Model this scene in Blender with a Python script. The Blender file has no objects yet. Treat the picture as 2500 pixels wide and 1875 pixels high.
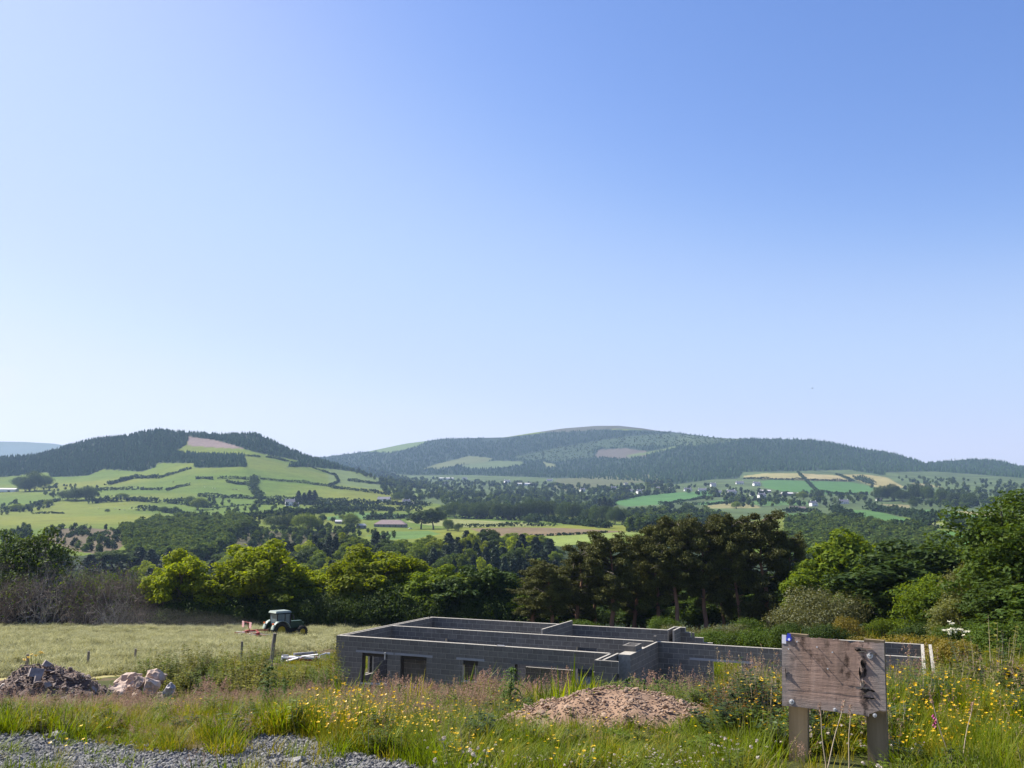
import bpy, math, random
import numpy as np
from mathutils import Vector, Matrix, noise

R = math.radians
rng = np.random.default_rng(7)
random.seed(7)
sc = bpy.context.scene
C = sc.collection

# ------------------------------------------------------------------ camera
FPX, PITCH, ROLL = 2221.0, math.atan((1265 - 937.5) / 2221.0), R(.33)
cam_data = bpy.data.cameras.new('camera')
cam_data.sensor_width = 36
cam_data.lens = FPX / 2500 * 36
cam_data.clip_start, cam_data.clip_end = .1, 40000
cam = bpy.data.objects.new('camera', cam_data)
C.objects.link(cam)
CM = Matrix.Rotation(math.pi / 2 + PITCH, 4, 'X') @ Matrix.Rotation(ROLL, 4, 'Z')
cam.matrix_world = CM
sc.camera = cam
MC = np.array(CM.to_3x3())

# ------------------------------------------------------------------ light
SUN_AZ, SUN_EL = R(-65), R(47)          # azimuth from +Y, clockwise positive
SUN = Vector((math.sin(SUN_AZ) * math.cos(SUN_EL), math.cos(SUN_AZ) * math.cos(SUN_EL), math.sin(SUN_EL)))
world = bpy.data.worlds.new('World')
sc.world = world
world.use_nodes = True
wn = world.node_tree
bg = wn.nodes['Background']
sky = wn.nodes.new('ShaderNodeTexSky')
sky.sky_type = 'NISHITA'
sky.sun_disc = False
sky.sun_elevation = SUN_EL
sky.sun_rotation = SUN_AZ
sky.altitude = 150
sky.air_density, sky.dust_density, sky.ozone_density = 1.1, .75, 2.0
tint = wn.nodes.new('ShaderNodeVectorMath')            # the camera's white balance on the sky
tint.operation = 'MULTIPLY'
tint.inputs[1].default_value = (.93, .955, 1.05)
wn.links.new(sky.outputs[0], tint.inputs[0])
# film response of the sky: the same curve for every direction
KS = .088 * 2 ** 1.1 / 2
k1 = wn.nodes.new('ShaderNodeVectorMath')
k1.operation = 'SCALE'
k1.inputs['Scale'].default_value = KS
wn.links.new(tint.outputs[0], k1.inputs[0])
cv = wn.nodes.new('ShaderNodeRGBCurve')
for _ch, _pts in enumerate((((.129, .092), (.217, .245), (.32, .325), (.42, .405), (1, .6)), ((.214, .171), (.343, .332), (.46, .385), (.52, .42), (1, .55)), ((.39, .385), (.52, .485), (.7, .495), (1, .53)))):
    c_ = cv.mapping.curves[_ch]
    c_.points[1].location = _pts[-1]
    for _p in _pts[:-1]:
        c_.points.new(*_p)
    for _p in c_.points:
        _p.handle_type = 'AUTO_CLAMPED'
cv.mapping.update()
wn.links.new(k1.outputs[0], cv.inputs['Color'])
k2 = wn.nodes.new('ShaderNodeVectorMath')
k2.operation = 'SCALE'
k2.inputs['Scale'].default_value = 1 / KS
wn.links.new(cv.outputs[0], k2.inputs[0])
# one small fair-weather cloud low on the left
tcw = wn.nodes.new('ShaderNodeTexCoord')
cd = wn.nodes.new('ShaderNodeVectorMath')
cd.operation = 'DISTANCE'
_c = CM.to_3x3() @ Vector(((12 - 1250) / FPX, (937.5 - 938) / FPX, -1)).normalized()
cd.inputs[1].default_value = _c
wn.links.new(tcw.outputs['Generated'], cd.inputs[0])
cn = wn.nodes.new('ShaderNodeTexNoise')
cn.inputs['Scale'].default_value, cn.inputs['Detail'].default_value = 70, 5
wn.links.new(tcw.outputs['Generated'], cn.inputs['Vector'])
ca = wn.nodes.new('ShaderNodeMath')
ca.operation = 'MULTIPLY_ADD'
ca.inputs[1].default_value = -.030
wn.links.new(cn.outputs[0], ca.inputs[0])
wn.links.new(cd.outputs['Value'], ca.inputs[2])
cr = wn.nodes.new('ShaderNodeMapRange')
for _i, _v in ((1, .006), (2, -.006), (3, 0), (4, .22)):
    cr.inputs[_i].default_value = _v
wn.links.new(ca.outputs[0], cr.inputs[0])
cmx = wn.nodes.new('ShaderNodeMix')
cmx.data_type = 'RGBA'
wn.links.new(cr.outputs[0], cmx.inputs[0])
wn.links.new(k2.outputs[0], cmx.inputs[6])
cmx.inputs[7].default_value = (5.0, 4.9, 5.2, 1)
wn.links.new(cmx.outputs[2], bg.inputs[0])
bg.inputs[1].default_value = .088
sl = bpy.data.lights.new('sun', 'SUN')
sl.energy, sl.angle, sl.color = 5.0, R(.53), (1, .95, .87)
sun = bpy.data.objects.new('sun', sl)
C.objects.link(sun)
sun.rotation_euler = SUN.to_track_quat('Z', 'Y').to_euler()
sun.location = (-60, 30, 80)

vs = sc.view_settings
vs.view_transform, vs.look, vs.exposure, vs.gamma = "Standard", "None", 1.1, 1
vs.use_curve_mapping = False
cy = sc.cycles
cy.max_bounces, cy.diffuse_bounces, cy.glossy_bounces = 5, 2, 2
cy.transmission_bounces, cy.transparent_max_bounces, cy.volume_bounces = 4, 8, 0
cy.use_denoising = True
cy.caustics_reflective = cy.caustics_refractive = False


# ------------------------------------------------------------------ pixel <-> world (photo pixels, 2500 x 1875)
def ray(px, py):
    px, py = np.asarray(px, float), np.asarray(py, float)
    v = np.stack([(px - 1250) / FPX, (937.5 - py) / FPX, -np.ones_like(px + py)], -1)
    return v @ MC.T


def at(px, py, Y):
    d = ray(px, py)
    return d * (np.asarray(Y, float) / d[..., 1])[..., None]


def proj(P):
    q = np.asarray(P, float) @ MC
    zz = np.where(-q[..., 2] > .05, -q[..., 2], .05)
    return 1250 + FPX * q[..., 0] / zz, 937.5 - FPX * q[..., 1] / zz


def inpoly(px, py, poly):
    res = np.zeros(np.shape(px), bool)
    n = len(poly)
    j = n - 1
    for i in range(n):
        xi, yi = poly[i]
        xj, yj = poly[j]
        if yi != yj:
            c = ((yi > py) != (yj > py)) & (px < (xj - xi) * (py - yi) / (yj - yi) + xi)
            res ^= c
        j = i
    return res


def Z1(*p): return [(x / 2.602, 1000 + y / 2.602) for x, y in p]
def Z2(*p): return [(800 + x / 2.602, 1000 + y / 2.602) for x, y in p]
def Z3(*p): return [(1650 + x / 2.602, 1000 + y / 2.602) for x, y in p]
# ------------------------------------------------------------------ materials
def _nt(name):
    m = bpy.data.materials.new(name)
    m.use_nodes = True
    t = m.node_tree
    return m, t, t.nodes, t.links, t.nodes['Principled BSDF']


def setin(n, k, v, L):
    s = n.inputs[k]
    if isinstance(v, bpy.types.NodeSocket):
        L.new(v, s)
    else:
        s.default_value = v


def node(t, typ, **kw):
    n = t.nodes.new(typ)
    props = kw.pop('props', {})
    for k, v in props.items():
        setattr(n, k, v)
    for k, v in kw.items():
        key = int(k[1:]) if k[0] == 'i' and k[1:].isdigit() else k.replace('_', ' ')
        setin(n, key, v, t.links)
    return n


def c4(c): return (c[0], c[1], c[2], 1)


def ramp(t, fac, cols, pos=None):
    n = t.nodes.new('ShaderNodeValToRGB')
    e = n.color_ramp.elements
    pos = pos or [i / (len(cols) - 1) for i in range(len(cols))]
    while len(e) < len(cols):
        e.new(.5)
    for q, c, p in zip(e, cols, pos):
        q.color, q.position = c4(c), p
    t.links.new(fac, n.inputs[0])
    return n.outputs[0]


def noisef(t, scale, detail=4, rough=.6, coord='Object', stretch=None, dist=0):
    tc = t.nodes.new('ShaderNodeTexCoord')
    v = tc.outputs[coord]
    if stretch:
        v = node(t, 'ShaderNodeMapping', Vector=v, Scale=stretch).outputs[0]
    return node(t, 'ShaderNodeTexNoise', Vector=v, Scale=scale, Detail=detail, Roughness=rough, Distortion=dist).outputs[0]


def mixc(t, fac, a, b, mode='MIX'):
    n = t.nodes.new('ShaderNodeMix')
    n.data_type, n.blend_type = 'RGBA', mode
    for k, v in ((0, fac), (6, a), (7, b)):
        if isinstance(v, tuple) and len(v) == 3:
            v = c4(v)
        setin(n, k, v, t.links)
    return n.outputs[2]


def fmath(t, op, a, b=0., c=None):
    n = t.nodes.new('ShaderNodeMath')
    n.operation = op
    setin(n, 0, a, t.links)
    setin(n, 1, b, t.links)
    if c is not None:
        setin(n, 2, c, t.links)
    return n.outputs[0]


def surf(name, cols, scale=3, rough=.85, bump=0, bscale=None, stretch=None, spec=.3, rand=0, metal=0, detail=5, pos=None, coord='Object'):
    """noise-mottled surface; rand adds a value shift for every island / object"""
    m, t, n, L, b = _nt(name)
    f = noisef(t, scale, detail, .62, coord, stretch)
    col = ramp(t, f, cols, pos or [.3 + .4 * i / max(1, len(cols) - 1) for i in range(len(cols))])
    if rand:
        g = n.new('ShaderNodeNewGeometry')
        o = n.new('ShaderNodeObjectInfo')
        r = fmath(t, 'FRACT', fmath(t, 'ADD', g.outputs['Random Per Island'], o.outputs['Random']))
        v = fmath(t, 'MULTIPLY_ADD', r, 2 * rand, 1 - rand)
        col = node(t, 'ShaderNodeVectorMath', props={'operation': 'SCALE'}, i0=col, Scale=v).outputs[0]
    L.new(col, b.inputs['Base Color'])
    b.inputs['Roughness'].default_value = rough
    b.inputs['Specular IOR Level'].default_value = spec
    b.inputs['Metallic'].default_value = metal
    if bump:
        h = noisef(t, bscale or scale * 4, 6, .65, coord, stretch)
        bp = node(t, 'ShaderNodeBump', Height=h, Strength=min(1, bump * 4), Distance=bump)
        L.new(bp.outputs[0], b.inputs['Normal'])
    return m


def leafm(name, a, b_, trans=.35, rough=.5, spec=.25, objvar=.25, tcol=None):
    """leaf: every leaf its own tint between a and b_, light passes through"""
    m, t, n, L, b = _nt(name)
    g = n.new('ShaderNodeNewGeometry')
    o = n.new('ShaderNodeObjectInfo')
    col = mixc(t, g.outputs['Random Per Island'], a, b_)
    v = fmath(t, 'MULTIPLY_ADD', o.outputs['Random'], 2 * objvar, 1 - objvar)
    col = node(t, 'ShaderNodeVectorMath', props={'operation': 'SCALE'}, i0=col, Scale=v).outputs[0]
    L.new(col, b.inputs['Base Color'])
    b.inputs['Roughness'].default_value = rough
    b.inputs['Specular IOR Level'].default_value = spec
    tr = n.new('ShaderNodeBsdfTranslucent')
    tc = mixc(t, 1., col, tcol or (1.5, 1.35, .5), 'MULTIPLY')
    L.new(tc, tr.inputs[0])
    mx = node(t, 'ShaderNodeMixShader', Fac=trans, i1=b.outputs[0], i2=tr.outputs[0])
    L.new(mx.outputs[0], n['Material Output'].inputs[0])
    return m


def plain(name, c, rough=.6, spec=.4, metal=0, **k):
    return surf(name, [tuple(x * .86 for x in c), c, tuple(min(1, x * 1.1) for x in c)], k.pop('scale', 6), rough, spec=spec, metal=metal, **k)


# ------------------------------------------------------------------ meshes
class MB:
    def __init__(self):
        self.V, self.F, self.n = [], [], 0

    def add(self, V, F, m=0):
        V = np.asarray(V, np.float32).reshape(-1, 3)
        F = np.asarray(F, np.int64)
        self.V.append(V)
        self.F.append((F + self.n, m))
        self.n += len(V)
        return self

    def mesh(self, name, mats, smooth=False):
        me = bpy.data.meshes.new(name)
        V = np.concatenate(self.V)
        me.vertices.add(len(V))
        me.vertices.foreach_set('co', V.ravel())
        tot = np.concatenate([np.full(len(f), f.shape[1]) for f, m in self.F])
        mi = np.concatenate([np.full(len(f), m) for f, m in self.F])
        loops = np.concatenate([f.ravel() for f, m in self.F])
        me.loops.add(len(loops))
        me.loops.foreach_set('vertex_index', loops.astype(np.int32))
        me.polygons.add(len(tot))
        st = np.zeros(len(tot), np.int32)
        st[1:] = np.cumsum(tot)[:-1]
        me.polygons.foreach_set('loop_start', st)
        me.polygons.foreach_set('material_index', mi.astype(np.int32))
        me.polygons.foreach_set('use_smooth', np.full(len(tot), smooth))
        me.update(calc_edges=True)
        for q in (mats if isinstance(mats, (list, tuple)) else [mats]):
            me.materials.append(q)
        return me

    def obj(self, name, mats, parent=None, smooth=False, loc=None):
        return link(name, self.mesh(name, mats, smooth), parent, loc)


def link(name, me, parent=None, loc=None, rot=None, scale=None):
    o = bpy.data.objects.new(name, me)
    C.objects.link(o)
    if parent is not None:
        o.parent = parent
    if loc is not None:
        o.location = loc
    if rot is not None:
        o.rotation_euler = rot
    if scale is not None:
        o.scale = scale if hasattr(scale, '__len__') else (scale,) * 3
    return o


def tag(o, label=None, cat=None, group=None, kind=None):
    if label: o['label'] = label
    if cat: o['category'] = cat
    if group: o['group'] = group
    if kind: o['kind'] = kind
    return o


def thing(name, label, cat, loc=(0, 0, 0), rz=0, group=None, scale=None):
    o = link(name, None, None, loc, (0, 0, rz), scale)
    return tag(o, label, cat, group)


def dup(root, name=None, loc=None, rz=0, scale=None, label=None, group=None):
    r = root.copy()
    C.objects.link(r)
    if loc is not None: r.location = loc
    r.rotation_euler = (0, 0, rz)
    if scale is not None: r.scale = scale if hasattr(scale, '__len__') else (scale,) * 3
    if label: r['label'] = label
    if group: r['group'] = group
    for ch in list(root.children):
        c = ch.copy()
        C.objects.link(c)
        c.parent = r
        for g in list(ch.children):
            d = g.copy()
            C.objects.link(d)
            d.parent = c
    return r


BOXF = np.array([[0, 3, 2, 1], [4, 5, 6, 7], [0, 1, 5, 4], [1, 2, 6, 5], [2, 3, 7, 6], [3, 0, 4, 7]])


def box(c, s, rz=0, rx=0, ry=0, taper=1):
    x, y, z = np.asarray(s, float) / 2
    v = np.array([[-x, -y, -z], [x, -y, -z], [x, y, -z], [-x, y, -z], [-x * taper, -y * taper, z], [x * taper, -y * taper, z], [x * taper, y * taper, z], [-x * taper, y * taper, z]])
    if rz or rx or ry:
        v = v @ np.array(Matrix.Rotation(rz, 3, 'Z') @ Matrix.Rotation(ry, 3, 'Y') @ Matrix.Rotation(rx, 3, 'X')).T
    return v + np.asarray(c, float), BOXF


def tube(P, r, sides=6, cap=True):
    P = np.asarray(P, float)
    n = len(P)
    r = np.broadcast_to(np.asarray(r, float), (n,))
    T = np.gradient(P, axis=0)
    T /= np.linalg.norm(T, axis=1)[:, None] + 1e-9
    up = np.where(np.abs(T[:, 2:3]) > .9, np.array([[1., 0, 0]]), np.array([[0, 0, 1.]]))
    A = np.cross(T, up)
    A /= np.linalg.norm(A, axis=1)[:, None] + 1e-9
    for i in range(1, n):                       # keep frames from flipping
        if A[i] @ A[i - 1] < 0:
            A[i] = -A[i]
    B = np.cross(T, A)
    a = np.arange(sides) / sides * 2 * math.pi
    V = P[:, None] + r[:, None, None] * (np.cos(a)[None, :, None] * A[:, None] + np.sin(a)[None, :, None] * B[:, None])
    V = V.reshape(-1, 3)
    i = np.arange(n - 1)[:, None] * sides
    k = np.arange(sides)[None]
    F = np.stack([i + k, i + (k + 1) % sides, i + sides + (k + 1) % sides, i + sides + k], -1).reshape(-1, 4)
    if cap and sides == 4:
        F = np.concatenate([F, [[3, 2, 1, 0]], [np.arange(4) + (n - 1) * 4]])
    elif cap:
        V = np.concatenate([V, P[:1], P[-1:]])
        c0, c1 = n * sides, n * sides + 1
        o = (n - 1) * sides
        F2 = [[c0, (j + 1) % sides, j, j] for j in range(sides)] + [[c1, o + j, o + (j + 1) % sides, o + (j + 1) % sides] for j in range(sides)]
        return V, F, np.array(F2)[:, :3]
    return V, F, None


def add_tube(mb, P, r, sides=6, m=0, cap=True):
    V, F, F2 = tube(P, r, sides, cap)
    mb.add(V, F, m)
    if F2 is not None:
        off = mb.n - len(V)
        mb.F.append((F2 + off, m))
    return mb


def lathe(prof, sides=20, axis='Z'):
    """prof: list of (radius, height) -> V, F"""
    a = np.arange(sides) / sides * 2 * math.pi
    V = np.array([[r * math.cos(t), r * math.sin(t), h] for r, h in prof for t in a])
    n = len(prof)
    i = np.arange(n - 1)[:, None] * sides
    k = np.arange(sides)[None]
    F = np.stack([i + k, i + (k + 1) % sides, i + sides + (k + 1) % sides, i + sides + k], -1).reshape(-1, 4)
    if axis == 'X': V = V[:, [2, 0, 1]]
    if axis == 'Y': V = V[:, [0, 2, 1]][:, :]
    return V, F


def unit(v):
    return v / (np.linalg.norm(v, axis=-1, keepdims=True) + 1e-9)


def leaves(P, Nrm, size, aspect=.62, jit=.7, r=rng):
    """rhombic leaf faces at P facing about Nrm"""
    n = len(P)
    N_ = unit(Nrm + jit * r.normal(size=(n, 3)))
    T = unit(np.cross(N_, r.normal(size=(n, 3))))
    B = np.cross(N_, T)
    s = np.broadcast_to(np.asarray(size, float), (n,)) * r.uniform(.65, 1.3, n)
    a, b = (T * s[:, None] * .6), (B * s[:, None] * .6 * aspect)
    c = N_ * s[:, None] * .12
    V = np.stack([P - a, P - b * .9 + c, P + a, P + b * .9 + c], 1).reshape(-1, 3)
    F = np.arange(4 * n).reshape(-1, 4)
    return V, F


def blades(n, rad, h, w, bend=.5, seg=3, r=rng, lean=None, base=None):
    a = r.uniform(0, 2 * math.pi, n)
    q = rad * np.sqrt(r.uniform(0, 1, n))
    b0 = np.stack([q * np.cos(a), q * np.sin(a), np.zeros(n)], -1) if base is None else base
    az = a + r.normal(0, .9, n) if lean is None else lean + r.normal(0, .7, n)
    hh = r.uniform(h[0], h[1], n)
    bd = bend * r.uniform(.2, 1.3, n)
    D = np.stack([np.cos(az), np.sin(az), np.zeros(n)], -1)
    S = np.stack([-np.sin(az + r.normal(0, .5, n)), np.cos(az), np.zeros(n)], -1)
    ww = w * r.uniform(.6, 1.3, n)
    V = np.zeros((n, seg + 1, 2, 3))
    for k in range(seg + 1):
        t = k / seg
        c = b0 + D * (hh * bd * t ** 1.8)[:, None] + np.array([0, 0, 1.]) * (hh * (t - .32 * bd * t * t))[:, None]
        wd = (ww * (1 - t ** 1.5) * .5 + ww * .04)[:, None]
        V[:, k, 0], V[:, k, 1] = c - S * wd, c + S * wd
    b = (np.arange(n) * (seg + 1) * 2)[:, None]
    k = np.arange(seg)[None] * 2
    F = np.stack([b + k, b + k + 1, b + k + 3, b + k + 2], -1).reshape(-1, 4)
    tips = V[:, seg].mean(1)
    return V.reshape(-1, 3), F, tips


_t = (1 + 5 ** .5) / 2
ICOV = unit(np.array([[-1, _t, 0], [1, _t, 0], [-1, -_t, 0], [1, -_t, 0], [0, -1, _t], [0, 1, _t], [0, -1, -_t], [0, 1, -_t], [_t, 0, -1], [_t, 0, 1], [-_t, 0, -1], [-_t, 0, 1]]))
ICOF = np.array([[0, 11, 5], [0, 5, 1], [0, 1, 7], [0, 7, 10], [0, 10, 11], [1, 5, 9], [5, 11, 4], [11, 10, 2], [10, 7, 6], [7, 1, 8], [3, 9, 4], [3, 4, 2], [3, 2, 6], [3, 6, 8], [3, 8, 9], [4, 9, 5], [2, 4, 11], [6, 2, 10], [8, 6, 7], [9, 8, 1]])


def icosub(V, F):
    V = list(map(tuple, V))
    cache = {}

    def mid(a, b):
        k = (min(a, b), max(a, b))
        if k not in cache:
            p = (np.array(V[a]) + np.array(V[b]))
            p /= np.linalg.norm(p)
            cache[k] = len(V)
            V.append(tuple(p))
        return cache[k]
    G = []
    for a, b, c in F:
        x, y, z = mid(a, b), mid(b, c), mid(c, a)
        G += [[a, x, z], [b, y, x], [c, z, y], [x, y, z]]
    return np.array(V), np.array(G)


ICO1 = icosub(ICOV, ICOF)
ICO2 = icosub(*ICO1)


def rock(sz, seed, rough=.25, sub=1, cuts=5):
    """angular stone: sphere clipped by random planes"""
    q = np.random.default_rng(seed)
    V, F = (ICOV.copy(), ICOF) if sub == 0 else ((ICO1[0].copy(), ICO1[1]) if sub == 1 else (ICO2[0].copy(), ICO2[1]))
    for i in range(cuts):
        nrm = unit(q.normal(size=3))
        d = q.uniform(.45, .8)
        k = V @ nrm - d
        V = V - np.maximum(k, 0)[:, None] * nrm
    V = V * (1 + q.normal(0, rough * .25, (len(V), 1)))
    return V * np.asarray(sz) / 1.5, F


# ------------------------------------------------------------------ instanced stuff (grass, gravel, far woods)
VARCOUNT = [0]


def scatter(name, P, S, rot, idx, variants, label, cat, mat, group=None, rz_tilt=0):
    """uncountable stuff: the variants' meshes set on points by a geometry-node tree"""
    n = len(P)
    me = bpy.data.meshes.new(name)
    me.vertices.add(n)
    me.vertices.foreach_set('co', np.asarray(P, np.float32).ravel())
    for nm, typ, val in (('scl', 'FLOAT_VECTOR', S), ('rot', 'FLOAT_VECTOR', rot), ('idx', 'INT', idx)):
        at_ = me.attributes.new(nm, typ, 'POINT')
        if typ == 'INT':
            at_.data.foreach_set('value', np.asarray(val, np.int32))
        else:
            at_.data.foreach_set('vector', np.asarray(val, np.float32).ravel())
    me.materials.append(mat)
    o = link(name, me)
    col = bpy.data.collections.new(name + '_kinds')
    for i, v in enumerate(variants):
        ob = bpy.data.objects.new('%s_kind_%02d' % (name, i), v)
        col.objects.link(ob)
    g = bpy.data.node_groups.new(name + '_set', 'GeometryNodeTree')
    g.interface.new_socket('Geometry', in_out='INPUT', socket_type='NodeSocketGeometry')
    g.interface.new_socket('Geometry', in_out='OUTPUT', socket_type='NodeSocketGeometry')
    gi, go = g.nodes.new('NodeGroupInput'), g.nodes.new('NodeGroupOutput')
    ci = g.nodes.new('GeometryNodeCollectionInfo')
    ci.inputs[0].default_value = col
    ci.inputs['Separate Children'].default_value = True
    ci.inputs['Reset Children'].default_value = True
    ip = g.nodes.new('GeometryNodeInstanceOnPoints')

    def attr(nm, t):
        a = g.nodes.new('GeometryNodeInputNamedAttribute')
        a.data_type = t
        a.inputs[0].default_value = nm
        return a.outputs[0]
    e2r = g.nodes.new('FunctionNodeEulerToRotation')
    g.links.new(attr('rot', 'FLOAT_VECTOR'), e2r.inputs[0])
    g.links.new(gi.outputs[0], ip.inputs['Points'])
    g.links.new(ci.outputs[0], ip.inputs['Instance'])
    ip.inputs['Pick Instance'].default_value = True
    g.links.new(attr('idx', 'INT'), ip.inputs['Instance Index'])
    g.links.new(e2r.outputs[0], ip.inputs['Rotation'])
    g.links.new(attr('scl', 'FLOAT_VECTOR'), ip.inputs['Scale'])
    g.links.new(ip.outputs[0], go.inputs[0])
    md = o.modifiers.new('set', 'NODES')
    md.node_group = g
    return tag(o, label, cat, group, 'stuff')
# ------------------------------------------------------------------ the lie of the land
HOUSE_A = at(821, 1551, 42.72)
HOUSE_Z = -5.33                          # wall head
FLOOR_Z = HOUSE_Z - 11 * .225
HANG = R(-23.6)
EX = np.array([math.cos(HANG), math.sin(HANG), 0])
EY = np.array([-EX[1], EX[0], 0])


def vnoise(x, y, s, seed=0):
    """cheap smooth value noise"""
    x, y = np.asarray(x) / s + seed * 17.3, np.asarray(y) / s + seed * 7.7
    xi, yi = np.floor(x), np.floor(y)
    fx, fy = x - xi, y - yi
    fx, fy = fx * fx * (3 - 2 * fx), fy * fy * (3 - 2 * fy)

    def h(a, b):
        q = np.sin(a * 127.1 + b * 311.7 + seed * 13.7) * 43758.5453
        return q - np.floor(q)
    return (h(xi, yi) * (1 - fx) + h(xi + 1, yi) * fx) * (1 - fy) + (h(xi, yi + 1) * (1 - fx) + h(xi + 1, yi + 1) * fx) * fy - .5


NY = [-14, 0, 5, 8, 12, 20, 30, 38, 44, 48, 70, 104, 131, 152]
NZ = [-1.6, -1.62, -1.64, -1.78, -2.45, -4.05, -6.0, -7.3, -7.8, -8.0, -10.05, -13.25, -15.3, -18.2]


def near_z(x, y):
    z = np.interp(y, NY, NZ)
    z = z + .22 * vnoise(x, y, 3.1, 1) * np.clip((y - 4) / 6, 0, 1) + .06 * vnoise(x, y, .9, 2)
    z = z + np.clip(x - 9, 0, 14) * .06 * np.clip((y - 8) / 10, 0, 1) * np.clip((60 - y) / 20, 0, 1)
    hay = np.clip((y - 50) / 3, 0, 1) * np.clip((130 - y) / 2, 0, 1) * np.clip((-9 - x) / 4, 0, 1)
    z = z + hay * (.22 * vnoise(x, y, 1.5, 21) + .16 * vnoise(x, y, .7, 22) + .12 * np.sin(y * 1.1 + .25 * x))
    dx, dy = x - HOUSE_A[0], y - HOUSE_A[1]
    s, t = dx * EX[0] + dy * EX[1], dx * EY[0] + dy * EY[1]
    d = np.maximum(np.maximum(-1.5 - s, s - 25.6), np.maximum(-3.0 - t, t - 10.3))
    k = np.clip(1 - d / 3.2, 0, 1)
    k = k * k * (3 - 2 * k)
    return z * (1 - k) + (FLOOR_Z + .02 + .05 * vnoise(x, y, 1.3, 4)) * k


FARN = [
    (600, [(-600, 1400), (0, 1390), (300, 1395), (560, 1400), (800, 1385), (1000, 1372), (1300, 1345), (1500, 1340), (1900, 1375), (2200, 1390), (2500, 1380), (3200, 1380)]),
    (800, [(-600, 1320), (0, 1318), (300, 1310), (560, 1318), (700, 1330), (900, 1318), (1050, 1312), (1300, 1311), (1450, 1302), (1600, 1305), (1950, 1330), (2200, 1345), (2330, 1335), (2500, 1322), (3200, 1322)]),
    (1000, [(-600, 1285), (0, 1285), (300, 1280), (500, 1278), (700, 1272), (900, 1287), (1050, 1290), (1200, 1280), (1450, 1288), (1600, 1290), (1900, 1295), (2100, 1290), (2300, 1285), (2500, 1280), (3200, 1280)]),
    (1300, [(-600, 1260), (0, 1262), (300, 1250), (500, 1258), (700, 1240), (900, 1258), (1050, 1265), (1200, 1262), (1450, 1268), (1600, 1262), (1900, 1262), (2100, 1262), (2300, 1262), (2500, 1258), (3200, 1258)]),
    (1700, [(-600, 1220), (0, 1220), (300, 1205), (500, 1205), (700, 1215), (850, 1218), (1000, 1232), (1200, 1232), (1450, 1238), (1600, 1235), (1900, 1235), (2100, 1235), (2500, 1232), (3200, 1232)]),
    (2200, [(-600, 1180), (0, 1170), (200, 1160), (300, 1150), (450, 1128), (600, 1115), (700, 1138), (800, 1162), (900, 1182), (1000, 1205), (1200, 1212), (1450, 1212), (1700, 1206), (1900, 1200), (2100, 1208), (2500, 1205), (3200, 1205)]),
    (2700, [(-600, 1140), (-300, 1130), (0, 1119), (100, 1110), (154, 1093), (230, 1073), (307, 1067), (346, 1057), (396, 1050), (423, 1056), (461, 1058), (538, 1063), (622, 1061), (653, 1073), (692, 1093), (730, 1108), (769, 1122), (845, 1145), (900, 1160), (954, 1173), (1030, 1186), (1200, 1195), (1450, 1193), (1650, 1185), (1900, 1178), (2100, 1186), (2300, 1183), (2500, 1180), (3200, 1180)]),
    (3200, [(-600, 1190), (0, 1150), (400, 1110), (600, 1110), (800, 1165), (950, 1178), (1200, 1180), (1450, 1175), (1650, 1165), (1900, 1152), (2000, 1153), (2200, 1160), (2300, 1165), (2500, 1165), (3200, 1170)]),
    (3900, [(-600, 1200), (0, 1180), (400, 1150), (700, 1150), (800, 1160), (950, 1160), (1200, 1155), (1450, 1150), (1650, 1120), (1800, 1107), (2000, 1112), (2200, 1132), (2300, 1142), (2500, 1147), (3200, 1180)]),
    (4500, [(-600, 1200), (0, 1190), (700, 1160), (800, 1150), (950, 1130), (1200, 1125), (1450, 1115), (1600, 1085), (1700, 1070), (1842, 1071), (1919, 1073), (1977, 1075), (2034, 1083), (2111, 1098), (2188, 1110), (2257, 1132), (2303, 1128), (2380, 1122), (2438, 1126), (2476, 1135), (2500, 1144), (2700, 1185), (3200, 1215)]),
    (5600, [(-600, 1200), (0, 1190), (600, 1160), (700, 1135), (800, 1116), (896, 1105), (992, 1085), (1088, 1073), (1230, 1070), (1300, 1059), (1376, 1048), (1453, 1042), (1511, 1042), (1569, 1049), (1607, 1056), (1650, 1061), (1750, 1080), (1900, 1100), (2200, 1150), (2500, 1170), (3200, 1200)]),
    (6600, [(-600, 1205), (0, 1195), (800, 1150), (1300, 1110), (1500, 1100), (1900, 1140), (3200, 1210)]),
    (9500, [(-600, 1070), (0, 1080), (60, 1081), (130, 1085), (200, 1096), (400, 1150), (900, 1190), (3200, 1210)]),
    (11000, [(-600, 1150), (400, 1200), (3200, 1225)]),
]
FYN = np.array([152., 200, 290, 380, 480] + [a for a, b in FARN])
_us = np.linspace(-1.05, 1.05, 526)
_TAB = np.zeros((len(FYN), len(_us)))
for _i, _z in enumerate((-18.2, -27, -44, -49, -43)):
    _TAB[_i] = _z
for _i, (_Y, _pts) in enumerate(FARN):
    _q = at([p[0] for p in _pts], [p[1] for p in _pts], float(_Y))
    _TAB[_i + 5] = np.interp(_us, _q[:, 0] / _Y, _q[:, 2])
_k = np.exp(-np.linspace(-2, 2, 9) ** 2)
_k /= _k.sum()
for _i in range(5, 11):
    _TAB[_i] = np.convolve(np.pad(_TAB[_i], 4, 'edge'), _k, 'valid')
# monotone cubic slopes along the distance
_h = np.diff(FYN)[:, None]
_d = np.diff(_TAB, axis=0) / _h
_m = np.zeros_like(_TAB)
_w1, _w2 = 2 * _h[1:] + _h[:-1], _h[1:] + 2 * _h[:-1]
_ok = _d[1:] * _d[:-1] > 0
_m[1:-1] = np.where(_ok, (_w1 + _w2) / (_w1 / np.where(_d[:-1] == 0, 1e-9, _d[:-1]) + _w2 / np.where(_d[1:] == 0, 1e-9, _d[1:])), 0)
_m[0], _m[-1] = _d[0], _d[-1]


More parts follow.
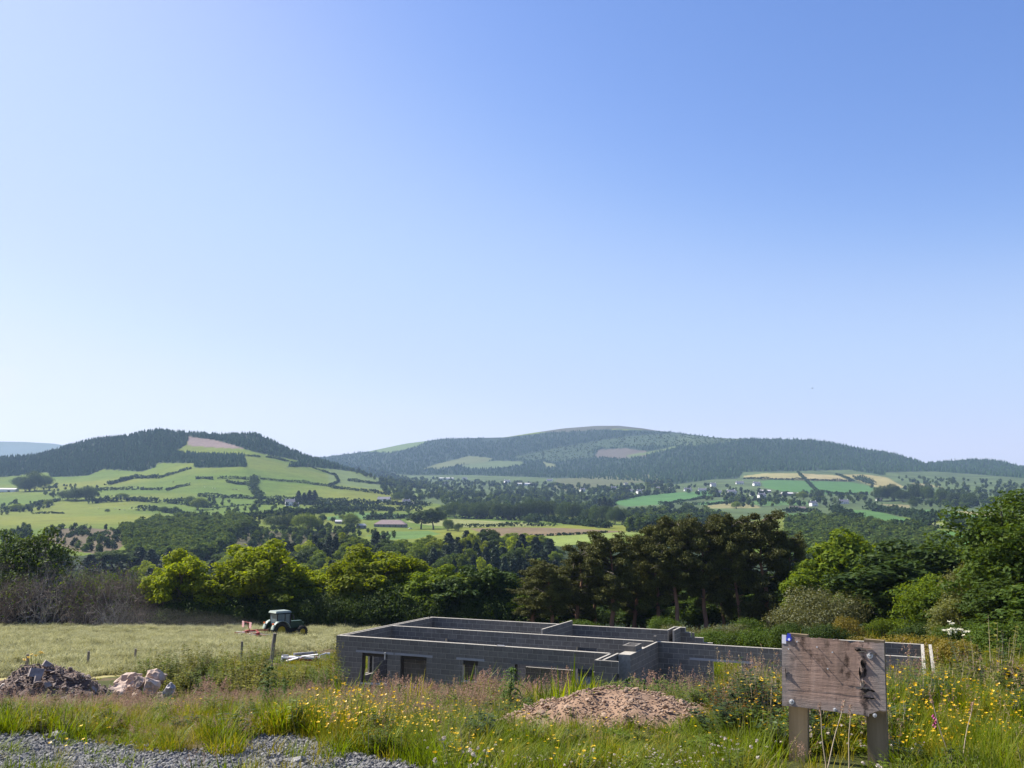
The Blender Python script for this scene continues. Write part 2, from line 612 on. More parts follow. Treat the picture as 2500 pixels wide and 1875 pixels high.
def far_z(x, y):
    x, y = np.broadcast_arrays(np.asarray(x, float), np.asarray(y, float))
    u = np.clip(x / np.maximum(y, 1), _us[0], _us[-1])
    fi = (u - _us[0]) / (_us[1] - _us[0])
    i0 = np.clip(fi.astype(int), 0, len(_us) - 2)
    fu = fi - i0
    k = np.clip(np.searchsorted(FYN, y) - 1, 0, len(FYN) - 2)
    h = FYN[k + 1] - FYN[k]
    t = np.clip((y - FYN[k]) / h, 0, 1)

    def g(T, kk): return T[kk, i0] * (1 - fu) + T[kk, i0 + 1] * fu
    z = g(_TAB, k) * (1 + 2 * t) * (1 - t) ** 2 + g(_m, k) * h * t * (1 - t) ** 2 + g(_TAB, k + 1) * t * t * (3 - 2 * t) + g(_m, k + 1) * h * t * t * (t - 1)
    a = np.clip((y - 400) / 400, 0, 1) * np.clip((2600 - y) / 600, 0, 1)
    return z + a * (7 * vnoise(x, y, 260, 5) + 2.2 * vnoise(x, y, 80, 6))


def H(x, y):
    x, y = np.broadcast_arrays(np.asarray(x, float), np.asarray(y, float))
    return np.where(y < 152, near_z(x, np.minimum(y, 152)), far_z(x, np.maximum(y, 152)))


_MARCH = np.concatenate([np.arange(4, 60, .25), np.arange(60, 160, 1.), np.geomspace(160, 9000, 1500)])


def ground(px, py, ymin=0):
    """where the ray through a photo pixel meets the land"""
    px, py = np.atleast_1d(np.asarray(px, float)), np.atleast_1d(np.asarray(py, float))
    out = np.zeros((len(px), 3))
    Ys = _MARCH[_MARCH >= ymin]
    for i in range(len(px)):
        d = ray(px[i], py[i])
        d = d / d[1]
        hit = np.nonzero(H(d[0] * Ys, Ys) >= d[2] * Ys)[0]
        Y = Ys[hit[0]] if len(hit) else 6000.
        out[i] = (d[0] * Y, Y, H(d[0] * Y, Y))
    return out


def gz(x, y): return float(H(x, y))


def sheet(name, ys, cols, half, colour, mat, skew):
    s = np.linspace(-half, half, cols)
    S, Yg = np.meshgrid(s, ys)
    X = S * (Yg + skew)
    Z = H(X, Yg)
    V = np.stack([X, Yg, Z], -1).reshape(-1, 3)
    i = np.arange(len(ys) - 1)[:, None] * cols
    k = np.arange(cols - 1)[None]
    F = np.stack([i + k, i + k + 1, i + cols + k + 1, i + cols + k], -1).reshape(-1, 4)
    mb = MB().add(V, F)
    me = mb.mesh(name, mat, True)
    ca = me.color_attributes.new('cover', 'FLOAT_COLOR', 'POINT')
    ca.data.foreach_set('color', np.concatenate([colour(V), np.ones((len(V), 1))], 1).astype(np.float32).ravel())
    return tag(link(name, me), kind='structure')


def land_mat(name, scale1, scale2, bump, amp=.35):
    m, t, n, L, b = _nt(name)
    a = node(t, 'ShaderNodeVertexColor', props={'layer_name': 'cover'}).outputs[0]
    f = fmath(t, 'ADD', noisef(t, scale1, 6, .7), noisef(t, scale2, 5, .7))
    v = fmath(t, 'MULTIPLY_ADD', f, amp * 2, 1 - amp * 2)
    col = node(t, 'ShaderNodeVectorMath', props={'operation': 'SCALE'}, i0=a, Scale=v).outputs[0]
    L.new(col, b.inputs['Base Color'])
    b.inputs['Roughness'].default_value = .95
    b.inputs['Specular IOR Level'].default_value = .1
    if bump:
        bp = node(t, 'ShaderNodeBump', Height=noisef(t, scale2, 6, .7), Strength=.7, Distance=bump)
        L.new(bp.outputs[0], b.inputs['Normal'])
    return m


HAYPX = [(-900, 1529), (850, 1529), (1000, 1545), (820, 1560), (800, 1585), (640, 1606), (400, 1640), (200, 1660), (-900, 1690)]


def is_hay(px, py): return inpoly(px, py, HAYPX)


GRAV = [(-300, 1800), (60, 1797), (190, 1812), (330, 1832), (470, 1838), (600, 1848), (560, 1822), (620, 1800), (720, 1795), (800, 1820), (830, 1840), (960, 1862), (1100, 1890), (1100, 2100), (-300, 2100)]


def is_gravel(px, py): return inpoly(px, py, GRAV)


def cover_near(V):
    px, py = proj(V)
    c = np.tile(np.array([.055, .06, .018]), (len(V), 1))
    nn = vnoise(V[:, 0], V[:, 1], 1.7, 9)
    c[nn > .15] = (.10, .075, .04)
    hay = is_hay(px, py) & (V[:, 1] > 40)
    c[hay] = (.33, .285, .125)
    e = (V[:, 1] > 129.5) & (px < 1300)
    c[e] = (.10, .16, .04)
    gap = inpoly(px, py, [(1900, 1480), (2330, 1480), (2330, 1560), (1900, 1560)]) & (V[:, 1] > 70)
    c[gap] = (.24, .24, .09)
    gr = is_gravel(px, py) & (V[:, 1] < 10)
    c[gr] = (.20, .20, .21)
    dx, dy = V[:, 0] - HOUSE_A[0], V[:, 1] - HOUSE_A[1]
    s, t = dx * EX[0] + dy * EX[1], dx * EY[0] + dy * EY[1]
    c[(s > -.4) & (s < 25) & (t > -.4) & (t < 9)] = (.3, .29, .27)
    return c


POLY = {}
POLY['forest_left'] = Z1((-400, 300), (0, 272), (100, 260), (250, 250), (400, 200), (600, 150), (800, 135), (900, 108), (1030, 92), (1100, 108), (1200, 112), (1200, 175), (1180, 225), (1110, 270), (1260, 285), (1550, 290), (1570, 365), (1240, 370), (1230, 340), (1000, 340), (980, 370), (900, 395), (650, 380), (560, 420), (320, 430), (300, 400), (0, 430), (-400, 430))
POLY['forest_crest'] = Z1((1200, 112), (1400, 125), (1620, 120), (1700, 150), (1900, 240), (2212, 340), (2600, 440), (2600, 480), (2212, 385), (1930, 330), (1640, 275), (1550, 250), (1380, 205), (1200, 170))
POLY['clearfell_left'] = Z1((1195, 172), (1350, 190), (1500, 230), (1560, 250), (1380, 242), (1190, 228))
POLY['bracken'] = Z1((290, 760), (540, 750), (780, 770), (800, 850), (700, 930), (480, 900), (300, 830))
POLY['scrub_right'] = Z1((1480, 830), (1620, 760), (1900, 790), (2212, 770), (2212, 860), (1700, 880), (1450, 890))
POLY['wood_left'] = Z1((780, 780), (1020, 705), (1500, 695), (1620, 760), (1450, 830), (1470, 890), (1280, 970), (900, 1000), (800, 880))
POLY['main_forest'] = [(700, 1140), (800, 1110), (896, 1098), (992, 1078), (1088, 1068), (1230, 1068), (1300, 1060), (1376, 1050), (1453, 1047), (1530, 1050), (1607, 1050), (1650, 1052), (1746, 1055), (1842, 1057), (1977, 1062), (2111, 1086), (2188, 1098), (2257, 1120), (2303, 1116), (2380, 1110), (2476, 1122), (2560, 1150), (2560, 1172), (2365, 1157), (2280, 1151), (2161, 1153), (2161, 1161), (2073, 1147), (1919, 1151), (1815, 1152), (1803, 1168), (1746, 1170), (1650, 1182), (1500, 1172), (1300, 1165), (1150, 1160), (1000, 1160), (850, 1150), (760, 1140)]
POLY['light_a'] = Z2((600, 378), (700, 345), (900, 295), (1060, 310), (1000, 340), (860, 348), (700, 378))
POLY['light_b'] = Z2((860, 352), (1060, 325), (1230, 330), (1250, 352), (1000, 378), (850, 372))
POLY['light_c'] = Z2((1360, 330), (1450, 350), (1440, 368), (1390, 368))
POLY['clearfell_main'] = Z2((1720, 255), (1900, 245), (2030, 265), (2020, 300), (1850, 312), (1700, 302))
POLY['strip_a'] = Z2((240, 268), (500, 212), (640, 198), (560, 238), (400, 275))
POLY['strip_b'] = Z2((1900, 292), (2060, 262), (2212, 232), (2212, 246), (2060, 278), (1920, 306))
POLY['regrowth'] = Z2((1180, 300), (1500, 235), (1750, 190), (1950, 165), (2212, 150), (2212, 225), (1900, 240), (1690, 250), (1690, 305), (1450, 330), (1250, 320))
POLY['regrowth_b'] = Z3((0, 150), (250, 180), (430, 175), (430, 195), (200, 222), (0, 235))
POLY['heath'] = Z2((1450, 440), (1750, 420), (2080, 412), (2150, 450), (1900, 470), (1700, 500), (1500, 520), (1420, 490))
POLY['yellow_a'] = Z3((430, 420), (560, 405), (770, 403), (822, 447), (600, 442), (430, 438))
POLY['yellow_b'] = Z3((785, 405), (1030, 418), (1115, 455), (835, 448))
POLY['yellow_c'] = Z3((1060, 412), (1210, 412), (1340, 430), (1455, 495), (1330, 505), (1260, 490), (1130, 440))
POLY['green_a'] = Z3((540, 455), (600, 447), (820, 452), (895, 528), (700, 522), (560, 495))
POLY['green_b'] = Z3((835, 453), (1120, 460), (1260, 495), (1215, 542), (950, 538), (900, 525))
POLY['green_c'] = Z2((1780, 590), (2000, 545), (2212, 527)) + Z3((240, 518), (230, 550), (0, 592), (-60, 600)) + Z2((1900, 615),)
POLY['green_d'] = Z3((100, 600), (440, 550), (440, 580), (200, 608))
POLY['yellow_d'] = Z3((160, 612), (400, 588), (520, 610), (540, 625), (230, 628))
POLY['green_e'] = Z3((420, 590), (640, 568), (880, 590), (860, 605), (560, 610))
POLY['green_f'] = Z3((690, 660), (900, 655), (1000, 700), (1100, 715), (690, 690))
POLY['green_g'] = Z3((1010, 640), (1220, 638), (1300, 650), (1450, 690), (1540, 712), (1340, 720), (1180, 715), (1080, 690))
POLY['green_h'] = Z3((1420, 645), (1600, 635), (1800, 650), (2020, 690), (1980, 705), (1760, 710), (1600, 690))
POLY['green_i'] = Z3((1360, 755), (1540, 750), (1920, 790), (1850, 880), (1760, 860), (1640, 800))
POLY['yellow_e'] = Z3((1060, 725), (1800, 722), (1790, 750), (1380, 752), (1100, 738))
POLY['yellow_f'] = Z3((1760, 645), (2040, 652), (2050, 685), (1900, 672))
POLY['tan_a'] = Z3((1300, 600), (1490, 605), (1480, 628), (1380, 622))
POLY['tan_b'] = Z3((1480, 465), (1600, 470), (1700, 495), (1560, 490))
POLY['brownfield'] = Z2((900, 755), (1200, 748), (1500, 752), (1900, 775), (1560, 795), (1250, 805), (1020, 800))
POLY['brightfield'] = Z2((1250, 812), (1560, 798), (1920, 775), (1990, 785), (1700, 830), (1490, 872), (1300, 840))
POLY['palefield'] = Z2((490, 712), (560, 700), (800, 695), (1200, 715), (1450, 738), (1100, 745), (860, 748), (640, 735))
POLY['green_j'] = Z2((250, 800), (400, 775), (640, 770), (720, 790), (560, 820), (330, 830))
POLY['green_k'] = Z2((0, 680), (250, 655), (520, 668), (560, 680), (240, 695), (0, 705))
POLY['slope_a'] = Z2((0, 372), (120, 390), (400, 455), (660, 520), (600, 560), (300, 505), (0, 470))
POLY['pasture'] = Z1((-500, 440), (2300, 440), (2300, 560), (1700, 640), (1300, 700), (760, 760), (-500, 780))
COL = dict(forest_left=(.022, .040, .020), forest_crest=(.022, .040, .020), clearfell_left=(.22, .165, .145), bracken=(.135, .105, .062), scrub_right=(.10, .09, .045),
           wood_left=(.03, .055, .018), main_forest=(.024, .044, .022), light_a=(.13, .15, .06), light_b=(.11, .15, .06), light_c=(.15, .17, .07), clearfell_main=(.115, .10, .078),
           strip_a=(.12, .17, .06), strip_b=(.11, .15, .05), regrowth=(.055, .085, .035), regrowth_b=(.07, .10, .04), heath=(.11, .12, .05), yellow_a=(.30, .27, .11), yellow_b=(.33, .28, .13), yellow_c=(.31, .27, .11), green_a=(.075, .17, .042),
           green_b=(.075, .17, .042), green_c=(.08, .18, .05), green_d=(.08, .17, .05), yellow_d=(.25, .23, .10), green_e=(.09, .17, .05), green_f=(.08, .16, .04), green_g=(.085, .18, .045),
           green_h=(.085, .17, .045), green_i=(.085, .18, .04), yellow_e=(.24, .26, .10), yellow_f=(.28, .25, .11), tan_a=(.24, .22, .10), tan_b=(.24, .22, .10), brownfield=(.185, .135, .075),
           brightfield=(.20, .25, .06), palefield=(.235, .25, .085), green_j=(.11, .19, .045), green_k=(.11, .2, .05), slope_a=(.14, .19, .055))


VALLEY = [(850, 1135), (1000, 1160), (1700, 1150), (2700, 1140), (2700, 1250), (2300, 1262), (1900, 1262), (1700, 1290), (1560, 1302), (1530, 1262), (1440, 1240), (1080, 1232), (1010, 1222), (940, 1180)]


def cover_far(V):
    px, py = proj(V)
    n1, n2 = vnoise(V[:, 0], V[:, 1], 210, 11), vnoise(V[:, 0], V[:, 1], 60, 12)
    g = np.array([.070, .112, .012])
    y = np.array([.132, .142, .018])
    k = np.clip(.45 + 1.1 * n1 + .4 * n2, 0, 1)[:, None]
    c = g * (1 - k) + y * k
    woody = inpoly(px, py, VALLEY) & (V[:, 1] > 1150)
    c[woody] = np.array([.06, .085, .03]) * (1 + .6 * n2[woody])[:, None]
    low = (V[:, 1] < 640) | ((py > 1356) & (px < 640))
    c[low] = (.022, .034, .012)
    for nm, pol in POLY.items():
        if nm in COL:
            i = inpoly(px, py, pol) & (V[:, 1] > 560)
            c[i] = .7 * np.array(COL[nm]) * (1 + .18 * n2[i])[:, None]
    top = (V[:, 1] > 5200) & (px > 1180) & (px < 1640) & (py < 1055)
    c[top] = (.07, .07, .045)
    c[V[:, 1] > 8000] = (.06, .08, .05)
    return np.clip(c, .005, 1)


def build_land():
    ys = np.concatenate([np.arange(-12, 3, .8), np.arange(3, 14, .11), np.arange(14, 50, .38), np.arange(50, 155, .9)])
    sheet('ground', ys, 330, .95, cover_near, land_mat('earth', .8, 9, .05, .3), 12)
    yf = np.concatenate([np.arange(151, 520, 14), np.geomspace(520, 6800, 430), np.linspace(6900, 11000, 36)])
    yf[0] = 150.5
    sheet('hills', yf, 860, .86, cover_far, land_mat('pasture', .03, .22, .8, .48), 0)


build_land()
# ------------------------------------------------------------------ half-built blockwork bungalow
CONC = surf('concrete_block', [(.13, .121, .106), (.155, .144, .128), (.185, .172, .153)], 5, .95, .004, 60, spec=.1, rand=.13)
MORT = surf("mortar", [(.25, .23, .197), (.41, .38, .325)], 9, .95, spec=.1)
LINT = surf('lintel_concrete', [(.27, .27, .28), (.35, .35, .36)], 4, .9, .003, 40, spec=.15)
DTRIM = surf('dark_trim', [(.03, .026, .022), (.06, .05, .04)], 8, .9, stretch=(1, 1, 8))
STEELP = plain('galvanised_steel', (.55, .56, .58), .45, metal=.6)


def HP(s, t, z=0.): return HOUSE_A + EX * s + EY * t + np.array([0, 0, z - HOUSE_A[2] + HOUSE_Z])


def on_wall_s(px, py, t0):
    """photo pixel on the wall plane t = t0 -> distance s, height under wall head"""
    d = ray(px, py)
    k = (HOUSE_A @ EY + t0) / (d @ EY)
    P = d * k
    return (P - HOUSE_A) @ EX, P[2] - HOUSE_Z


CO = .225
BL = .45
house = thing('block_house', 'unfinished single storey house of bare grey concrete blocks without a roof', 'house', HP(0, 0, FLOOR_Z - HOUSE_Z), HANG)
HL = np.array([0, 0, HOUSE_Z - FLOOR_Z])     # wall head in the house's own frame
UNIT_BLOCK = {}


def block_mesh(L, W, Hh):
    k = (round(L, 3), round(W, 3))
    if k not in UNIT_BLOCK:
        mb = MB()
        b = .006
        V, F = box((0, 0, 0), (L, W, Hh))
        mb.add(V, F)
        UNIT_BLOCK[k] = mb.mesh('block', CONC)
    return UNIT_BLOCK[k]


def wall(name, a, b, th=.215, lift=0, opens=(), rows=11, single=False, label=None, ends=None):
    """a, b: (s, t) ends of the centre line; lift: whole courses above the common wall head; opens: (u0, u1, z_bottom, z_top) with z from the head"""
    a, b = np.array(a, float), np.array(b, float)
    L = np.linalg.norm(b - a)
    d = (b - a) / L
    ang = math.atan2(d[1], d[0])
    w = link(name, None, house)
    if label: w['label'] = label
    w.location = (a[0], a[1], HL[2] + lift * CO)
    w.rotation_euler = (0, 0, ang)
    core, rest = MB(), MB()
    nsing = 0
    q = np.random.default_rng(int(abs(a[0] * 31 + a[1] * 17 + 100 * th)))
    for r_ in range(rows + lift):
        zc = -(r_ + .5) * CO
        iv = [(0., L)]
        if ends:
            iv = [(max(0, ends(r_)[0]), min(L, ends(r_)[1]))]
        for (u0, u1, z0, z1) in opens:
            if z0 < zc + lift * CO < z1:
                nv = []
                for p, e in iv:
                    if u1 <= p or u0 >= e: nv.append((p, e)); continue
                    if u0 > p: nv.append((p, u0))
                    if u1 < e: nv.append((u1, e))
                iv = nv
        off = 0 if r_ % 2 else BL / 2
        for p, e in iv:
            if e - p < .06: continue
            V, F = box(((p + e) / 2, 0, zc), (e - p - .006, th - .010, CO))
            core.add(V, F)
            cuts = [p] + [x for x in np.arange(math.floor(p / BL) * BL - off, e, BL) if p + .07 < x < e - .07] + [e]
            for x0, x1 in zip(cuts[:-1], cuts[1:]):
                ln = x1 - x0 - .02
                if single and zc > -2.3:
                    o = link('block', block_mesh(ln, th, CO - .019), w, ((x0 + x1) / 2, float(np.clip(q.normal(0, .001), -.002, .002)), zc + .002))
                    nsing += 1
                else:
                    V, F = box(((x0 + x1) / 2, float(np.clip(q.normal(0, .001), -.002, .002)), zc + .002), (ln, th, CO - .019))
                    rest.add(V, F)
    core.obj('mortar', MORT, w)
    if rest.n:
        tag(rest.obj('blockwork', CONC, w), kind='stuff')
    return w, nsing


def opening_px(t, x0, x1, y0, y1):
    s0, z1 = on_wall_s(x0, y0, t)
    s1, z0 = on_wall_s(x1, y1, t)
    return s0, s1, z0, z1


def snap(o, bottom=True):
    s0, s1, z0, z1 = o
    z1 = round(z1 / CO) * CO
    z0 = round(z0 / CO) * CO
    return s0, s1, z0, z1


TF, TM, TB = .0, 4.42, 8.75
w1 = snap(opening_px(TF - .1, 881, 941, 1590, 1677))
w2 = snap(opening_px(TF - .1, 975, 1037, 1597, 1688))
w3 = snap(opening_px(TF - .1, 1127, 1164, 1608, 1664))
w4 = snap(opening_px(TF - .1, 1254, 1452, 1620, 1760))
w1 = (w1[0], w1[1], -9 * CO, -3 * CO)
w2 = (w2[0], w2[1], -9 * CO, -3 * CO)
w3 = (w3[0], w3[1], -7 * CO, -3 * CO)
w4 = (w4[0], w4[1], -12 * CO, -3 * CO)
FW = 12.95
fw, n1 = wall('front_wall', (0, .107), (FW, .107), opens=[w1, w2, w3, w4], single=True)


def trim(parent, name, mat, items, mb=None):
    mb = MB()
    for c, s in items:
        V, F = box(c, s)
        mb.add(V, F)
    return mb.obj(name, mat, parent)


for (u0, u1, z0, z1), ext in ((w1, .32), (w2, .3), (w3, .3)):
    trim(fw, 'lintel', LINT, [(((u0 + u1) / 2, -.004, z1 + .05), (u1 - u0 + 2 * ext, .222, .098))])
    trim(fw, 'sill', LINT, [(((u0 + u1) / 2, -.03, z0 + .025), (u1 - u0 + .06, .25, .05))])
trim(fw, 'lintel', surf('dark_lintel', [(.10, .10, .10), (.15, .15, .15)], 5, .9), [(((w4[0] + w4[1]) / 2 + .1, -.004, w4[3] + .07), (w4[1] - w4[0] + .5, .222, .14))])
trim(fw, 'reveal_board', DTRIM, [((w1[0] + .03, .02, (w1[2] + w1[3]) / 2), (.06, .2, w1[3] - w1[2] - .06)), ((w2[0] + .03, .02, (w2[2] + w2[3]) / 2), (.06, .2, w2[3] - w2[2] - .06)),
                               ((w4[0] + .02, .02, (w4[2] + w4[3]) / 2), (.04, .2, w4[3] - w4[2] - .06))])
trim(fw, 'head_band', DTRIM, [(((u0 + u1) / 2, .03, z1 - .075), (u1 - u0 - .02, .14, .15)) for u0, u1, z0, z1 in (w1, w2)] + [(((w3[0] + w3[1]) / 2, .03, w3[3] - .1), (w3[1] - w3[0] - .02, .14, .2))])  # dark band filling the top of each window opening
# loose offcut in the first window head, pipe hole, offcut on the wall head
o = trim(fw, 'batten', surf('pale_batten', [(.45, .42, .36), (.6, .57, .5)], 6), [((w1[1] - .1, -.14, w1[3] - .07), (.05, .07, .3))])
o.rotation_euler = (0, 0, 0)
mb = MB()
V, F = lathe([(.0, 0), (.085, 0), (.085, -.02), (.06, -.02), (.06, .1), (0, .1)], 14, 'Y')
mb.add(V * np.array([1, -1, 1]) + np.array([w3[1] + .32, .0, -3 * CO + .1]), F)
mb.obj('pipe_end', plain('black_plastic', (.02, .02, .02), .4), fw)
trim(fw, 'mortar_lump', LINT, [((w3[1] + 1.0, .02, .012), (.34, .12, .024))])

# left end: cavity wall, two leaves with the gap between
le = [(1.0, 2.5, -9 * CO, -4 * CO)]
wall('end_wall_outer_leaf', (.052, .22), (.052, TB + .1), .1, opens=le)
wall('end_wall_inner_leaf', (.29, .22), (.29, TB - .21), .1, opens=le)
# back wall to the jog, then stepping down
bw, _ = wall('back_wall', (.0, TB), (13.2, TB), opens=[(3.2, 4.6, -9 * CO, -3 * CO), (9.6, 10.8, -9 * CO, -3 * CO)])
wall('jog_wall_inner_leaf', (13.16, TB + .115), (13.16, TB + 1.35), .1)
wall('jog_wall_outer_leaf', (13.46, TB + .0), (13.46, TB + 1.35), .1)
wall('stepped_wall', (13.1, TB + 1.45), (16.9, TB + 1.45), .2, ends=lambda r: (0, (.62, .88, 1.5, 1.95, 1.95, 1.95, 1.95, 1.95, 1.95, 1.95, 1.95)[min(r, 10)]))
wall('rear_wall', (19.4, TB - .15), (24.4, TB - .15))
# spine wall
d1 = snap(opening_px(TM - .1, 1740, 1812, 1608, 1700))
d1 = (d1[0] - .345, d1[1] - .345, -12 * CO, -3 * CO)
mw, _ = wall('spine_wall', (.345, TM), (24.4, TM), .2, opens=[d1, (9.7, 10.7, -12 * CO, -2 * CO), (3.0, 3.9, -12 * CO, -2 * CO)])
trim(mw, 'lintel', LINT, [(((d1[0] + d1[1]) / 2 - .25, -.004, d1[3] + .05), (d1[1] - d1[0] + 1.5, .21, .098))])
trim(mw, 'pier_block', CONC, [((13.35, .0, .115), (.1, .21, .23))])
trim(mw, 'pier_block', CONC, [((14.55, 2.2, .02), (.1, .1, .34))])
# cross walls
wall('cross_wall', (8.28, TM + .105), (8.28, TB - .11), .1, lift=1)
wall('cross_wall', (5.4, 1.05), (5.4, TM - .105), .1, lift=-4, opens=[(2.4, 3.3, -12 * CO, -5 * CO)])
wall('cross_wall', (2.9, 1.05), (2.9, TM - .105), .1, lift=-4, opens=[(.9, 1.8, -12 * CO, -3 * CO)])
wall('cross_wall', (9.0, .9), (12.9, .9), .1, lift=-4, opens=[(2.2, 3.0, -12 * CO, -3 * CO)])
wall('corridor_wall', (2.75, .95), (6.6, .95), .1, lift=-1)
wall('cross_wall', (20.6, TM + .105), (20.6, TB - .26), .1, opens=[(1.0, 1.9, -12 * CO, -3 * CO)])
# projecting bay and the flue
wall('bay_side_outer_leaf', (13.02, -1.75), (13.02, -.0), .1)
wall('bay_side_inner_leaf', (13.26, -1.65), (13.26, .3), .1)
wall('bay_front', (12.97, -1.8), (14.15, -1.8), .1, ends=lambda r: (0, (.95, .95, .7, .5, .5, .8, 1.18, 1.18, 1.18, 1.18, 1.18)[min(r, 10)]))
wall('chimney_breast', (13.6, .0), (13.6, 2.45), .5)
wall('bay_return', (13.8, 2.46), (13.8, TM - .105), .1)
fl = link('flue', None, house, (13.52, 1.4, HL[2] + .11))
mb = MB()
for c, s in (((-.235, 0, 0), (.09, .95, .22)), ((.235, 0, 0), (.09, .95, .22)), ((0, -.40, 0), (.378, .15, .22)), ((0, .40, 0), (.378, .15, .22)), ((0, 0, 0), (.378, .13, .22))):
    V, F = box(c, s)
    mb.add(V, F)
mb.obj('flue_block', CONC, fl)
mb = MB()
for y_ in (-.195, .195):
    V, F = box((0, y_, -.07), (.376, .25, .06))
    mb.add(V, F)
mb.obj('flue_liner', plain('flue_black', (.015, .015, .015), .95), fl)  # black plates sunk in the two flue holes
# right end cavity wall and front right stub
wall('gable_outer_leaf', (24.78, -.35), (24.78, TB - .05), .12)
wall('gable_inner_leaf', (24.47, -.3), (24.47, TB - .05), .13)
wall('front_stub', (22.6, -.35), (24.72, -.35), .1, ends=lambda r: ((1.2, .6, 0, 0, 0, 0, 0, 0, 0, 0, 0)[min(r, 10)], 3))


# loose blocks and slabs lying about inside the shell
def loose(name, px, py, t, items, label, group=None):
    s, z = on_wall_s(px, py, t)
    P = HP(s, t, z)
    o = thing(name, label, 'blocks' if len(items) > 1 else 'block', P, HANG, group)
    for c, sz, rz in items:
        mb = MB()
        V, F = box((0, 0, 0), sz)
        mb.add(V, F)
        q = mb.obj('block', surf('loose_concrete', [(.4, .4, .41), (.55, .54, .53)], 5, .9), o, loc=c)
        q.rotation_euler = rz
    return o


P0 = HP(1.9, 2.2, -9.6 * CO)
lb = thing('stacked_blocks', 'pale loose blocks stacked inside, seen through the leftmost window', 'blocks', HP(2.1, 1.8, FLOOR_Z - HOUSE_Z), HANG + .3)
LOOSE = surf('loose_concrete', [(.42, .42, .43), (.58, .57, .56)], 5, .9)
for c, s, rz in (((0, 0, .11), (.44, .21, .215), 0), ((.46, .05, .11), (.44, .21, .215), .1), ((.1, .02, .33), (.44, .21, .215), .25), ((.62, .1, .34), (.44, .21, .21), -.2), ((.3, .03, .55), (.44, .21, .215), .05), ((.32, .05, .70), (.62, .24, .06), .1)):
    mb = MB()
    V, F = box((0, 0, 0), s)
    mb.add(V, F)
    mb.obj('block', LOOSE, lb, loc=c).rotation_euler = (0, 0, rz)
lb2 = thing('stacked_blocks', 'white topped loose blocks lying beyond the doorway of the spine wall', 'blocks', HP(17.3, 2.6, FLOOR_Z - HOUSE_Z), HANG)
for c, s, rz in (((0, 0, .11), (.9, .21, .215), 0), ((.9, .1, .11), (.44, .21, .215), .4), ((.1, .02, .31), (.8, .3, .18), .15), ((1.5, -.3, .3), (.5, .3, .6), 0), ((1.6, -.3, .66), (.9, .34, .1), .1)):
    mb = MB()
    V, F = box((0, 0, 0), s)
    mb.add(V, F)
    mb.obj('block', LOOSE, lb2, loc=c).rotation_euler = (0, 0, rz)
lb3 = thing('fallen_blocks', 'pair of pale blocks on the ground before the wide opening of the block house', 'blocks', HP(8.0, -1.3, FLOOR_Z - HOUSE_Z), HANG)
for c, s, e in (((0, 0, .4), (.44, .26, .3), (0, .0, .2)), ((0, 0, .13), (.5, .4, .26), (0, 0, 0)), ((.55, -.1, .3), (.6, .2, .09), (0, -.35, .2))):
    mb = MB()
    V, F = box((0, 0, 0), s)
    mb.add(V, F)
    mb.obj('block', LOOSE, lb3, loc=c).rotation_euler = e
# ------------------------------------------------------------------ trees
BARK = surf('bark', [(.05, .04, .03), (.10, .085, .065), (.16, .14, .11)], 3, .95, .02, 14, stretch=(3, 3, .6))
PBARK = surf('pine_bark', [(.10, .055, .035), (.26, .14, .09), (.36, .22, .15)], 2, .9, .02, 12, stretch=(3, 3, .7))
GBARK = surf('grey_bark', [(.16, .14, .12), (.28, .25, .22), (.40, .37, .33)], 4, .9, stretch=(3, 3, .7))
TWIG = surf('dead_twig', [(.075, .056, .046), (.135, .104, .086), (.21, .17, .145)], 2, .95)
LF = dict(
    bright=leafm('leaf_bright', (.135, .185, .006), (.24, .27, .010), .5, .6, .12, tcol=(1.45, 1.4, .3)),
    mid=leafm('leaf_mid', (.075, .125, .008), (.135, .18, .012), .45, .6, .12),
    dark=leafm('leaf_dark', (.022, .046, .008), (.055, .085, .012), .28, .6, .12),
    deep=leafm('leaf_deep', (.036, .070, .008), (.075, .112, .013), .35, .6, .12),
    willow=leafm('leaf_willow', (.085, .10, .02), (.13, .135, .03), .38),
    olive=leafm('leaf_olive', (.075, .085, .028), (.125, .125, .042), .3),
    gorse=leafm('leaf_gorse', (.10, .09, .008), (.19, .14, .012), .3),
    pine=leafm('needle_pine', (.046, .052, .011), (.125, .13, .03), .10, .6, .15),
    spruce=leafm('needle_spruce', (.012, .026, .012), (.026, .048, .018), .10, .6, .15),
    farlight=leafm('leaf_far_light', (.050, .085, .016), (.10, .135, .026), .3, .8, .03),
    farneedle=leafm('needle_far', (.030, .062, .026), (.052, .095, .036), .1, .8, .03),
    far=leafm('leaf_far', (.030, .058, .012), (.065, .105, .022), .25, .8, .03),
    fardark=leafm('leaf_far_dark', (.016, .032, .012), (.036, .058, .018), .2, .8, .03),
)


def crown_pts(q, ncl, nleaf, env, clr=(.13, .22), squash=.8, shell=.68):
    """clumps through an envelope env(q) -> centres, then leaves on the clumps' outer shells"""
    cs = env(q, ncl)
    P, N_ = [], []
    for c in cs:
        rr = q.uniform(*clr)
        k = int(nleaf * (rr / np.mean(clr)) ** 2)
        d = unit(q.normal(size=(k, 3)) + np.array([0, 0, .25]))
        rad = rr * q.uniform(shell, 1.05, k) * (1 + .25 * np.sin(d[:, 0] * 5 + c[0] * 9) * np.cos(d[:, 1] * 6))
        p = c + d * rad[:, None] * np.array([1, 1, squash])
        P.append(p)
        N_.append(d + np.array([0, 0, .35]))
    return cs, np.concatenate(P), np.concatenate(N_)


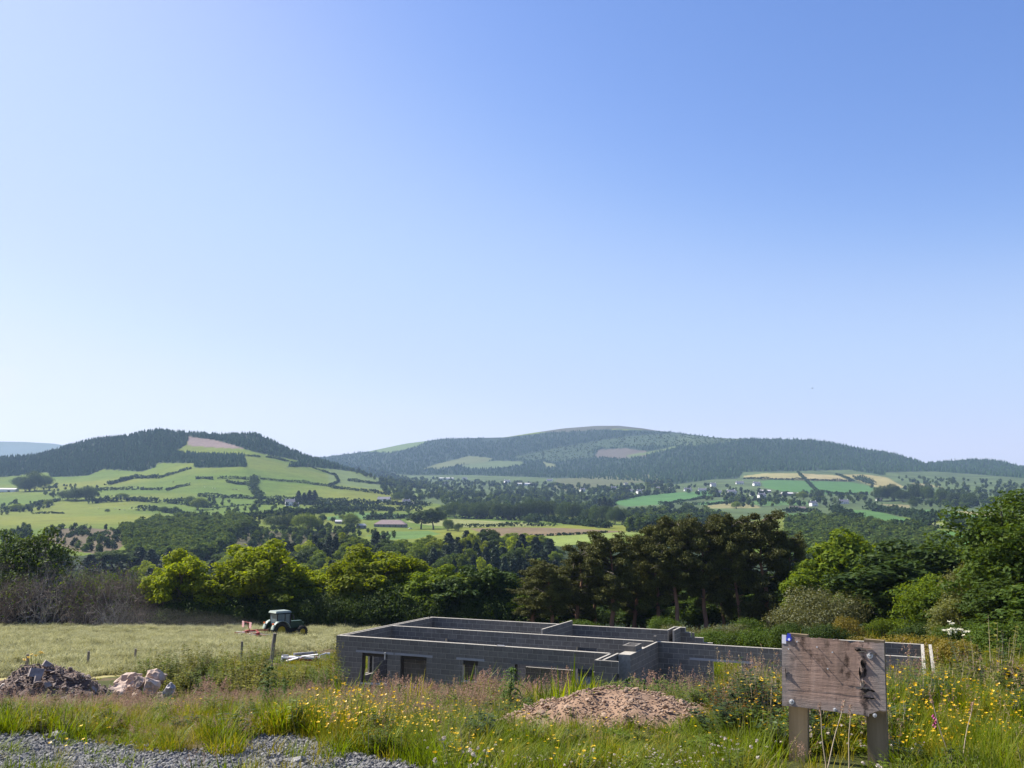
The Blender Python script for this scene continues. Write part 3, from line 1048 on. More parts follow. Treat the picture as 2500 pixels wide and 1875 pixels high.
def env_round(zc, rz, rx, lo=.0, pw=.36):
    def f(q, n):
        d = unit(q.normal(size=(n * 3, 3)))
        d = d[d[:, 2] > lo - .75][:n]
        r = q.uniform(.15, 1, len(d)) ** pw
        p = d * r[:, None] * np.array([rx, rx, rz])
        lump = 1 + .22 * np.sin(3 * np.arctan2(d[:, 1], d[:, 0]) + q.uniform(0, 6)) + .12 * q.normal(size=len(d))
        p[:, :2] *= lump[:, None]
        return p + np.array([0, 0, zc])
    return f


LIMBM = [0]


def env_lobes(seed, k, zc, rz, rx, lr=(.13, .2)):
    """crown of several overlapping domes at different heights"""
    g = np.random.default_rng(seed)
    d = unit(g.normal(size=(k, 3)) * np.array([1, 1, .8]))
    c = d * g.uniform(.45, .95, (k, 1)) * np.array([rx, rx, rz]) * .8 + np.array([0, 0, zc])
    c = np.concatenate([c, [[g.normal(0, .03), g.normal(0, .03), zc + rz * .55], [0, 0, zc - rz * .2]]])
    r_ = np.concatenate([g.uniform(lr[0], lr[1], k), [lr[1], lr[1] * 1.25]])

    def f(q, n):
        w = r_ ** 2 / (r_ ** 2).sum()
        i = q.choice(len(c), n, p=w)
        e = unit(q.normal(size=(n, 3)) + np.array([0, 0, .35]))
        return c[i] + e * (r_[i] * q.uniform(.55, 1.0, n))[:, None]
    return f


def limb(mb, a, b, r0, r1, q, sides=5, seg=4, wob=.06):
    a, b = np.asarray(a, float), np.asarray(b, float)
    t = np.linspace(0, 1, seg + 1)
    P = a + (b - a) * t[:, None]
    L = np.linalg.norm(b - a)
    P[1:-1] += q.normal(0, wob * L, (seg - 1, 3))
    P[:, 2] += np.sin(t * math.pi) * .08 * L
    add_tube(mb, P, r0 + (r1 - r0) * t, sides, LIMBM[0])


def broadleaf(seed, env, ncl, nleaf, size, trunk_h=.28, clr=(.10, .17), tr=.028, limbs=14, lean=0, squash=.8, multi=1):
    """unit-height tree: trunk mesh builder, crown mesh builder"""
    q = np.random.default_rng(seed)
    cs, P, N_ = crown_pts(q, ncl, nleaf, env, clr, squash)
    tb, cb = MB(), MB()
    for k in range(multi):
        top = np.array([lean + q.normal(0, .03), q.normal(0, .03), .78])
        b0 = np.array([q.normal(0, .03) * (multi > 1), q.normal(0, .03) * (multi > 1), -.03])
        Pt = np.array([b0, b0 * .6 + np.array([lean * .2, 0, trunk_h * .5]), b0 + np.array([lean * .5 + q.normal(0, .015), q.normal(0, .015), trunk_h]), top * np.array([.8, .8, .72]), top])
        add_tube(tb, Pt, np.array([tr * 1.25, tr, tr * .8, tr * .45, tr * .1]) / multi ** .5, 7)
        for c in cs[q.permutation(len(cs))[:limbs]]:
            h = q.uniform(trunk_h * .8, .62)
            base = np.array([np.interp(h, Pt[:, 2], Pt[:, 0]), np.interp(h, Pt[:, 2], Pt[:, 1]), h])
            limb(tb, base, c, tr * .42, tr * .07, q)
    V, F = leaves(P, N_, size, jit=.5, r=q)
    cb.add(V, F)
    return tb, cb


def pine_tree(seed, lean=0, bare=.35):
    q = np.random.default_rng(seed)
    tb, cb = MB(), MB()
    n = 8
    t = np.linspace(0, 1, n)
    wob = np.cumsum(q.normal(0, .012, (n, 2)), 0)
    Pt = np.stack([lean * t + wob[:, 0], wob[:, 1], t * .95 - .03], -1)
    rad = .021 * (1 - t) + .005
    add_tube(tb, Pt, rad, 7)
    P, N_ = [], []
    LIMBM[0] = 1
    for i in range(74):
        h = bare + (1 - bare) * (i / 73) ** .85 * .95
        if q.uniform() < .1: continue
        az = q.uniform(0, 2 * math.pi)
        reach = (.10 + .20 * math.sin(min(1, (h - bare + .12) / .55) * math.pi * .62)) * q.uniform(.5, 1.2)
        if h > .82: reach *= .75
        base = np.array([np.interp(h, Pt[:, 2], Pt[:, 0]), np.interp(h, Pt[:, 2], Pt[:, 1]), h])
        tip = base + np.array([math.cos(az) * reach, math.sin(az) * reach, q.uniform(-.02, .07)])
        limb(tb, base, tip, .0065, .002, q, 4, 4, .09)
        for k in range(6):
            f = q.uniform(.3, 1.08)
            c = base + (tip - base) * f + q.normal(0, .014, 3) + np.array([0, 0, .014])
            rr = q.uniform(.03, .058)
            m = int(58 * (rr / .038) ** 2)
            d = unit(q.normal(size=(m, 3)))
            P.append(c + d * rr * q.uniform(.35, 1.05, m)[:, None] * np.array([1.15, 1.15, .62]))
            N_.append(d * .6 + np.array([0, 0, .5]))
    LIMBM[0] = 0
    V, F = leaves(np.concatenate(P), np.concatenate(N_), .021, .42, .8, q)
    cb.add(V, F)
    for i in range(9):                                    # dead snags under the crown
        h = q.uniform(.18, bare + .1)
        az = q.uniform(0, 6.3)
        base = np.array([np.interp(h, Pt[:, 2], Pt[:, 0]), np.interp(h, Pt[:, 2], Pt[:, 1]), h])
        limb(tb, base, base + np.array([math.cos(az), math.sin(az), .25]) * q.uniform(.04, .10), .004, .001, q, 4, 3, .08)
    return tb, cb


def spruce_tree(seed, whorls=30, per=13, width=.20, n=6):
    q = np.random.default_rng(seed)
    tb, cb = MB(), MB()
    add_tube(tb, [(0, 0, -.03), (0, 0, .5), (0, 0, .99)], [.017, .01, .001], 6)
    P, N_ = [], []
    for i in range(whorls):
        h = .07 + .92 * (i / whorls)
        r = width * (1 - h) ** .82 * q.uniform(.75, 1.15) + .006
        for k in range(per):
            az = q.uniform(0, 2 * math.pi)
            for f in np.linspace(.25, 1, n):
                c = np.array([math.cos(az) * r * f, math.sin(az) * r * f, h - .32 * r * f + q.normal(0, .006)])
                P.append(c + q.normal(0, .008, 3))
                N_.append(np.array([math.cos(az) * .7, math.sin(az) * .7, .6]))
    V, F = leaves(np.array(P), np.array(N_), .05, .6, .5, q)
    cb.add(V, F)
    return tb, cb


def twig_bush(seed, stems=13, depth=5, leafy=140, arch=.3):
    q = np.random.default_rng(seed)
    tb, cb = MB(), MB()
    tips = []

    def grow(p, d, L, r, lev):
        n = 3
        P = [p]
        for i in range(n):
            d = unit(d + q.normal(0, .22, 3) + np.array([0, 0, .05]))
            P.append(P[-1] + d * L / n)
        add_tube(tb, P, np.linspace(r, r * .55, n + 1), 4 if lev > 1 else 3, 0, cap=False)
        if lev == 0 or L < .03:
            tips.append(P[-1])
            return
        for k in range(q.integers(2, 4)):
            f = q.uniform(.4, 1)
            b = P[min(n, 1 + int(f * n))]
            grow(b, unit(d + q.normal(0, .62, 3)), L * q.uniform(.55, .78), r * .52, lev - 1)
    for s in range(stems):
        az = q.uniform(0, 6.28)
        b = np.array([math.cos(az), math.sin(az), 0]) * q.uniform(0, .22)
        grow(b - np.array([0, 0, .03]), unit(np.array([math.cos(az) * arch, math.sin(az) * arch, 1.]) + q.normal(0, .2, 3)), q.uniform(.28, .42), .015, depth)
    T = np.array(tips)
    k = q.integers(0, len(T), leafy)
    V, F = leaves(T[k] + q.normal(0, .02, (leafy, 3)), q.normal(size=(leafy, 3)) + np.array([0, 0, .6]), .03, r=q)
    cb.add(V, F)
    return tb, cb


def shrub(seed, rx, ncl, nleaf, size, clr=(.16, .28), top=.86):
    q = np.random.default_rng(seed)
    cs, P, N_ = crown_pts(q, ncl, nleaf, env_round(.44, .40, rx, .3), clr, .9)
    P[:, 2] = np.abs(P[:, 2])
    tb, cb = MB(), MB()
    for c in cs[:9]:
        limb(tb, (q.normal(0, .04), q.normal(0, .04), -.05), c, .014, .004, q)
    V, F = leaves(P, N_, size, jit=.5, r=q)
    cb.add(V, F)
    return tb, cb


TREES = {}


def proto(key, built, bark, leaf):
    tb, cb = built
    TREES[key] = (tb.mesh('trunk', bark, True), cb.mesh('crown', leaf))


TALL = env_round(.60, .36, .25, .0)
WIDE = env_round(.60, .34, .40, .1)
OVAL = env_round(.57, .40, .30, -.2)
for kk, lf in (('bright', 'bright'), ('mid', 'mid'), ('dark', 'dark'), ('deep', 'deep')):
    proto(kk + '0', broadleaf(11 + len(kk), env_lobes(5 + len(kk), 9, .58, .36, .40), 105, 115, .034, clr=(.055, .105)), BARK, LF[lf])
    proto(kk + '1', broadleaf(23 + len(kk), env_lobes(15 + len(kk), 10, .54, .42, .32), 110, 110, .033, multi=2, clr=(.055, .10)), BARK, LF[lf])
proto('bright2', broadleaf(31, env_lobes(33, 8, .58, .38, .26, (.1, .16)), 90, 120, .034, clr=(.05, .09)), BARK, LF['bright'])
proto('willow0', broadleaf(41, OVAL, 110, 120, .026, trunk_h=.12, multi=3), BARK, LF['willow'])
proto('sparse0', broadleaf(43, env_round(.62, .36, .33, -.1, .8), 60, 60, .030, trunk_h=.2, multi=3, limbs=22, clr=(.06, .11)), GBARK, LF['deep'])
proto('birch0', broadleaf(47, env_round(.55, .42, .27, -.3), 90, 100, .028, trunk_h=.1, multi=2), GBARK, LF['mid'])
proto('big0', broadleaf(53, env_lobes(57, 16, .55, .44, .44, (.12, .19)), 240, 100, .0215, trunk_h=.16, clr=(.05, .09), tr=.03), BARK, LF['deep'])
for i_, (ln, br) in enumerate(((0, .28), (.06, .2), (-.05, .36), (.02, .14))):
    proto('pine%d' % i_, pine_tree(60 + i_, ln, br), [PBARK, BARK], LF['pine'])
proto('spruce0', spruce_tree(71), BARK, LF['spruce'])
proto('spruce1', spruce_tree(73, 28, 13, .25), BARK, LF['spruce'])
proto('twig0', twig_bush(81), TWIG, LF['deep'])
proto('twig1', twig_bush(82, 12, 5, 420, .5), TWIG, LF['mid'])
proto('twig2', twig_bush(83, 10, 5, 80, .75), GBARK, LF['deep'])
proto('shrubmid0', shrub(91, .55, 60, 110, .045), BARK, LF['mid'])
proto('shrubdark0', shrub(92, .6, 60, 110, .045), BARK, LF['dark'])
proto('shrubdeep0', shrub(95, .6, 60, 110, .045), BARK, LF['deep'])
proto('shrubolive0', shrub(93, .62, 80, 150, .030), BARK, LF['olive'])
proto('shrubgorse0', shrub(94, .55, 45, 110, .045), BARK, LF['gorse'])
proto('shrubbright0', shrub(96, .55, 60, 100, .045), BARK, LF['bright'])


def width_of(key):
    me = TREES[key][1]
    n = len(me.vertices)
    co = np.empty(n * 3, np.float32)
    me.vertices.foreach_get('co', co)
    co = co.reshape(-1, 3)
    return np.percentile(co[:, 0], 98) - np.percentile(co[:, 0], 2), np.percentile(co[:, 2], 99.7)


TW = {k: width_of(k) for k in TREES}


def plant(key, name, px, top, Y, wpx, label, cat='tree', group=None, rz=None, sink=0, base=None):
    """a tree whose crown top shows at (px, top) when standing Y metres out, wpx photo pixels wide"""
    P = at(px, top, Y)
    x = float(P[0])
    g = gz(x, Y) - sink if base is None else base
    h = (P[2] - g) / TW[key][1]
    if Y > 300 and h < 6: return None
    w = (min(wpx * Y / FPX, 1.1 * h) if Y > 300 else wpx * Y / FPX) / TW[key][0]
    t = thing(name, label, cat, (x, Y, g), random.uniform(0, 6.3) if rz is None else rz, group, (w, w, h))
    link('trunk', TREES[key][0], t)
    link('crown', TREES[key][1], t)
    return t


# --- edge of the hay field: grey thicket and pale green trees
for px, top, Y, w, k in ((-60, 1400, 132, 150, 'twig0'), (40, 1395, 129, 150, 'twig2'), (120, 1400, 131, 160, 'twig0'), (215, 1410, 128, 150, 'twig1'), (300, 1402, 131, 150, 'twig0'),
                         (365, 1412, 130, 140, 'twig2'), (5, 1440, 127, 120, 'twig1'), (90, 1452, 126, 110, 'twig2'), (180, 1450, 126, 120, 'twig0'), (270, 1446, 126, 120, 'twig2'), (340, 1452, 126, 110, 'twig0'), (420, 1455, 127, 100, 'twig1'), (150, 1372, 130, 140, 'twig2'), (250, 1388, 130, 140, 'twig0'), (330, 1392, 129, 130, 'twig0'), (195, 1395, 127, 140, 'twig0'), (290, 1412, 127, 130, 'twig2'), (70, 1410, 127, 130, 'twig0'), (130, 1425, 126, 120, 'twig2'), (380, 1425, 127, 110, 'twig0'), (20, 1420, 126, 120, 'twig0'), (230, 1435, 125.5, 120, 'twig0')):
    plant(k, 'bare_bush', px, top - 20, Y, w * 1.1, 'grey leafless bush in the tangled thicket left of the hay field edge trees', 'bush', 'bare thicket bushes at the field edge')
for px, top, Y, w in ((-40, 1425, 137, 150), (60, 1420, 137, 150), (150, 1428, 137, 150), (240, 1425, 137, 150), (330, 1428, 137, 150), (395, 1440, 137, 110)):
    plant('shrubdark0', 'thicket_bush', px, top, Y, w, 'dark bush seen through the grey leafless thicket', 'bush', 'dark bushes behind the bare thicket', sink=.8)
plant('sparse0', 'sparse_tree', 42, 1297, 134, 110, 'thin crowned dark tree at the far left above the grey thicket')
plant('sparse0', 'sparse_tree', 100, 1288, 132, 130, 'taller sparse tree with pale forked stems in the grey thicket')
plant('sparse0', 'sparse_tree', -40, 1330, 138, 120, 'ragged dark tree cut by the left picture edge')
plant('shrubdeep0', 'thicket_bush', 230, 1400, 138, 160, 'dark leafy bush behind the grey thicket', 'bush')
plant('shrubdeep0', 'thicket_bush', 330, 1412, 139, 150, 'dark leafy bush between the grey thicket and the round pale tree', 'bush')
plant('bright0', 'field_tree', 441, 1346, 128, 118, 'round pale green tree standing alone right of the grey thicket', rz=.4)
plant('bright1', 'field_tree', 560, 1368, 130, 120, 'pale green tree at the left of the double crowned clump behind the tractor')
plant('bright1', 'field_tree', 655, 1322, 131, 150, 'tallest yellow green tree of the clump behind the tractor', rz=2.)
plant('bright2', 'field_tree', 610, 1335, 133, 120, 'yellow green tree crowded against the tallest one behind the tractor')
plant('bright0', 'field_tree', 762, 1384, 132, 105, 'small pale tree right of the clump behind the tractor')
plant('mid0', 'field_tree', 700, 1400, 129, 120, 'mid green tree right above the tractor cab')
plant('bright0', 'field_tree', 925, 1336, 133, 170, 'broad yellow green tree above the back corner of the block house', rz=1.)
plant('bright1', 'field_tree', 860, 1358, 131, 110, 'yellow green tree left of the broad one above the block house')
plant('bright2', 'field_tree', 1005, 1362, 134, 80, 'narrow pale tree right of the broad one above the block house')
plant('mid1', 'field_tree', 1040, 1400, 130, 110, 'lower mid green tree between the broad pale tree and the dark round one')
plant('mid0', 'field_tree', 1100, 1382, 132, 130, 'mid green tree left of the dark round one above the block house')
plant('dark0', 'field_tree', 1172, 1384, 130, 120, 'dark round tree above the back wall of the block house')
plant('bright1', 'field_tree', 1262, 1412, 131, 100, 'low bright tree at the left foot of the pines')
plant('mid1', 'field_tree', 1300, 1440, 128, 90, 'small green tree under the first pines')
x_ = 400
while x_ < 1290:
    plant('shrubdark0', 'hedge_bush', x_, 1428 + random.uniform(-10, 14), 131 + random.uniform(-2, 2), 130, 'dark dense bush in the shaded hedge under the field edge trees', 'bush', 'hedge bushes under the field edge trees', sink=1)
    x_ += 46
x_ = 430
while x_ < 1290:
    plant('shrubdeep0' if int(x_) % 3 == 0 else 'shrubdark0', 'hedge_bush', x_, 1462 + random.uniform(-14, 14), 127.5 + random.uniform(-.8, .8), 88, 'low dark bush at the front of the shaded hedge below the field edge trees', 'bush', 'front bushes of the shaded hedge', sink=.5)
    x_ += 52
# --- Scots pines behind the house
PINES = [(1300, 1388, 121, 95, 1, 'low leaning pine at the left end of the pine grove'), (1345, 1368, 118, 100, 0, 'second pine from the left end of the grove'),
         (1400, 1334, 120, 105, 3, 'broad dark pine third from the left end of the grove'), (1450, 1322, 123, 90, 2, 'slim pine behind the left half of the grove'),
         (1492, 1300, 117, 115, 0, 'dense pine with a domed top left of the middle of the grove'), (1545, 1310, 122, 100, 3, 'pine in the second row left of the middle of the grove'),
         (1600, 1288, 119, 110, 1, 'wide topped pine at the middle of the grove'), (1652, 1266, 116, 115, 2, 'tall pine with a bare trunk right of the middle of the grove'),
         (1716, 1259, 118, 110, 0, 'tall pine with a pale lit trunk right of the middle'), (1760, 1285, 123, 90, 3, 'pine in shade behind the two pale trunks'),
         (1806, 1260, 117, 90, 2, 'pine with a pale forked trunk near the right of the grove'), (1876, 1252, 116, 135, 3, 'biggest pine crown at the right end of the grove'),
         (1922, 1300, 119, 80, 0, 'last pine at the right edge of the grove')]
for i, (px, top, Y, w, v, lab) in enumerate(PINES):
    plant('pine%d' % v, 'pine_tree', px, top, Y, w * .98, lab, 'pine tree', 'pines behind the block house', rz=(i * 2.4) % 6.28)
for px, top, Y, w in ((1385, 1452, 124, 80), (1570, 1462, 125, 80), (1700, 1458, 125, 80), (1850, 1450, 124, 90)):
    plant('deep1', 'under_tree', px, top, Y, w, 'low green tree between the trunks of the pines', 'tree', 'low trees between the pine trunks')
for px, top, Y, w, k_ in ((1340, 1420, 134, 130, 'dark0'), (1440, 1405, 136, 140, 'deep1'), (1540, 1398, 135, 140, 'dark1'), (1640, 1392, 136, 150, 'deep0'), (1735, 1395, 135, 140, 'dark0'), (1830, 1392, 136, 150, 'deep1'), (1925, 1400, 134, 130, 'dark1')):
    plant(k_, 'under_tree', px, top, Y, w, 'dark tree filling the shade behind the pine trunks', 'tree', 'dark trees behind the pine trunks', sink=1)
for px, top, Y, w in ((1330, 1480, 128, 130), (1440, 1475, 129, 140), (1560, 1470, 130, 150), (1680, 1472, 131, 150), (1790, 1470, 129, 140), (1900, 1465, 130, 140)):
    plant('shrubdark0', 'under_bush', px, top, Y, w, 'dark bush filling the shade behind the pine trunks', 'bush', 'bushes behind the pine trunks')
for px, top, Y, w in ((1420, 1512, 104, 90), (1620, 1505, 106, 80), (1830, 1508, 102, 80)):
    plant('shrubdeep0', 'under_bush', px, top, Y, w, 'green bush lit at the foot of the pines', 'bush', 'lit bushes at the foot of the pines')

# --- right of the pines
plant('mid1', 'broad_tree', 2052, 1297, 112, 150, 'mid green tree with a pointed top right of the pines')
plant('mid0', 'broad_tree', 1975, 1370, 110, 130, 'lower green tree close to the last pine')
plant('deep1', 'broad_tree', 2110, 1360, 108, 110, 'dark green tree between the pointed tree and the round oak')
plant('dark0', 'oak_tree', 2222, 1325, 98, 235, 'broad dark oak with a domed crown right of centre')
plant('deep0', 'broad_tree', 2150, 1420, 96, 140, 'dark tree over the gap with the pale field')
plant('shrubolive0', 'willow_bush', 1990, 1436, 92, 190, 'rounded grey green willow bush left of the sign', 'bush')
plant('shrubgorse0', 'gorse_bush', 2068, 1505, 80, 70, 'small yellowish gorse bush beside the grey green willow', 'bush')
plant('shrubdark0', 'juniper_bush', 2012, 1524, 72, 95, 'dark spiky looking bush right above the sign board', 'bush')
plant('shrubdark0', 'juniper_bush', 1935, 1520, 74, 80, 'dark low bush behind the wall head left of the sign', 'bush')
plant('birch0', 'birch_tree', 2268, 1404, 84, 130, 'light leaved birch in front of the dark oak')
plant('deep1', 'broad_tree', 2320, 1440, 82, 110, 'leafy green tree between the birch and the willow')
plant('willow0', 'willow_tree', 2378, 1372, 78, 130, 'yellow green willow in front of the big right hand tree')
plant('willow0', 'willow_tree', 2330, 1465, 70, 120, 'lower yellow green willow bush over the elder flowers')
plant('big0', 'sycamore_tree', 2505, 1206, 74, 330, 'very large dark sycamore filling the right edge', rz=.7)
plant('deep0', 'broad_tree', 2450, 1420, 66, 160, 'green tree low in front of the big sycamore')
plant('deep1', 'broad_tree', 2540, 1430, 62, 200, 'green tree cut by the right edge under the sycamore')
plant('shrubdeep0', 'elder_bush', 2345, 1520, 60, 150, 'elder bush with flat cream flower heads', 'bush')
plant('shrubdeep0', 'roadside_bush', 2450, 1515, 56, 170, 'dense green bush right of the elder', 'bush')
plant('shrubdark0', 'roadside_bush', 2260, 1520, 80, 110, 'dark bush under the birch', 'bush')
plant('shrubmid0', 'gap_bush', 2160, 1510, 88, 80, 'light bush standing in the gap with the pale field', 'bush')
plant('shrubmid0', 'far_bush', 2420, 1480, 90, 200, 'bush in shade behind the willow', 'bush')
# hedge behind the house on the right
for i, (px, top, Y, w) in enumerate(((1690, 1545, 62, 90), (1745, 1535, 66, 90), (1800, 1540, 64, 100), (1860, 1533, 62, 100), (1915, 1528, 60, 90))):
    plant('shrubdeep0', 'garden_hedge_bush', px, top, Y, w, 'dark green hedge bush seen over the broken right part of the block house', 'bush', 'hedge bushes behind the block house')
for i, (px, top, Y, w) in enumerate(((1660, 1528, 74, 120), (1780, 1524, 76, 130), (2110, 1555, 56, 120), (2190, 1550, 54, 110), (2260, 1552, 50, 110), (2330, 1560, 46, 120))):
    plant('shrubolive0' if i < 2 else 'shrubgorse0', 'rough_bush', px, top, Y, w, 'low yellow green scrub bush ' + ('before the pines' if i < 2 else 'along the right end of the block house'), 'bush', 'scrub before the pines' if i < 2 else 'scrub beside the block house')

# elder flowers: flat cream heads on the elder bush
ELD = surf('elder_flower', [(.6, .56, .38), (.8, .77, .6)], 30, .8)
eb = [o_ for o_ in C.objects if o_.name.startswith('elder_bush')][0]
q = np.random.default_rng(5)
for i in range(16):
    p = at(2322 + q.uniform(-18, 42), 1533 + q.uniform(-16, 26), 59.0 - 1.6)
    k = 26
    a, r_ = q.uniform(0, 6.3, k), .11 * np.sqrt(q.uniform(0, 1, k))
    V, F = leaves(np.stack([r_ * np.cos(a), r_ * np.sin(a), .03 * q.normal(size=k)], -1) + p, np.tile(np.array([-.2, -.5, 1.]), (k, 1)), .05, .9, .3, q)
    fo = MB().add(V, F).obj('flower_head', ELD)
    fo.parent = eb
    fo.matrix_parent_inverse = Matrix.LocRotScale(eb.location, eb.rotation_euler, eb.scale).inverted()
# ------------------------------------------------------------------ across the valley
_FY = np.geomspace(400, 7000, 900)
_fu = np.linspace(-.7, .7, 701)
_E = np.stack([far_z(u_ * _FY, _FY) / _FY for u_ in _fu])          # (u, Y) slope of sight


def land(px, py):
    """photo pixels -> points on the far land (vectorised)"""
    d = ray(px, py)
    u, e = d[:, 0] / d[:, 1], d[:, 2] / d[:, 1]
    k = np.clip(np.rint((u + .7) / 1.4 * 700).astype(int), 0, 700)
    Y = np.zeros(len(u))
    for i in range(0, len(u), 4000):
        h = _E[k[i:i + 4000]] >= e[i:i + 4000, None]
        j = h.argmax(1)
        Y[i:i + 4000] = np.where(h.any(1), _FY[j], np.nan)
    x = u * Y
    ok = ~np.isnan(Y)
    z = far_z(np.where(ok, x, 0), np.where(ok, Y, 500))
    return np.stack([x, Y, z], -1)[ok]


def poly_pts(poly, n, q):
    p = np.array(poly)
    x = q.uniform(p[:, 0].min(), p[:, 0].max(), n * 4)
    y = q.uniform(p[:, 1].min(), p[:, 1].max(), n * 4)
    k = inpoly(x, y, poly)
    return x[k][:n], y[k][:n]


def far_tree(seed, leaf, n=26, m=9, size=.17):
    q = np.random.default_rng(seed)
    cs, P, N_ = crown_pts(q, n, m, env_round(.52, .42, .36, -.3), (.14, .24), .9)
    mb = MB()
    V, F = leaves(P, N_, size, .8, .5, q)
    mb.add(V, F)
    add_tube(mb, [(0, 0, -.1), (0, 0, .6)], [.03, .015], 4, 1)
    return mb.mesh('far_tree', [leaf, BARK])


def far_spruce(seed, w=.2):
    q = np.random.default_rng(seed)
    mb = MB()
    for k, (z0, z1, r) in enumerate(((.04, .5, w), (.3, .76, w * .72), (.55, 1.0, w * .42))):
        n = 7
        a = np.arange(n) / n * 6.283 + q.uniform(0, 1)
        rr = r * q.uniform(.7, 1.25, n)
        V = np.concatenate([np.stack([rr * np.cos(a), rr * np.sin(a), z0 + q.uniform(-.04, .04, n)], -1), [[q.normal(0, .01), 0, z1]]])
        mb.add(V, [[i, (i + 1) % n, n] for i in range(n)])
    return mb.mesh('far_spruce', LF['farneedle'])


FARV = [far_tree(1, LF['far']), far_tree(2, LF['farlight']), far_tree(3, LF['fardark']), far_tree(4, LF['farlight'], 20, 10, .2), far_tree(5, LF['fardark'])]
SPRV = [far_spruce(1), far_spruce(2, .24), far_spruce(3, .17)]


def wood(name, polys, h, label, variants, seed, wid=1., cat='woodland', excl=()):
    q = np.random.default_rng(seed)
    PX, PY = [], []
    for poly, n in polys:
        x, y = poly_pts(poly, n, q)
        k = np.ones(len(x), bool)
        for e in excl:
            k &= ~inpoly(x, y, e)
        PX.append(x[k]); PY.append(y[k])
    P = land(np.concatenate(PX), np.concatenate(PY))
    n = len(P)
    hh = q.uniform(h[0], h[1], n)
    S = np.stack([hh * wid * q.uniform(.8, 1.25, n), hh * wid * q.uniform(.8, 1.25, n), hh], -1)
    rot = np.stack([np.zeros(n), np.zeros(n), q.uniform(0, 6.3, n)], -1)
    scatter(name, P, S, rot, q.integers(0, len(variants), n), variants, label, cat, LF['far'])


LIGHT = [POLY[k] for k in ('light_a', 'light_b', 'light_c', 'clearfell_main', 'strip_a', 'strip_b', 'regrowth', 'regrowth_b')] + [POLY['clearfell_left']]
TOPM = [(1180, 1030), (1640, 1030), (1640, 1054), (1560, 1056), (1450, 1050), (1350, 1056), (1180, 1080)]
wood('conifer_plantation', [(POLY['forest_left'], 9000), (POLY['forest_crest'], 3400)], (7, 10), 'dark conifer plantation covering the top of the left hill', SPRV, 3, 1.6, excl=LIGHT)
wood('conifer_plantation', [(POLY['main_forest'], 20000)], (9, 13), 'dark conifer forest covering the long right hill', SPRV, 4, 1.5, excl=LIGHT + [TOPM])
wood('regrowth_scrub', [(POLY['regrowth'], 900), (POLY['regrowth_b'], 300)], (4, 8), 'thin young growth on the felled part of the long right hill', SPRV + FARV[:2], 14, 1.3, excl=[POLY['clearfell_main']])
wood('young_wood', [(POLY['wood_left'], 900)], (7, 11), 'rounded mass of mid green young wood on the left slope', [FARV[1], FARV[3], FARV[0]], 5, 1.1)
wood('young_wood', [([(1920, 1275), (1990, 1262), (2030, 1268), (2080, 1283), (2200, 1290), (2260, 1300), (2300, 1320), (2340, 1345), (2360, 1390), (1920, 1390)], 1300)], (7, 11), 'rounded mass of mid green young wood behind the right hand trees', [FARV[1], FARV[3], FARV[0]], 6, 1.1)
wood('valley_wood', [([(930, 1165), (1060, 1170), (1250, 1180), (1480, 1190), (1640, 1175), (1660, 1200), (1560, 1215), (1480, 1230), (1400, 1225), (1250, 1222), (1100, 1215), (1000, 1225), (930, 1200)], 900),
                     ([(840, 1132), (960, 1158), (1040, 1180), (1040, 1195), (950, 1185), (850, 1150)], 160),
                     ([(1040, 1205), (1250, 1215), (1420, 1228), (1520, 1235), (1420, 1262), (1100, 1240)], 330),
                     ([(1530, 1255), (1650, 1240), (1760, 1258), (1780, 1290), (1530, 1302)], 300)], (8, 13), 'mixed trees of the valley floor below the long right hill', FARV, 7)
wood('hedgerow_trees', [([(1650, 1190), (1760, 1180), (1800, 1195), (1900, 1205), (2120, 1205), (2130, 1235), (1900, 1236), (1800, 1242), (1700, 1215)], 190),
                        ([(2120, 1190), (2200, 1185), (2330, 1200), (2450, 1215), (2500, 1225), (2500, 1245), (2300, 1240), (2130, 1225)], 220),
                        ([(2170, 1165), (2300, 1167), (2500, 1180), (2500, 1220), (2300, 1205)], 150)], (7, 12), 'trees and scrub between the fields and houses of the right slope', FARV, 8)
wood('slope_scrub', [([(450, 1215), (560, 1220), (640, 1240), (700, 1235), (850, 1240), (1000, 1250), (1000, 1265), (700, 1262), (500, 1255)], 120),
                     ([(0, 1225), (120, 1228), (150, 1245), (0, 1262)], 40), ([(60, 1182), (240, 1190), (240, 1222), (80, 1212)], 70),
                     ([(620, 1255), (820, 1262), (900, 1300), (1000, 1318), (840, 1330), (600, 1335)], 150), (POLY['bracken'], 60), (POLY['scrub_right'], 80),
                     ([(0, 1290), (60, 1290), (110, 1330), (0, 1370)], 50)], (3, 7.5), 'scattered scrub and small trees on the left slope', FARV, 9)


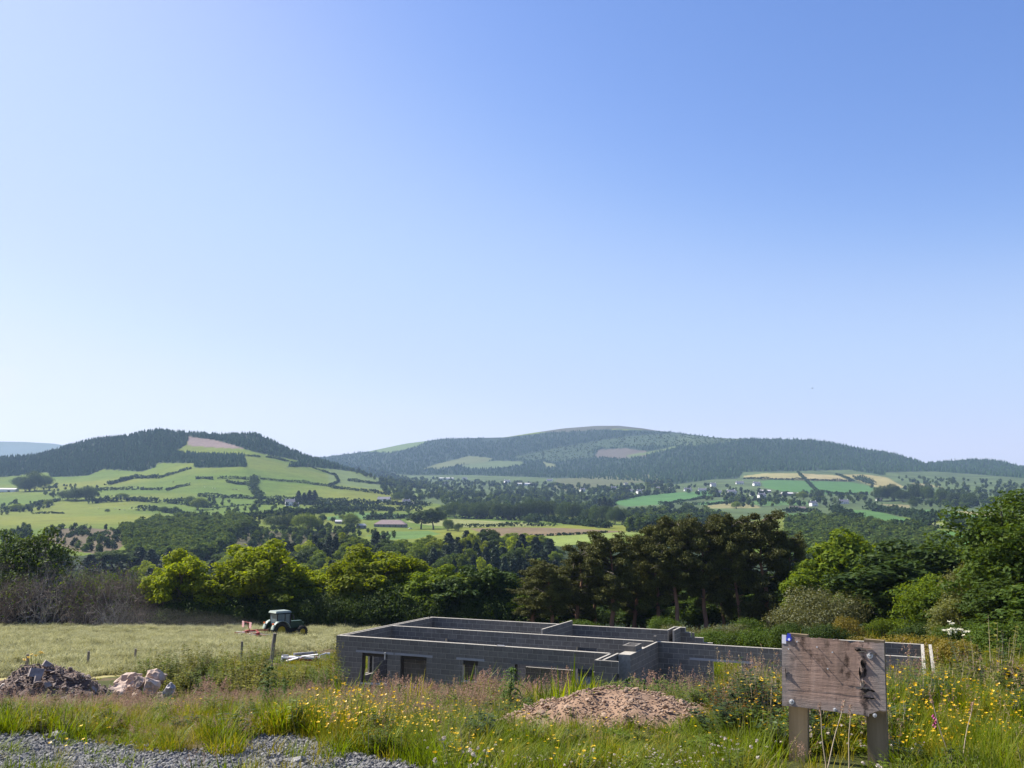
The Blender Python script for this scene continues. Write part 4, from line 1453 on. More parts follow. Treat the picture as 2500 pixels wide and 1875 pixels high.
# hedges, each its own object
def hedge(pts, h, w, label, seed, group='hedgerows between the far fields', leaf='fardark', gaps=.0):
    q = np.random.default_rng(seed)
    px, py = np.array([p[0] for p in pts]), np.array([p[1] for p in pts])
    t = np.linspace(0, len(pts) - 1, 40)
    G = land(np.interp(t, range(len(pts)), px), np.interp(t, range(len(pts)), py))
    if len(G) < 3: return
    seg = np.linalg.norm(np.diff(G, axis=0), axis=1)
    cum = np.concatenate([[0], np.cumsum(seg)])
    n = int(np.clip(cum[-1] / .3, 300, 3000))
    f = q.uniform(0, cum[-1], n)
    lump = .7 + .8 * np.abs(np.sin(f * .051 + seed) * np.sin(f * .023 + 2 * seed)) + .25 * q.uniform(size=n)
    keep = vnoise(f, f * 0 + seed, 26, seed) > -.5 + gaps
    f, lump = f[keep], lump[keep]
    n = len(f)
    P = np.stack([np.interp(f, cum, G[:, i]) for i in range(3)], -1)
    dz = q.uniform(0, 1, n) ** .8
    P += q.normal(0, w * .35, (n, 3)) * np.array([1, 1, 0])
    P[:, 2] = far_z(P[:, 0], P[:, 1]) + dz * h * lump
    o0 = P.mean(0)
    V, F = leaves(P - o0, q.normal(size=(n, 3)) * .4 + np.array([-.3, -.2, .8]), np.clip(h * .7, 1.9, 4.2), .8, .6, q)
    mb = MB().add(V, F)
    return tag(mb.obj('hedge', LF[leaf], loc=o0), label, 'hedge', group)


HG = [
    (Z1((1650, 445), (1900, 465), (2090, 490)), 4, 4, 'long dark hedge across the upper right pasture of the left hill'),
    (Z1((2090, 490), (2150, 460), (2130, 420), (2050, 395)), 4, 4, 'hedge bending uphill at the right end of the left hill pastures'),
    (Z1((2050, 395), (1950, 360), (1850, 335), (1700, 295)), 3.5, 3, 'hedge climbing along the upper right edge of the left hill pastures'),
    (Z1((1625, 440), (1600, 500), (1650, 568)), 8, 12, 'thick dark hedge running straight downhill in the middle of the left hill'),
    (Z1((1380, 440), (1490, 440), (1600, 447)), 4, 4, 'short level hedge left of the thick downhill hedge'),
    (Z1((1250, 442), (1300, 440), (1348, 446)), 4, 4, 'short hedge stub high in the left hill pastures'),
    (Z1((1440, 462), (1500, 475), (1570, 478)), 4, 6, 'scrub round the small ruin on the left hill'),
    (Z1((1250, 552), (1400, 562), (1620, 570), (1900, 575), (2212, 582)), 5, 4, 'long level hedge below the main pasture of the left hill'),
    (Z1((680, 482), (850, 437), (1010, 437)), 6, 6, 'broad dark hedge stepping up the left part of the left hill'),
    (Z1((1010, 437), (1110, 407), (1215, 375)), 4, 4, 'hedge rising to the corner of the square plantation'),
    (Z1((600, 516), (850, 510), (1030, 513)), 4.5, 4, 'level hedge under the left pastures of the left hill'),
    (Z1((1055, 517), (1130, 495), (1205, 482)), 3.5, 3, 'short slanting hedge in the left hill pasture'),
    (Z1((570, 600), (650, 590), (850, 580), (990, 592)), 7, 9, 'tall bushy hedge in the lower left fields'),
    (Z1((1040, 595), (1150, 600), (1300, 625), (1345, 622)), 8, 10, 'tall bushy hedge with trees in the lower middle of the left fields'),
    (Z1((0, 652), (100, 642), (200, 622), (300, 592), (385, 580)), 5, 6, 'hedge rising from the left picture edge through the low fields'),
    (Z1((1545, 297), (1600, 298), (1655, 302)), 3, 3, 'small hedge right of the square plantation'),
    (Z1((1690, 303), (1760, 315), (1810, 328)), 3, 3, 'small hedge under the crest forest'),
    (Z1((860, 642), (1000, 642), (1100, 662), (1300, 690)), 5, 7, 'loose row of bushes above the left young wood'),
    (Z1((1620, 602), (1760, 606), (1900, 600), (2100, 622), (2212, 612)), 6, 7, 'bushy hedge beside the white farmhouse under the spruces'),
    (Z1((1480, 690), (1700, 680), (1900, 662), (2100, 650)), 6, 9, 'dense hedge along the top of the left young wood'),
    (Z1((200, 665), (330, 660), (410, 662)), 2, 2, 'low field bank in the lowest left field'),
    (Z1((310, 780), (400, 755)), 3, 3, 'upper furze bank on the brown bracken slope'),
    (Z1((430, 815), (545, 752)), 3, 3, 'middle furze bank on the brown bracken slope'),
    (Z1((600, 835), (678, 785)), 3, 3, 'right furze bank on the brown bracken slope'),
    (Z1((1360, 628), (1600, 605)), 1.6, 1.5, 'faint low hedge between two pale left fields'),
    (Z2((20, 500), (150, 512), (410, 547)), 5, 4, 'hedge down the right shoulder of the left hill'),
    (Z2((130, 455), (400, 482), (640, 507)), 5, 4, 'hedge high on the right shoulder of the left hill'),
    (Z2((0, 597), (300, 603), (650, 612)), 6, 7, 'bushy hedge below the two white valley houses'),
    (Z2((0, 650), (250, 640), (600, 645)), 7, 10, 'thick belt of bushes above the bright green strip field'),
    (Z2((240, 702), (400, 692), (560, 690)), 5, 5, 'hedge behind the brown roofed bungalow'),
    (Z2((860, 752), (1130, 742), (1450, 742)), 3.2, 3, 'thin dark hedge over the brown field'),
    (Z2((1270, 808), (1560, 797), (1780, 782)), 1.4, 1.2, 'faint line between the brown field and the bright field'),
    (Z2((850, 690), (1000, 695), (1250, 705), (1320, 720)), 7, 8, 'bushy hedge at the foot of the dark pine belt'),
    (Z2((1350, 705), (1500, 725), (1790, 755)), 6, 7, 'bushy hedge right of the dark pine belt'),
    (Z2((1780, 590), (2000, 548), (2212, 527)), 4, 3, 'hedge over the big bright green valley field'),
    (Z2((1560, 580), (1700, 560), (1900, 535)), 4, 3, 'hedge over the tan strip in the valley'),
    (Z3((-110, 605), (0, 592), (230, 557), (440, 552)), 4, 3, 'hedge between two bright green valley fields'),
    (Z3((0, 606), (200, 608), (400, 586), (640, 570)), 4, 3, 'hedge along the tan strip right of the valley'),
    (Z3((430, 440), (600, 445), (820, 450), (1120, 457)), 5, 4, 'dark hedge between the straw fields and the green fields of the right slope'),
    (Z3((778, 404), (825, 450), (900, 528)), 5, 6, 'hedge running downhill between the straw and green fields'),
    (Z3((1020, 415), (1080, 435), (1125, 455)), 5, 8, 'hedge at the right of the middle straw field'),
    (Z3((1140, 440), (1200, 460), (1250, 478)), 12, 16, 'dark tree clump beside the right straw field'),
    (Z3((900, 528), (1050, 540), (1210, 545)), 5, 4, 'hedge under the right green field of the far slope'),
    (Z3((1000, 640), (1080, 690), (1180, 717)), 8, 10, 'row of trees slanting down to the lone round tree'),
    (Z3((1080, 718), (1350, 722)), 2.5, 2, 'thin hedge behind the lone round tree'),
    (Z3((1220, 635), (1300, 650), (1420, 670), (1560, 700), (1720, 712)), 9, 12, 'tree lined hedge between the two right green fields'),
    (Z3((1350, 735), (1500, 745), (1640, 755)), 6, 9, 'scrubby hedge above the right young wood'),
    (Z3((1640, 752), (1780, 765), (1900, 775)), 3, 3, 'low hedge left of the two spreading oaks'),
    (Z3((690, 655), (800, 650), (910, 655)), 5, 6, 'hedge below the row of purple roofed houses'),
]
for i, (p, h, w, lab) in enumerate(HG):
    hedge(p, h, w, lab, 100 + i)


# single trees and clumps far off
def plant_land(key, name, px, base, hpx, wpx, label, cat='tree', group=None):
    G = land(np.array([float(px)]), np.array([float(base)]))
    if not len(G): return
    x, Y, z = G[0]
    s = Y / FPX
    t = thing(name, label, cat, (x, Y, z - .3), random.uniform(0, 6.3), group, (wpx * s / TW[key][0], wpx * s / TW[key][0], hpx * s / TW[key][1]))
    link('trunk', TREES[key][0], t)
    link('crown', TREES[key][1], t)


for px, b, h, w, lab in ((1028, 1292, 44, 34, 'left of the two flat topped pines beside the bungalow'), (1058, 1293, 52, 34, 'right of the two flat topped pines beside the bungalow')):
    plant_land('dark0', 'umbrella_pine', px, b, h, w * .95, lab, 'pine tree')
for px, b, h, w in ((1088, 1262, 30, 34), (1112, 1265, 40, 36), (1138, 1266, 38, 34), (1165, 1267, 42, 36), (1192, 1267, 40, 32), (1216, 1269, 42, 30), (1240, 1270, 40, 32), (1268, 1270, 42, 34), (1290, 1270, 50, 34), (1315, 1270, 48, 36), (1342, 1270, 46, 32), (1382, 1272, 46, 30), (1400, 1274, 46, 28)):
    plant_land('shrubdark0', 'belt_pine', px, b, h, w * 1.25, 'dark pine in the long belt across the valley middle', 'pine tree', 'dark pine belt in the valley middle')
for px, b, h, w in ((1440, 1278, 36, 26), (1458, 1279, 44, 30), (1480, 1280, 46, 32), (1500, 1281, 44, 30), (1520, 1281, 40, 28)):
    plant_land('shrubdark0', 'grove_pine', px, b, h, w * 1.25, 'dark pine in the small grove right of the long belt', 'pine tree', 'dark pine grove right of the belt')
for px, b, h, w, lab in ((1465, 1262, 44, 16, 'pointed conifer behind the small dark grove, left'), (1476, 1264, 50, 17, 'tallest pointed conifer behind the small dark grove'), (1488, 1262, 42, 16, 'pointed conifer behind the small dark grove, right'),
                         (728, 1230, 32, 14, 'left of the four dark conifers by the white farmhouse'), (742, 1231, 28, 14, 'second of the four dark conifers by the white farmhouse'), (755, 1231, 34, 15, 'third of the four dark conifers by the white farmhouse'), (767, 1230, 33, 15, 'right of the four dark conifers by the white farmhouse')):
    plant_land('spruce1', 'pointed_conifer', px, b, h, w * 1.4, lab, 'conifer')
for px, b, h, w, lab in ((48, 1192, 28, 30, 'left tree of the dark clump by the white shed'), (85, 1199, 48, 44, 'tallest round tree of the dark clump by the white shed'), (62, 1200, 30, 34, 'front tree of the dark clump by the white shed'), (110, 1190, 28, 30, 'right tree of the dark clump by the white shed'),
                         (185, 1222, 30, 44, 'left tree of the dark spinney above the low left fields'), (212, 1221, 34, 44, 'right tree of the dark spinney above the low left fields'), (164, 1221, 24, 34, 'small tree at the left end of the dark spinney'),
                         (462, 1235, 24, 26, 'round tree on the lower fields of the left hill'), (484, 1245, 30, 34, 'larger round tree left of the flat hedge'), (118, 1234, 14, 20, 'round bush in the low left fields'), (300, 1218, 14, 24, 'round bush under the left pastures'),
                         (40, 1248, 18, 26, 'bush by the left edge of the low fields'), (372, 1250, 14, 12, 'small dark bush in the low field'), (400, 1252, 16, 28, 'wide bush in the low field'), (428, 1250, 14, 14, 'narrow bush in the low field'), (262, 1250, 8, 12, 'tiny bush alone in the lowest field'),
                         (750, 1298, 44, 54, 'large pale tree left of the bungalow'), (700, 1290, 34, 50, 'dark tree behind the large pale tree'), (668, 1288, 28, 40, 'low dark tree at the left of the bungalow trees'), (855, 1288, 34, 38, 'round tree beside the corrugated shed'), (835, 1268, 12, 14, 'bush over the corrugated shed'),
                         (968, 1226, 24, 26, 'tree between the two white valley houses'), (992, 1222, 26, 26, 'dark tree behind the gabled white valley house'), (1096, 1263, 22, 24, 'pale round tree right of the two flat topped pines'), (1094, 1296, 30, 30, 'round tree on the corner of the brown field'), (1118, 1297, 20, 22, 'bush on the corner of the brown field'),
                         (1240, 1284, 10, 9, 'small bush on the hedge over the brown field'), (1290, 1278, 18, 22, 'round tree at the foot of the dark belt'), (1376, 1280, 14, 14, 'small tree right of the dark belt'),
                         (2125, 1278, 20, 24, 'lone round tree on the right green field'), (2060, 1265, 14, 20, 'round tree left of the lone one'), (1998, 1219, 20, 20, 'dark tree below the right green field'), (1960, 1220, 20, 22, 'round green tree under the far green fields'), (1798, 1242, 18, 20, 'round tree on the tan strip'), (2325, 1183, 16, 18, 'pale round tree high on the right slope'),
                         (2152, 1224, 36, 34, 'tall dark tree at the left of the right hand clump'), (2178, 1222, 40, 36, 'tallest dark tree of the right hand clump'), (2205, 1226, 30, 34, 'dark tree in the middle of the right hand clump'), (2238, 1222, 42, 34, 'dark tree with a domed top in the right hand clump'), (2265, 1224, 38, 32, 'mid tree of the right hand clump'), (2300, 1228, 34, 34, 'green tree at the right of the right hand clump'), (2330, 1232, 30, 34, 'dark tree near the right end of the clump'), (2368, 1236, 32, 36, 'dark tree at the far right end of the clump'), (2230, 1240, 20, 22, 'round tree in front of the right hand clump')):
    plant_land('shrubdark0' if 'dark' in lab else 'shrubdeep0' if ord(lab[-3]) % 2 else 'shrubmid0', 'far_tree', px, b, h, w, lab)
for px, b, h, w, lab in ((2347, 1299, 43, 46, 'left of the two spreading oaks on the right valley field'), (2380, 1302, 40, 42, 'right of the two spreading oaks on the right valley field')):
    plant_land('dark0', 'spreading_oak', px, b, h, w, lab, 'tree')

# wood in the valley bottom, every tree its own
q = np.random.default_rng(77)
SKX = [-60, 60, 200, 250, 350, 430, 520, 600, 700, 800, 900, 1000, 1100, 1160, 1250, 1330, 1365]
SKY_ = [1335, 1342, 1346, 1340, 1340, 1350, 1352, 1340, 1318, 1300, 1302, 1308, 1302, 1290, 1294, 1300, 1326]
for row, (Y, off, x0, x1) in enumerate(((610, -4, -40, 620), (595, 0, 560, 1360), (560, 12, 440, 1370), (520, 28, 180, 1375), (480, 46, -40, 1380), (440, 68, -40, 1390))):
    x = x0
    while x < x1:
        px = x + q.uniform(-10, 10)
        top = np.interp(px, SKX, SKY_) + off + q.uniform(0, 26)
        u = q.uniform()
        if u < .42:
            k, nm, w, lab, cat, gr = ('spruce0', 'spruce1')[q.integers(2)], 'wood_spruce', q.uniform(34, 48), 'dark pointed spruce in the valley bottom wood', 'conifer', 'spruces of the valley bottom wood'
            top -= 8
        elif u < .64:
            k, nm, w, lab, cat, gr = ('mid0', 'mid1')[q.integers(2)], 'wood_tree', q.uniform(46, 66), 'mid green round tree in the valley bottom wood', 'tree', 'green trees of the valley bottom wood'
        elif u < .76:
            k, nm, w, lab, cat, gr = 'bright1', 'wood_tree', q.uniform(40, 56), 'pale green tree in the valley bottom wood', 'tree', 'pale trees of the valley bottom wood'
        else:
            k, nm, w, lab, cat, gr = ('dark1', 'deep0')[q.integers(2)], 'wood_tree', q.uniform(46, 62), 'dark green round tree in the valley bottom wood', 'tree', 'dark trees of the valley bottom wood'
        plant(k, nm, px, top, Y + q.uniform(-12, 12), w, lab, cat, gr)
        x += q.uniform(22, 34)

# ------------------------------------------------------------------ farmhouses
WHITE = plain('white_render', (.72, .71, .68), .9)
CREAM = plain('cream_render', (.6, .55, .44), .9)
PINKW = plain('pink_render', (.55, .25, .22), .9)
SLATE = surf('slate', [(.10, .10, .12), (.16, .155, .18)], .8, .7)
PURP = surf('brown_tile', [(.17, .12, .12), (.24, .18, .17)], .8, .8)
TIN = surf('corrugated_tin', [(.4, .38, .37), (.55, .53, .52)], .6, .6)
WDARK = plain('window_glass', (.03, .035, .045), .15, .6)
STONEW = surf('stone_wall', [(.15, .14, .13), (.24, .22, .2)], .8, .9)


def house_meshes(L, W, Hh, rh, wallm, roofm, hip=False, chim=2):
    mb = MB()
    x, y = L / 2, W / 2
    V = [(-x, -y, 0), (x, -y, 0), (x, y, 0), (-x, y, 0), (-x, -y, Hh), (x, -y, Hh), (x, y, Hh), (-x, y, Hh)]
    F = [[0, 1, 5, 4], [1, 2, 6, 5], [2, 3, 7, 6], [3, 0, 4, 7]]
    mb.add(V, F)
    rx = x - (W * .45 if hip else 0)
    if not hip:
        mb.add([(-x, -y, Hh), (-x, y, Hh), (-x, 0, Hh + rh), (x, -y, Hh), (x, y, Hh), (x, 0, Hh + rh)], [[0, 2, 1], [3, 4, 5]])
    wl = mb.mesh('wall', wallm)
    e = .35
    mb = MB()
    o = x + (e if hip else .2)
    t = .18
    A = [(-o, -y - e, Hh - .15), (o, -y - e, Hh - .15), (rx + (0 if hip else .2), 0, Hh + rh), (-rx - (0 if hip else .2), 0, Hh + rh), (o, y + e, Hh - .15), (-o, y + e, Hh - .15)]
    A2 = [(a, b, c + t) for a, b, c in A]
    Fq = [[6, 7, 8, 9], [8, 10, 11, 9], [3, 2, 1, 0], [3, 5, 4, 2], [0, 1, 7, 6], [4, 5, 11, 10]]
    mb.add(A + A2, Fq)
    mb.add(A + A2, [[1, 4, 10, 7], [5, 0, 6, 11]])
    mb.add([A2[1], A2[4], A2[2], A2[5], A2[0], A2[3]], [[0, 1, 2], [3, 4, 5]])
    rf = mb.mesh('roof', roofm)
    mb = MB()
    for s_ in ((-1, 1) if chim > 1 else (1,))[:max(chim, 0)]:
        V, F = box((s_ * (rx - .7), 0, Hh + rh + .4), (.8, .9, 1.6))
        mb.add(V, F)
    ch = mb.mesh('chimney', wallm) if chim else None
    V, F = box((0, 0, 0), (1.2, .12, 1.2))
    wn_ = MB().add(V, F).mesh('window', WDARK)
    V, F = box((0, 0, 0), (1.0, .12, 2.0))
    dr = MB().add(V, F).mesh('door', WDARK)
    return wl, rf, ch, wn_, dr, (L, W, Hh)


HK = dict(cottage=house_meshes(14, 7, 3.2, 3.4, WHITE, SLATE), two=house_meshes(12, 7.5, 5.4, 3.2, WHITE, SLATE), cream=house_meshes(12, 7, 4.8, 3, CREAM, SLATE, chim=1), pink=house_meshes(10, 7, 5, 3, PINKW, SLATE, chim=1),
          bungalow=house_meshes(34, 14, 3.2, 4.6, STONEW, PURP, True, 1), shed=house_meshes(22, 9, 3.6, 2.2, STONEW, TIN, chim=0), whiteshed=house_meshes(26, 10, 4.2, 2.0, WHITE, TIN, chim=0), row=house_meshes(16, 8, 4.4, 4.2, STONEW, PURP, chim=2))


def farmhouse(kind, px, base, wpx, label, rz=0., name='farmhouse', cat='house'):
    G = land(np.array([float(px)]), np.array([float(base)]))
    if not len(G): return
    wl, rf, ch, wn_, dr, (L, W, Hh) = HK[kind]
    x, Y, z = G[0]
    s = wpx * Y / FPX / (L * abs(math.cos(rz)) + W * abs(math.sin(rz)))
    t = thing(name, label, cat, (x, Y, z - .2), rz, 'houses across the valley', (s, s, max(.8, min(1.25, s))))
    link('wall', wl, t)
    r_ = link('roof', rf, t)
    if ch: link('chimney', ch, r_)
    if 'shed' not in kind:
        for fx in (-.36, -.18, .2, .38):
            link('window', wn_, t, (fx * L, -W / 2 - .02, 1.5))
            if Hh > 4.5: link('window', wn_, t, (fx * L, -W / 2 - .02, 4.0))
        link('door', dr, t, (.02 * L, -W / 2 - .02, 1.05))
    else:
        link('door', dr, t, (.2 * L, -W / 2 - .02, 1.05), scale=(3, 1, 1.4))


FH = [('whiteshed', 15, 1201, 52, 'long white shed cut by the left edge under the dark wood', .1), ('two', 708, 1235, 26, 'white farmhouse beside the four dark conifers', .3), ('cottage', 722, 1236, 16, 'small white wing right of the farmhouse by the conifers', -.2),
      ('cottage', 938, 1224, 32, 'long low white house on the right shoulder of the left hill', -.1), ('two', 992, 1233, 22, 'white gabled house right of the long low one', .5), ('cottage', 1005, 1233, 16, 'white wing of the gabled house', -.3),
      ('shed', 832, 1279, 28, 'pale tin roofed shed left of the bungalow', .1), ('shed', 882, 1289, 22, 'dark barn just left of the bungalow', 1.0), ('bungalow', 954, 1287, 78, 'wide bungalow with a hipped purple brown roof', -.08),
      ('whiteshed', 1090, 1171, 34, 'distant pale shed in the wooded valley head', 0), ('cottage', 1134, 1171, 12, 'tiny white house right of the distant pale shed', 0), ('two', 1238, 1179, 16, 'white house at the foot of the long forest', .3), ('whiteshed', 1283, 1185, 40, 'pale farm range over a tan field in the valley', .05), ('cottage', 1342, 1175, 14, 'white cottage below the forest edge', 0), ('cottage', 1089, 1183, 12, 'small white house left in the valley wood', .2),
      ('two', 1422, 1201, 14, 'white house alone in the valley trees', .4), ('cottage', 1441, 1204, 10, 'cottage next to the lone valley house', 0), ('two', 1498, 1197, 14, 'pale house amid trees above the big green field', .2), ('cream', 1528, 1184, 10, 'cream house up the slope over the village', .3), ('cottage', 1540, 1201, 14, 'low white house left of the village group', -.2), ('two', 1563, 1206, 20, 'largest white house of the village group', .35), ('cottage', 1579, 1206, 14, 'white house at the right of the village group', -.3), ('cream', 1604, 1186, 14, 'cream house above the village', 0), ('pink', 1606, 1196, 9, 'small red walled house above the village', 0), ('cottage', 1640, 1197, 14, 'white house at the end of the green field hedge', .1),
      ('cottage', 1679, 1199, 18, 'white house left of the right hand village', .1), ('cottage', 1715, 1200, 20, 'second white house of the right hand village', .0), ('two', 1741, 1188, 14, 'white house up among the trees of the right hand village', .2), ('cottage', 1754, 1205, 16, 'pale house over the green strip', -.1), ('two', 1785, 1207, 26, 'big white house in the middle of the right hand village', .3), ('cottage', 1806, 1182, 18, 'grey roofed house below the straw fields', 0), ('two', 1847, 1186, 18, 'white house below the left green field', .2), ('cottage', 1836, 1210, 12, 'small house right of the village', .3), ('two', 1860, 1216, 20, 'white house with dark roof at the right of the village', .25), ('shed', 1868, 1203, 26, 'grey shed over the right village', 0), ('shed', 1930, 1210, 44, 'long farm sheds under the green fields', .05),
      ('two', 1986, 1236, 20, 'white gable house by the round dark trees', .4), ('row', 1938, 1247, 22, 'purple roofed house row, left one', .2), ('row', 1958, 1247, 18, 'purple roofed house row, right one', -.1), ('cottage', 2060, 1230, 22, 'low white house among trees right of the gable house', 0), ('two', 1692, 1261, 18, 'white house over the pine tops, left', .2), ('cottage', 1738, 1264, 14, 'white house over the pine tops, middle', 0), ('two', 1770, 1268, 18, 'white gabled house over the pine tops, right', .4), ('cottage', 2145, 1222, 12, 'white house half hidden at the right hand clump', 0), ('cottage', 2378 + 60, 1246, 12, 'tiny house beside the big sycamore', 0)]
for k, px, b, w, lab, rz in FH:
    farmhouse(k, px, b, w, lab, rz, 'farm_shed' if 'shed' in k else 'farmhouse', 'shed' if 'shed' in k else 'house')

# small grazing animals as pale dots
WOOL = plain('wool', (.6, .57, .5), .95)
COWM = plain('cow_hide', (.10, .05, .03), .8)


def beast(mat):
    mb = MB()
    V, F = rock((1.0, .5, .52), 3, .05, 1, 0)
    mb.add(V * 1.1 + np.array([0, 0, .75]), F)
    V, F = rock((.3, .2, .24), 4, .05, 1, 0)
    mb.add(V + np.array([.78, 0, .72]), F)
    for sx in (-.4, .4):
        for sy in (-.15, .15):
            add_tube(mb, [(sx, sy, 0), (sx, sy, .6)], [.05, .08], 5)
    return mb.mesh('beast', mat, True)


SHEEP, COW = beast(WOOL), beast(COWM)
for i, (x, y, k) in enumerate(((1100, 465, 1), (1300, 495, 0), (1350, 500, 0), (1365, 503, 0), (1480, 510, 1), (1500, 512, 1), (1515, 514, 0), (625, 630, 0), (850, 635, 0), (820, 636, 0), (790, 640, 0), (935, 632, 0), (760, 640, 1), (730, 632, 0))):
    G = land(*[np.array([v]) for v in Z1((x, y))[0]])
    if len(G):
        tag(link('sheep' if k == 0 else 'cow', SHEEP if k == 0 else COW, None, G[0], (0, 0, i * 1.3), 1.3 if k == 0 else 1.9), 'pale sheep grazing the far left pastures' if k == 0 else 'brown cow grazing the far left pastures', 'sheep' if k == 0 else 'cow', 'sheep on the left hill' if k == 0 else 'cows on the left hill')
# car by the bungalow
G = land(np.array([1002.]), np.array([1292.]))[0]
car = thing('parked_car', 'white car parked by the bungalow under the flat topped pines', 'car', G, .3)
mb = MB()
prof = [(-2.1, .4), (-2.1, .9), (-1.3, 1.0), (-.8, 1.5), (.8, 1.5), (1.4, .95), (2.1, .85), (2.1, .4)]
V = [(x, s_ * .85, z) for s_ in (-1, 1) for x, z in prof]
n = len(prof)
mb.add(V, [[i, (i + 1) % n, n + (i + 1) % n, n + i] for i in range(n)])
mb.add(V, [[0, 1, 6, 7], [1, 2, 5, 6], [2, 3, 4, 5], [n, n + 7, n + 6, n + 1], [n + 1, n + 6, n + 5, n + 2], [n + 2, n + 5, n + 4, n + 3]])
mb.obj('body', plain('white_paint', (.8, .8, .8), .3), car)
mb = MB()
for s_ in (-1, 1):
    V, F = box((.05, s_ * .86, 1.22), (1.5, .04, .36))
    mb.add(V, F)
mb.obj('window', WDARK, car)
for sx in (-1.3, 1.3):
    for sy in (-.8, .8):
        V, F = lathe([(0, -.1), (.33, -.1), (.33, .1), (0, .1)], 12, 'Y')
        MB().add(V + np.array([sx, sy, .33]), F).obj('wheel', plain('tyre', (.02, .02, .02), .9), car)
# ------------------------------------------------------------------ sign board in the foreground
def frame_from(P, fwd, up=(0, 0, 1)):
    f = Vector(fwd).normalized()
    u = Vector(up)
    r = f.cross(u).normalized()
    u = r.cross(f).normalized()
    return r, f, u


def board_material():
    m, t, n, L, b = _nt('weathered_plywood')
    tc = n.new('ShaderNodeTexCoord').outputs['Object']
    g1 = noisef(t, 4.5, 6, .7, 'Object', (1.6, 1, .22), .5)
    g2 = noisef(t, 16, 6, .75, 'Object', (.18, 1, 1.6))
    g3 = noisef(t, 5, 6, .7, 'Object', (1, 1, .6), .4)
    base = ramp(t, g1, [(.17, .125, .10), (.28, .19, .145), (.37, .25, .195), (.46, .34, .27)], [.28, .45, .58, .75])
    gr = ramp(t, g2, [(.72, .70, .68), (.93, .92, .90), (1.08, 1.06, 1.04)], [.3, .5, .72])
    col = mixc(t, 1., base, gr, 'MULTIPLY')
    st = ramp(t, g3, [(.03, .026, .024), (.10, .085, .075), (1, 1, 1)], [.29, .38, .47])
    col = mixc(t, .85, col, st, 'MULTIPLY')
    # grey weathered rim: toward the ends and the bottom of the sheet
    sx = node(t, 'ShaderNodeSeparateXYZ', Vector=tc)
    edge = fmath(t, 'ADD', fmath(t, 'ABSOLUTE', sx.outputs[0]), fmath(t, 'MULTIPLY', g3, .22))
    rim = node(t, 'ShaderNodeMapRange', Value=edge, i1=.33, i2=.50).outputs[0]
    low = node(t, 'ShaderNodeMapRange', Value=fmath(t, 'ADD', sx.outputs[2], fmath(t, 'MULTIPLY', g1, .12)), i1=-.10, i2=-.24).outputs[0]
    col = mixc(t, fmath(t, 'MULTIPLY', fmath(t, 'MAXIMUM', rim, low), .75), col, mixc(t, 1., (.27, .25, .235), gr, 'MULTIPLY'))
    # rotted black run under the right hand bolt
    dx = fmath(t, 'ABSOLUTE', fmath(t, 'ADD', sx.outputs[0], -.235))
    run = fmath(t, 'ADD', dx, fmath(t, 'MULTIPLY', noisef(t, 22, 4, .7), .17))
    rf = node(t, 'ShaderNodeMapRange', Value=run, i1=.115, i2=.085).outputs[0]
    col = mixc(t, fmath(t, 'MULTIPLY', rf, .85), col, (.028, .022, .02))
    L.new(col, b.inputs['Base Color'])
    b.inputs['Roughness'].default_value = .85
    b.inputs['Specular IOR Level'].default_value = .2
    bp = node(t, 'ShaderNodeBump', Height=fmath(t, 'ADD', g2, fmath(t, 'MULTIPLY', g3, .6)), Strength=.9, Distance=.006)
    L.new(bp.outputs[0], b.inputs['Normal'])
    return m


POSTM = surf('weathered_post', [(.115, .082, .045), (.20, .148, .085), (.30, .225, .14)], 9, .9, .004, 26, stretch=(1, 1, .06), detail=7)
STEEL = plain('zinc_bolt', (.55, .54, .52), .4, .5, .4)
SB = 6.5
YAW = R(-28)                    # front turned to the left
TL, BRp = at(1912, 1549, SB), at(2160, 1748, SB)
ctr = np.array([2.222, SB, -1.054])
bx_, bz_ = .78, .575
sign = thing('notice_board', 'blank weathered plywood notice board bolted to two timber posts in the flowers', 'sign', (float(ctr[0]), SB, gz(ctr[0], SB)), YAW)
sc_z = float(ctr[2]) - gz(ctr[0], SB)
bo = link('board', None, sign, (0, 0, sc_z), (R(-9), R(.1), 0), .87)
q = np.random.default_rng(12)
# sheet outline with a splintered head and a broken lower right corner
top = [(-bx_ / 2 + bx_ * i / 40, bz_ / 2 - .012 - .012 * i / 40 + q.normal(0, .0035) - (.016 if i in (27, 28) else 0) + (.008 if i in (22,) else 0)) for i in range(41)]
rightc = [(bx_ / 2, -.22), (bx_ / 2 + .002, -.235), (bx_ * .47, -.24), (bx_ * .445, -.236), (bx_ * .42, -.243), (bx_ * .40, -.25), (bx_ * .37, -.262), (bx_ * .345, -.268), (bx_ * .335, -.29), (bx_ * .325, -bz_ / 2 - .004)]
bot = [(bx_ * .325 - (bx_ * .325 + bx_ / 2) * i / 24, -bz_ / 2 + .004 + .014 * i / 24 + q.normal(0, .0015)) for i in range(1, 25)]
loop = top + rightc + bot
n = len(loop)
mb = MB()
V = [(x, -.009, z) for x, z in loop] + [(x, .009, z) for x, z in loop]
cxy = (0, 0)
mb.add(V + [(0, -.009, 0), (0, .009, 0)], [[i, 2 * n, (i + 1) % n] for i in range(n)] + [[n + (i + 1) % n, 2 * n + 1, n + i] for i in range(n)])
mb.F.append((np.array([[i, (i + 1) % n, n + (i + 1) % n, n + i] for i in range(n)]), 0))
BM = board_material()
mb.obj('plywood_sheet', BM, bo)
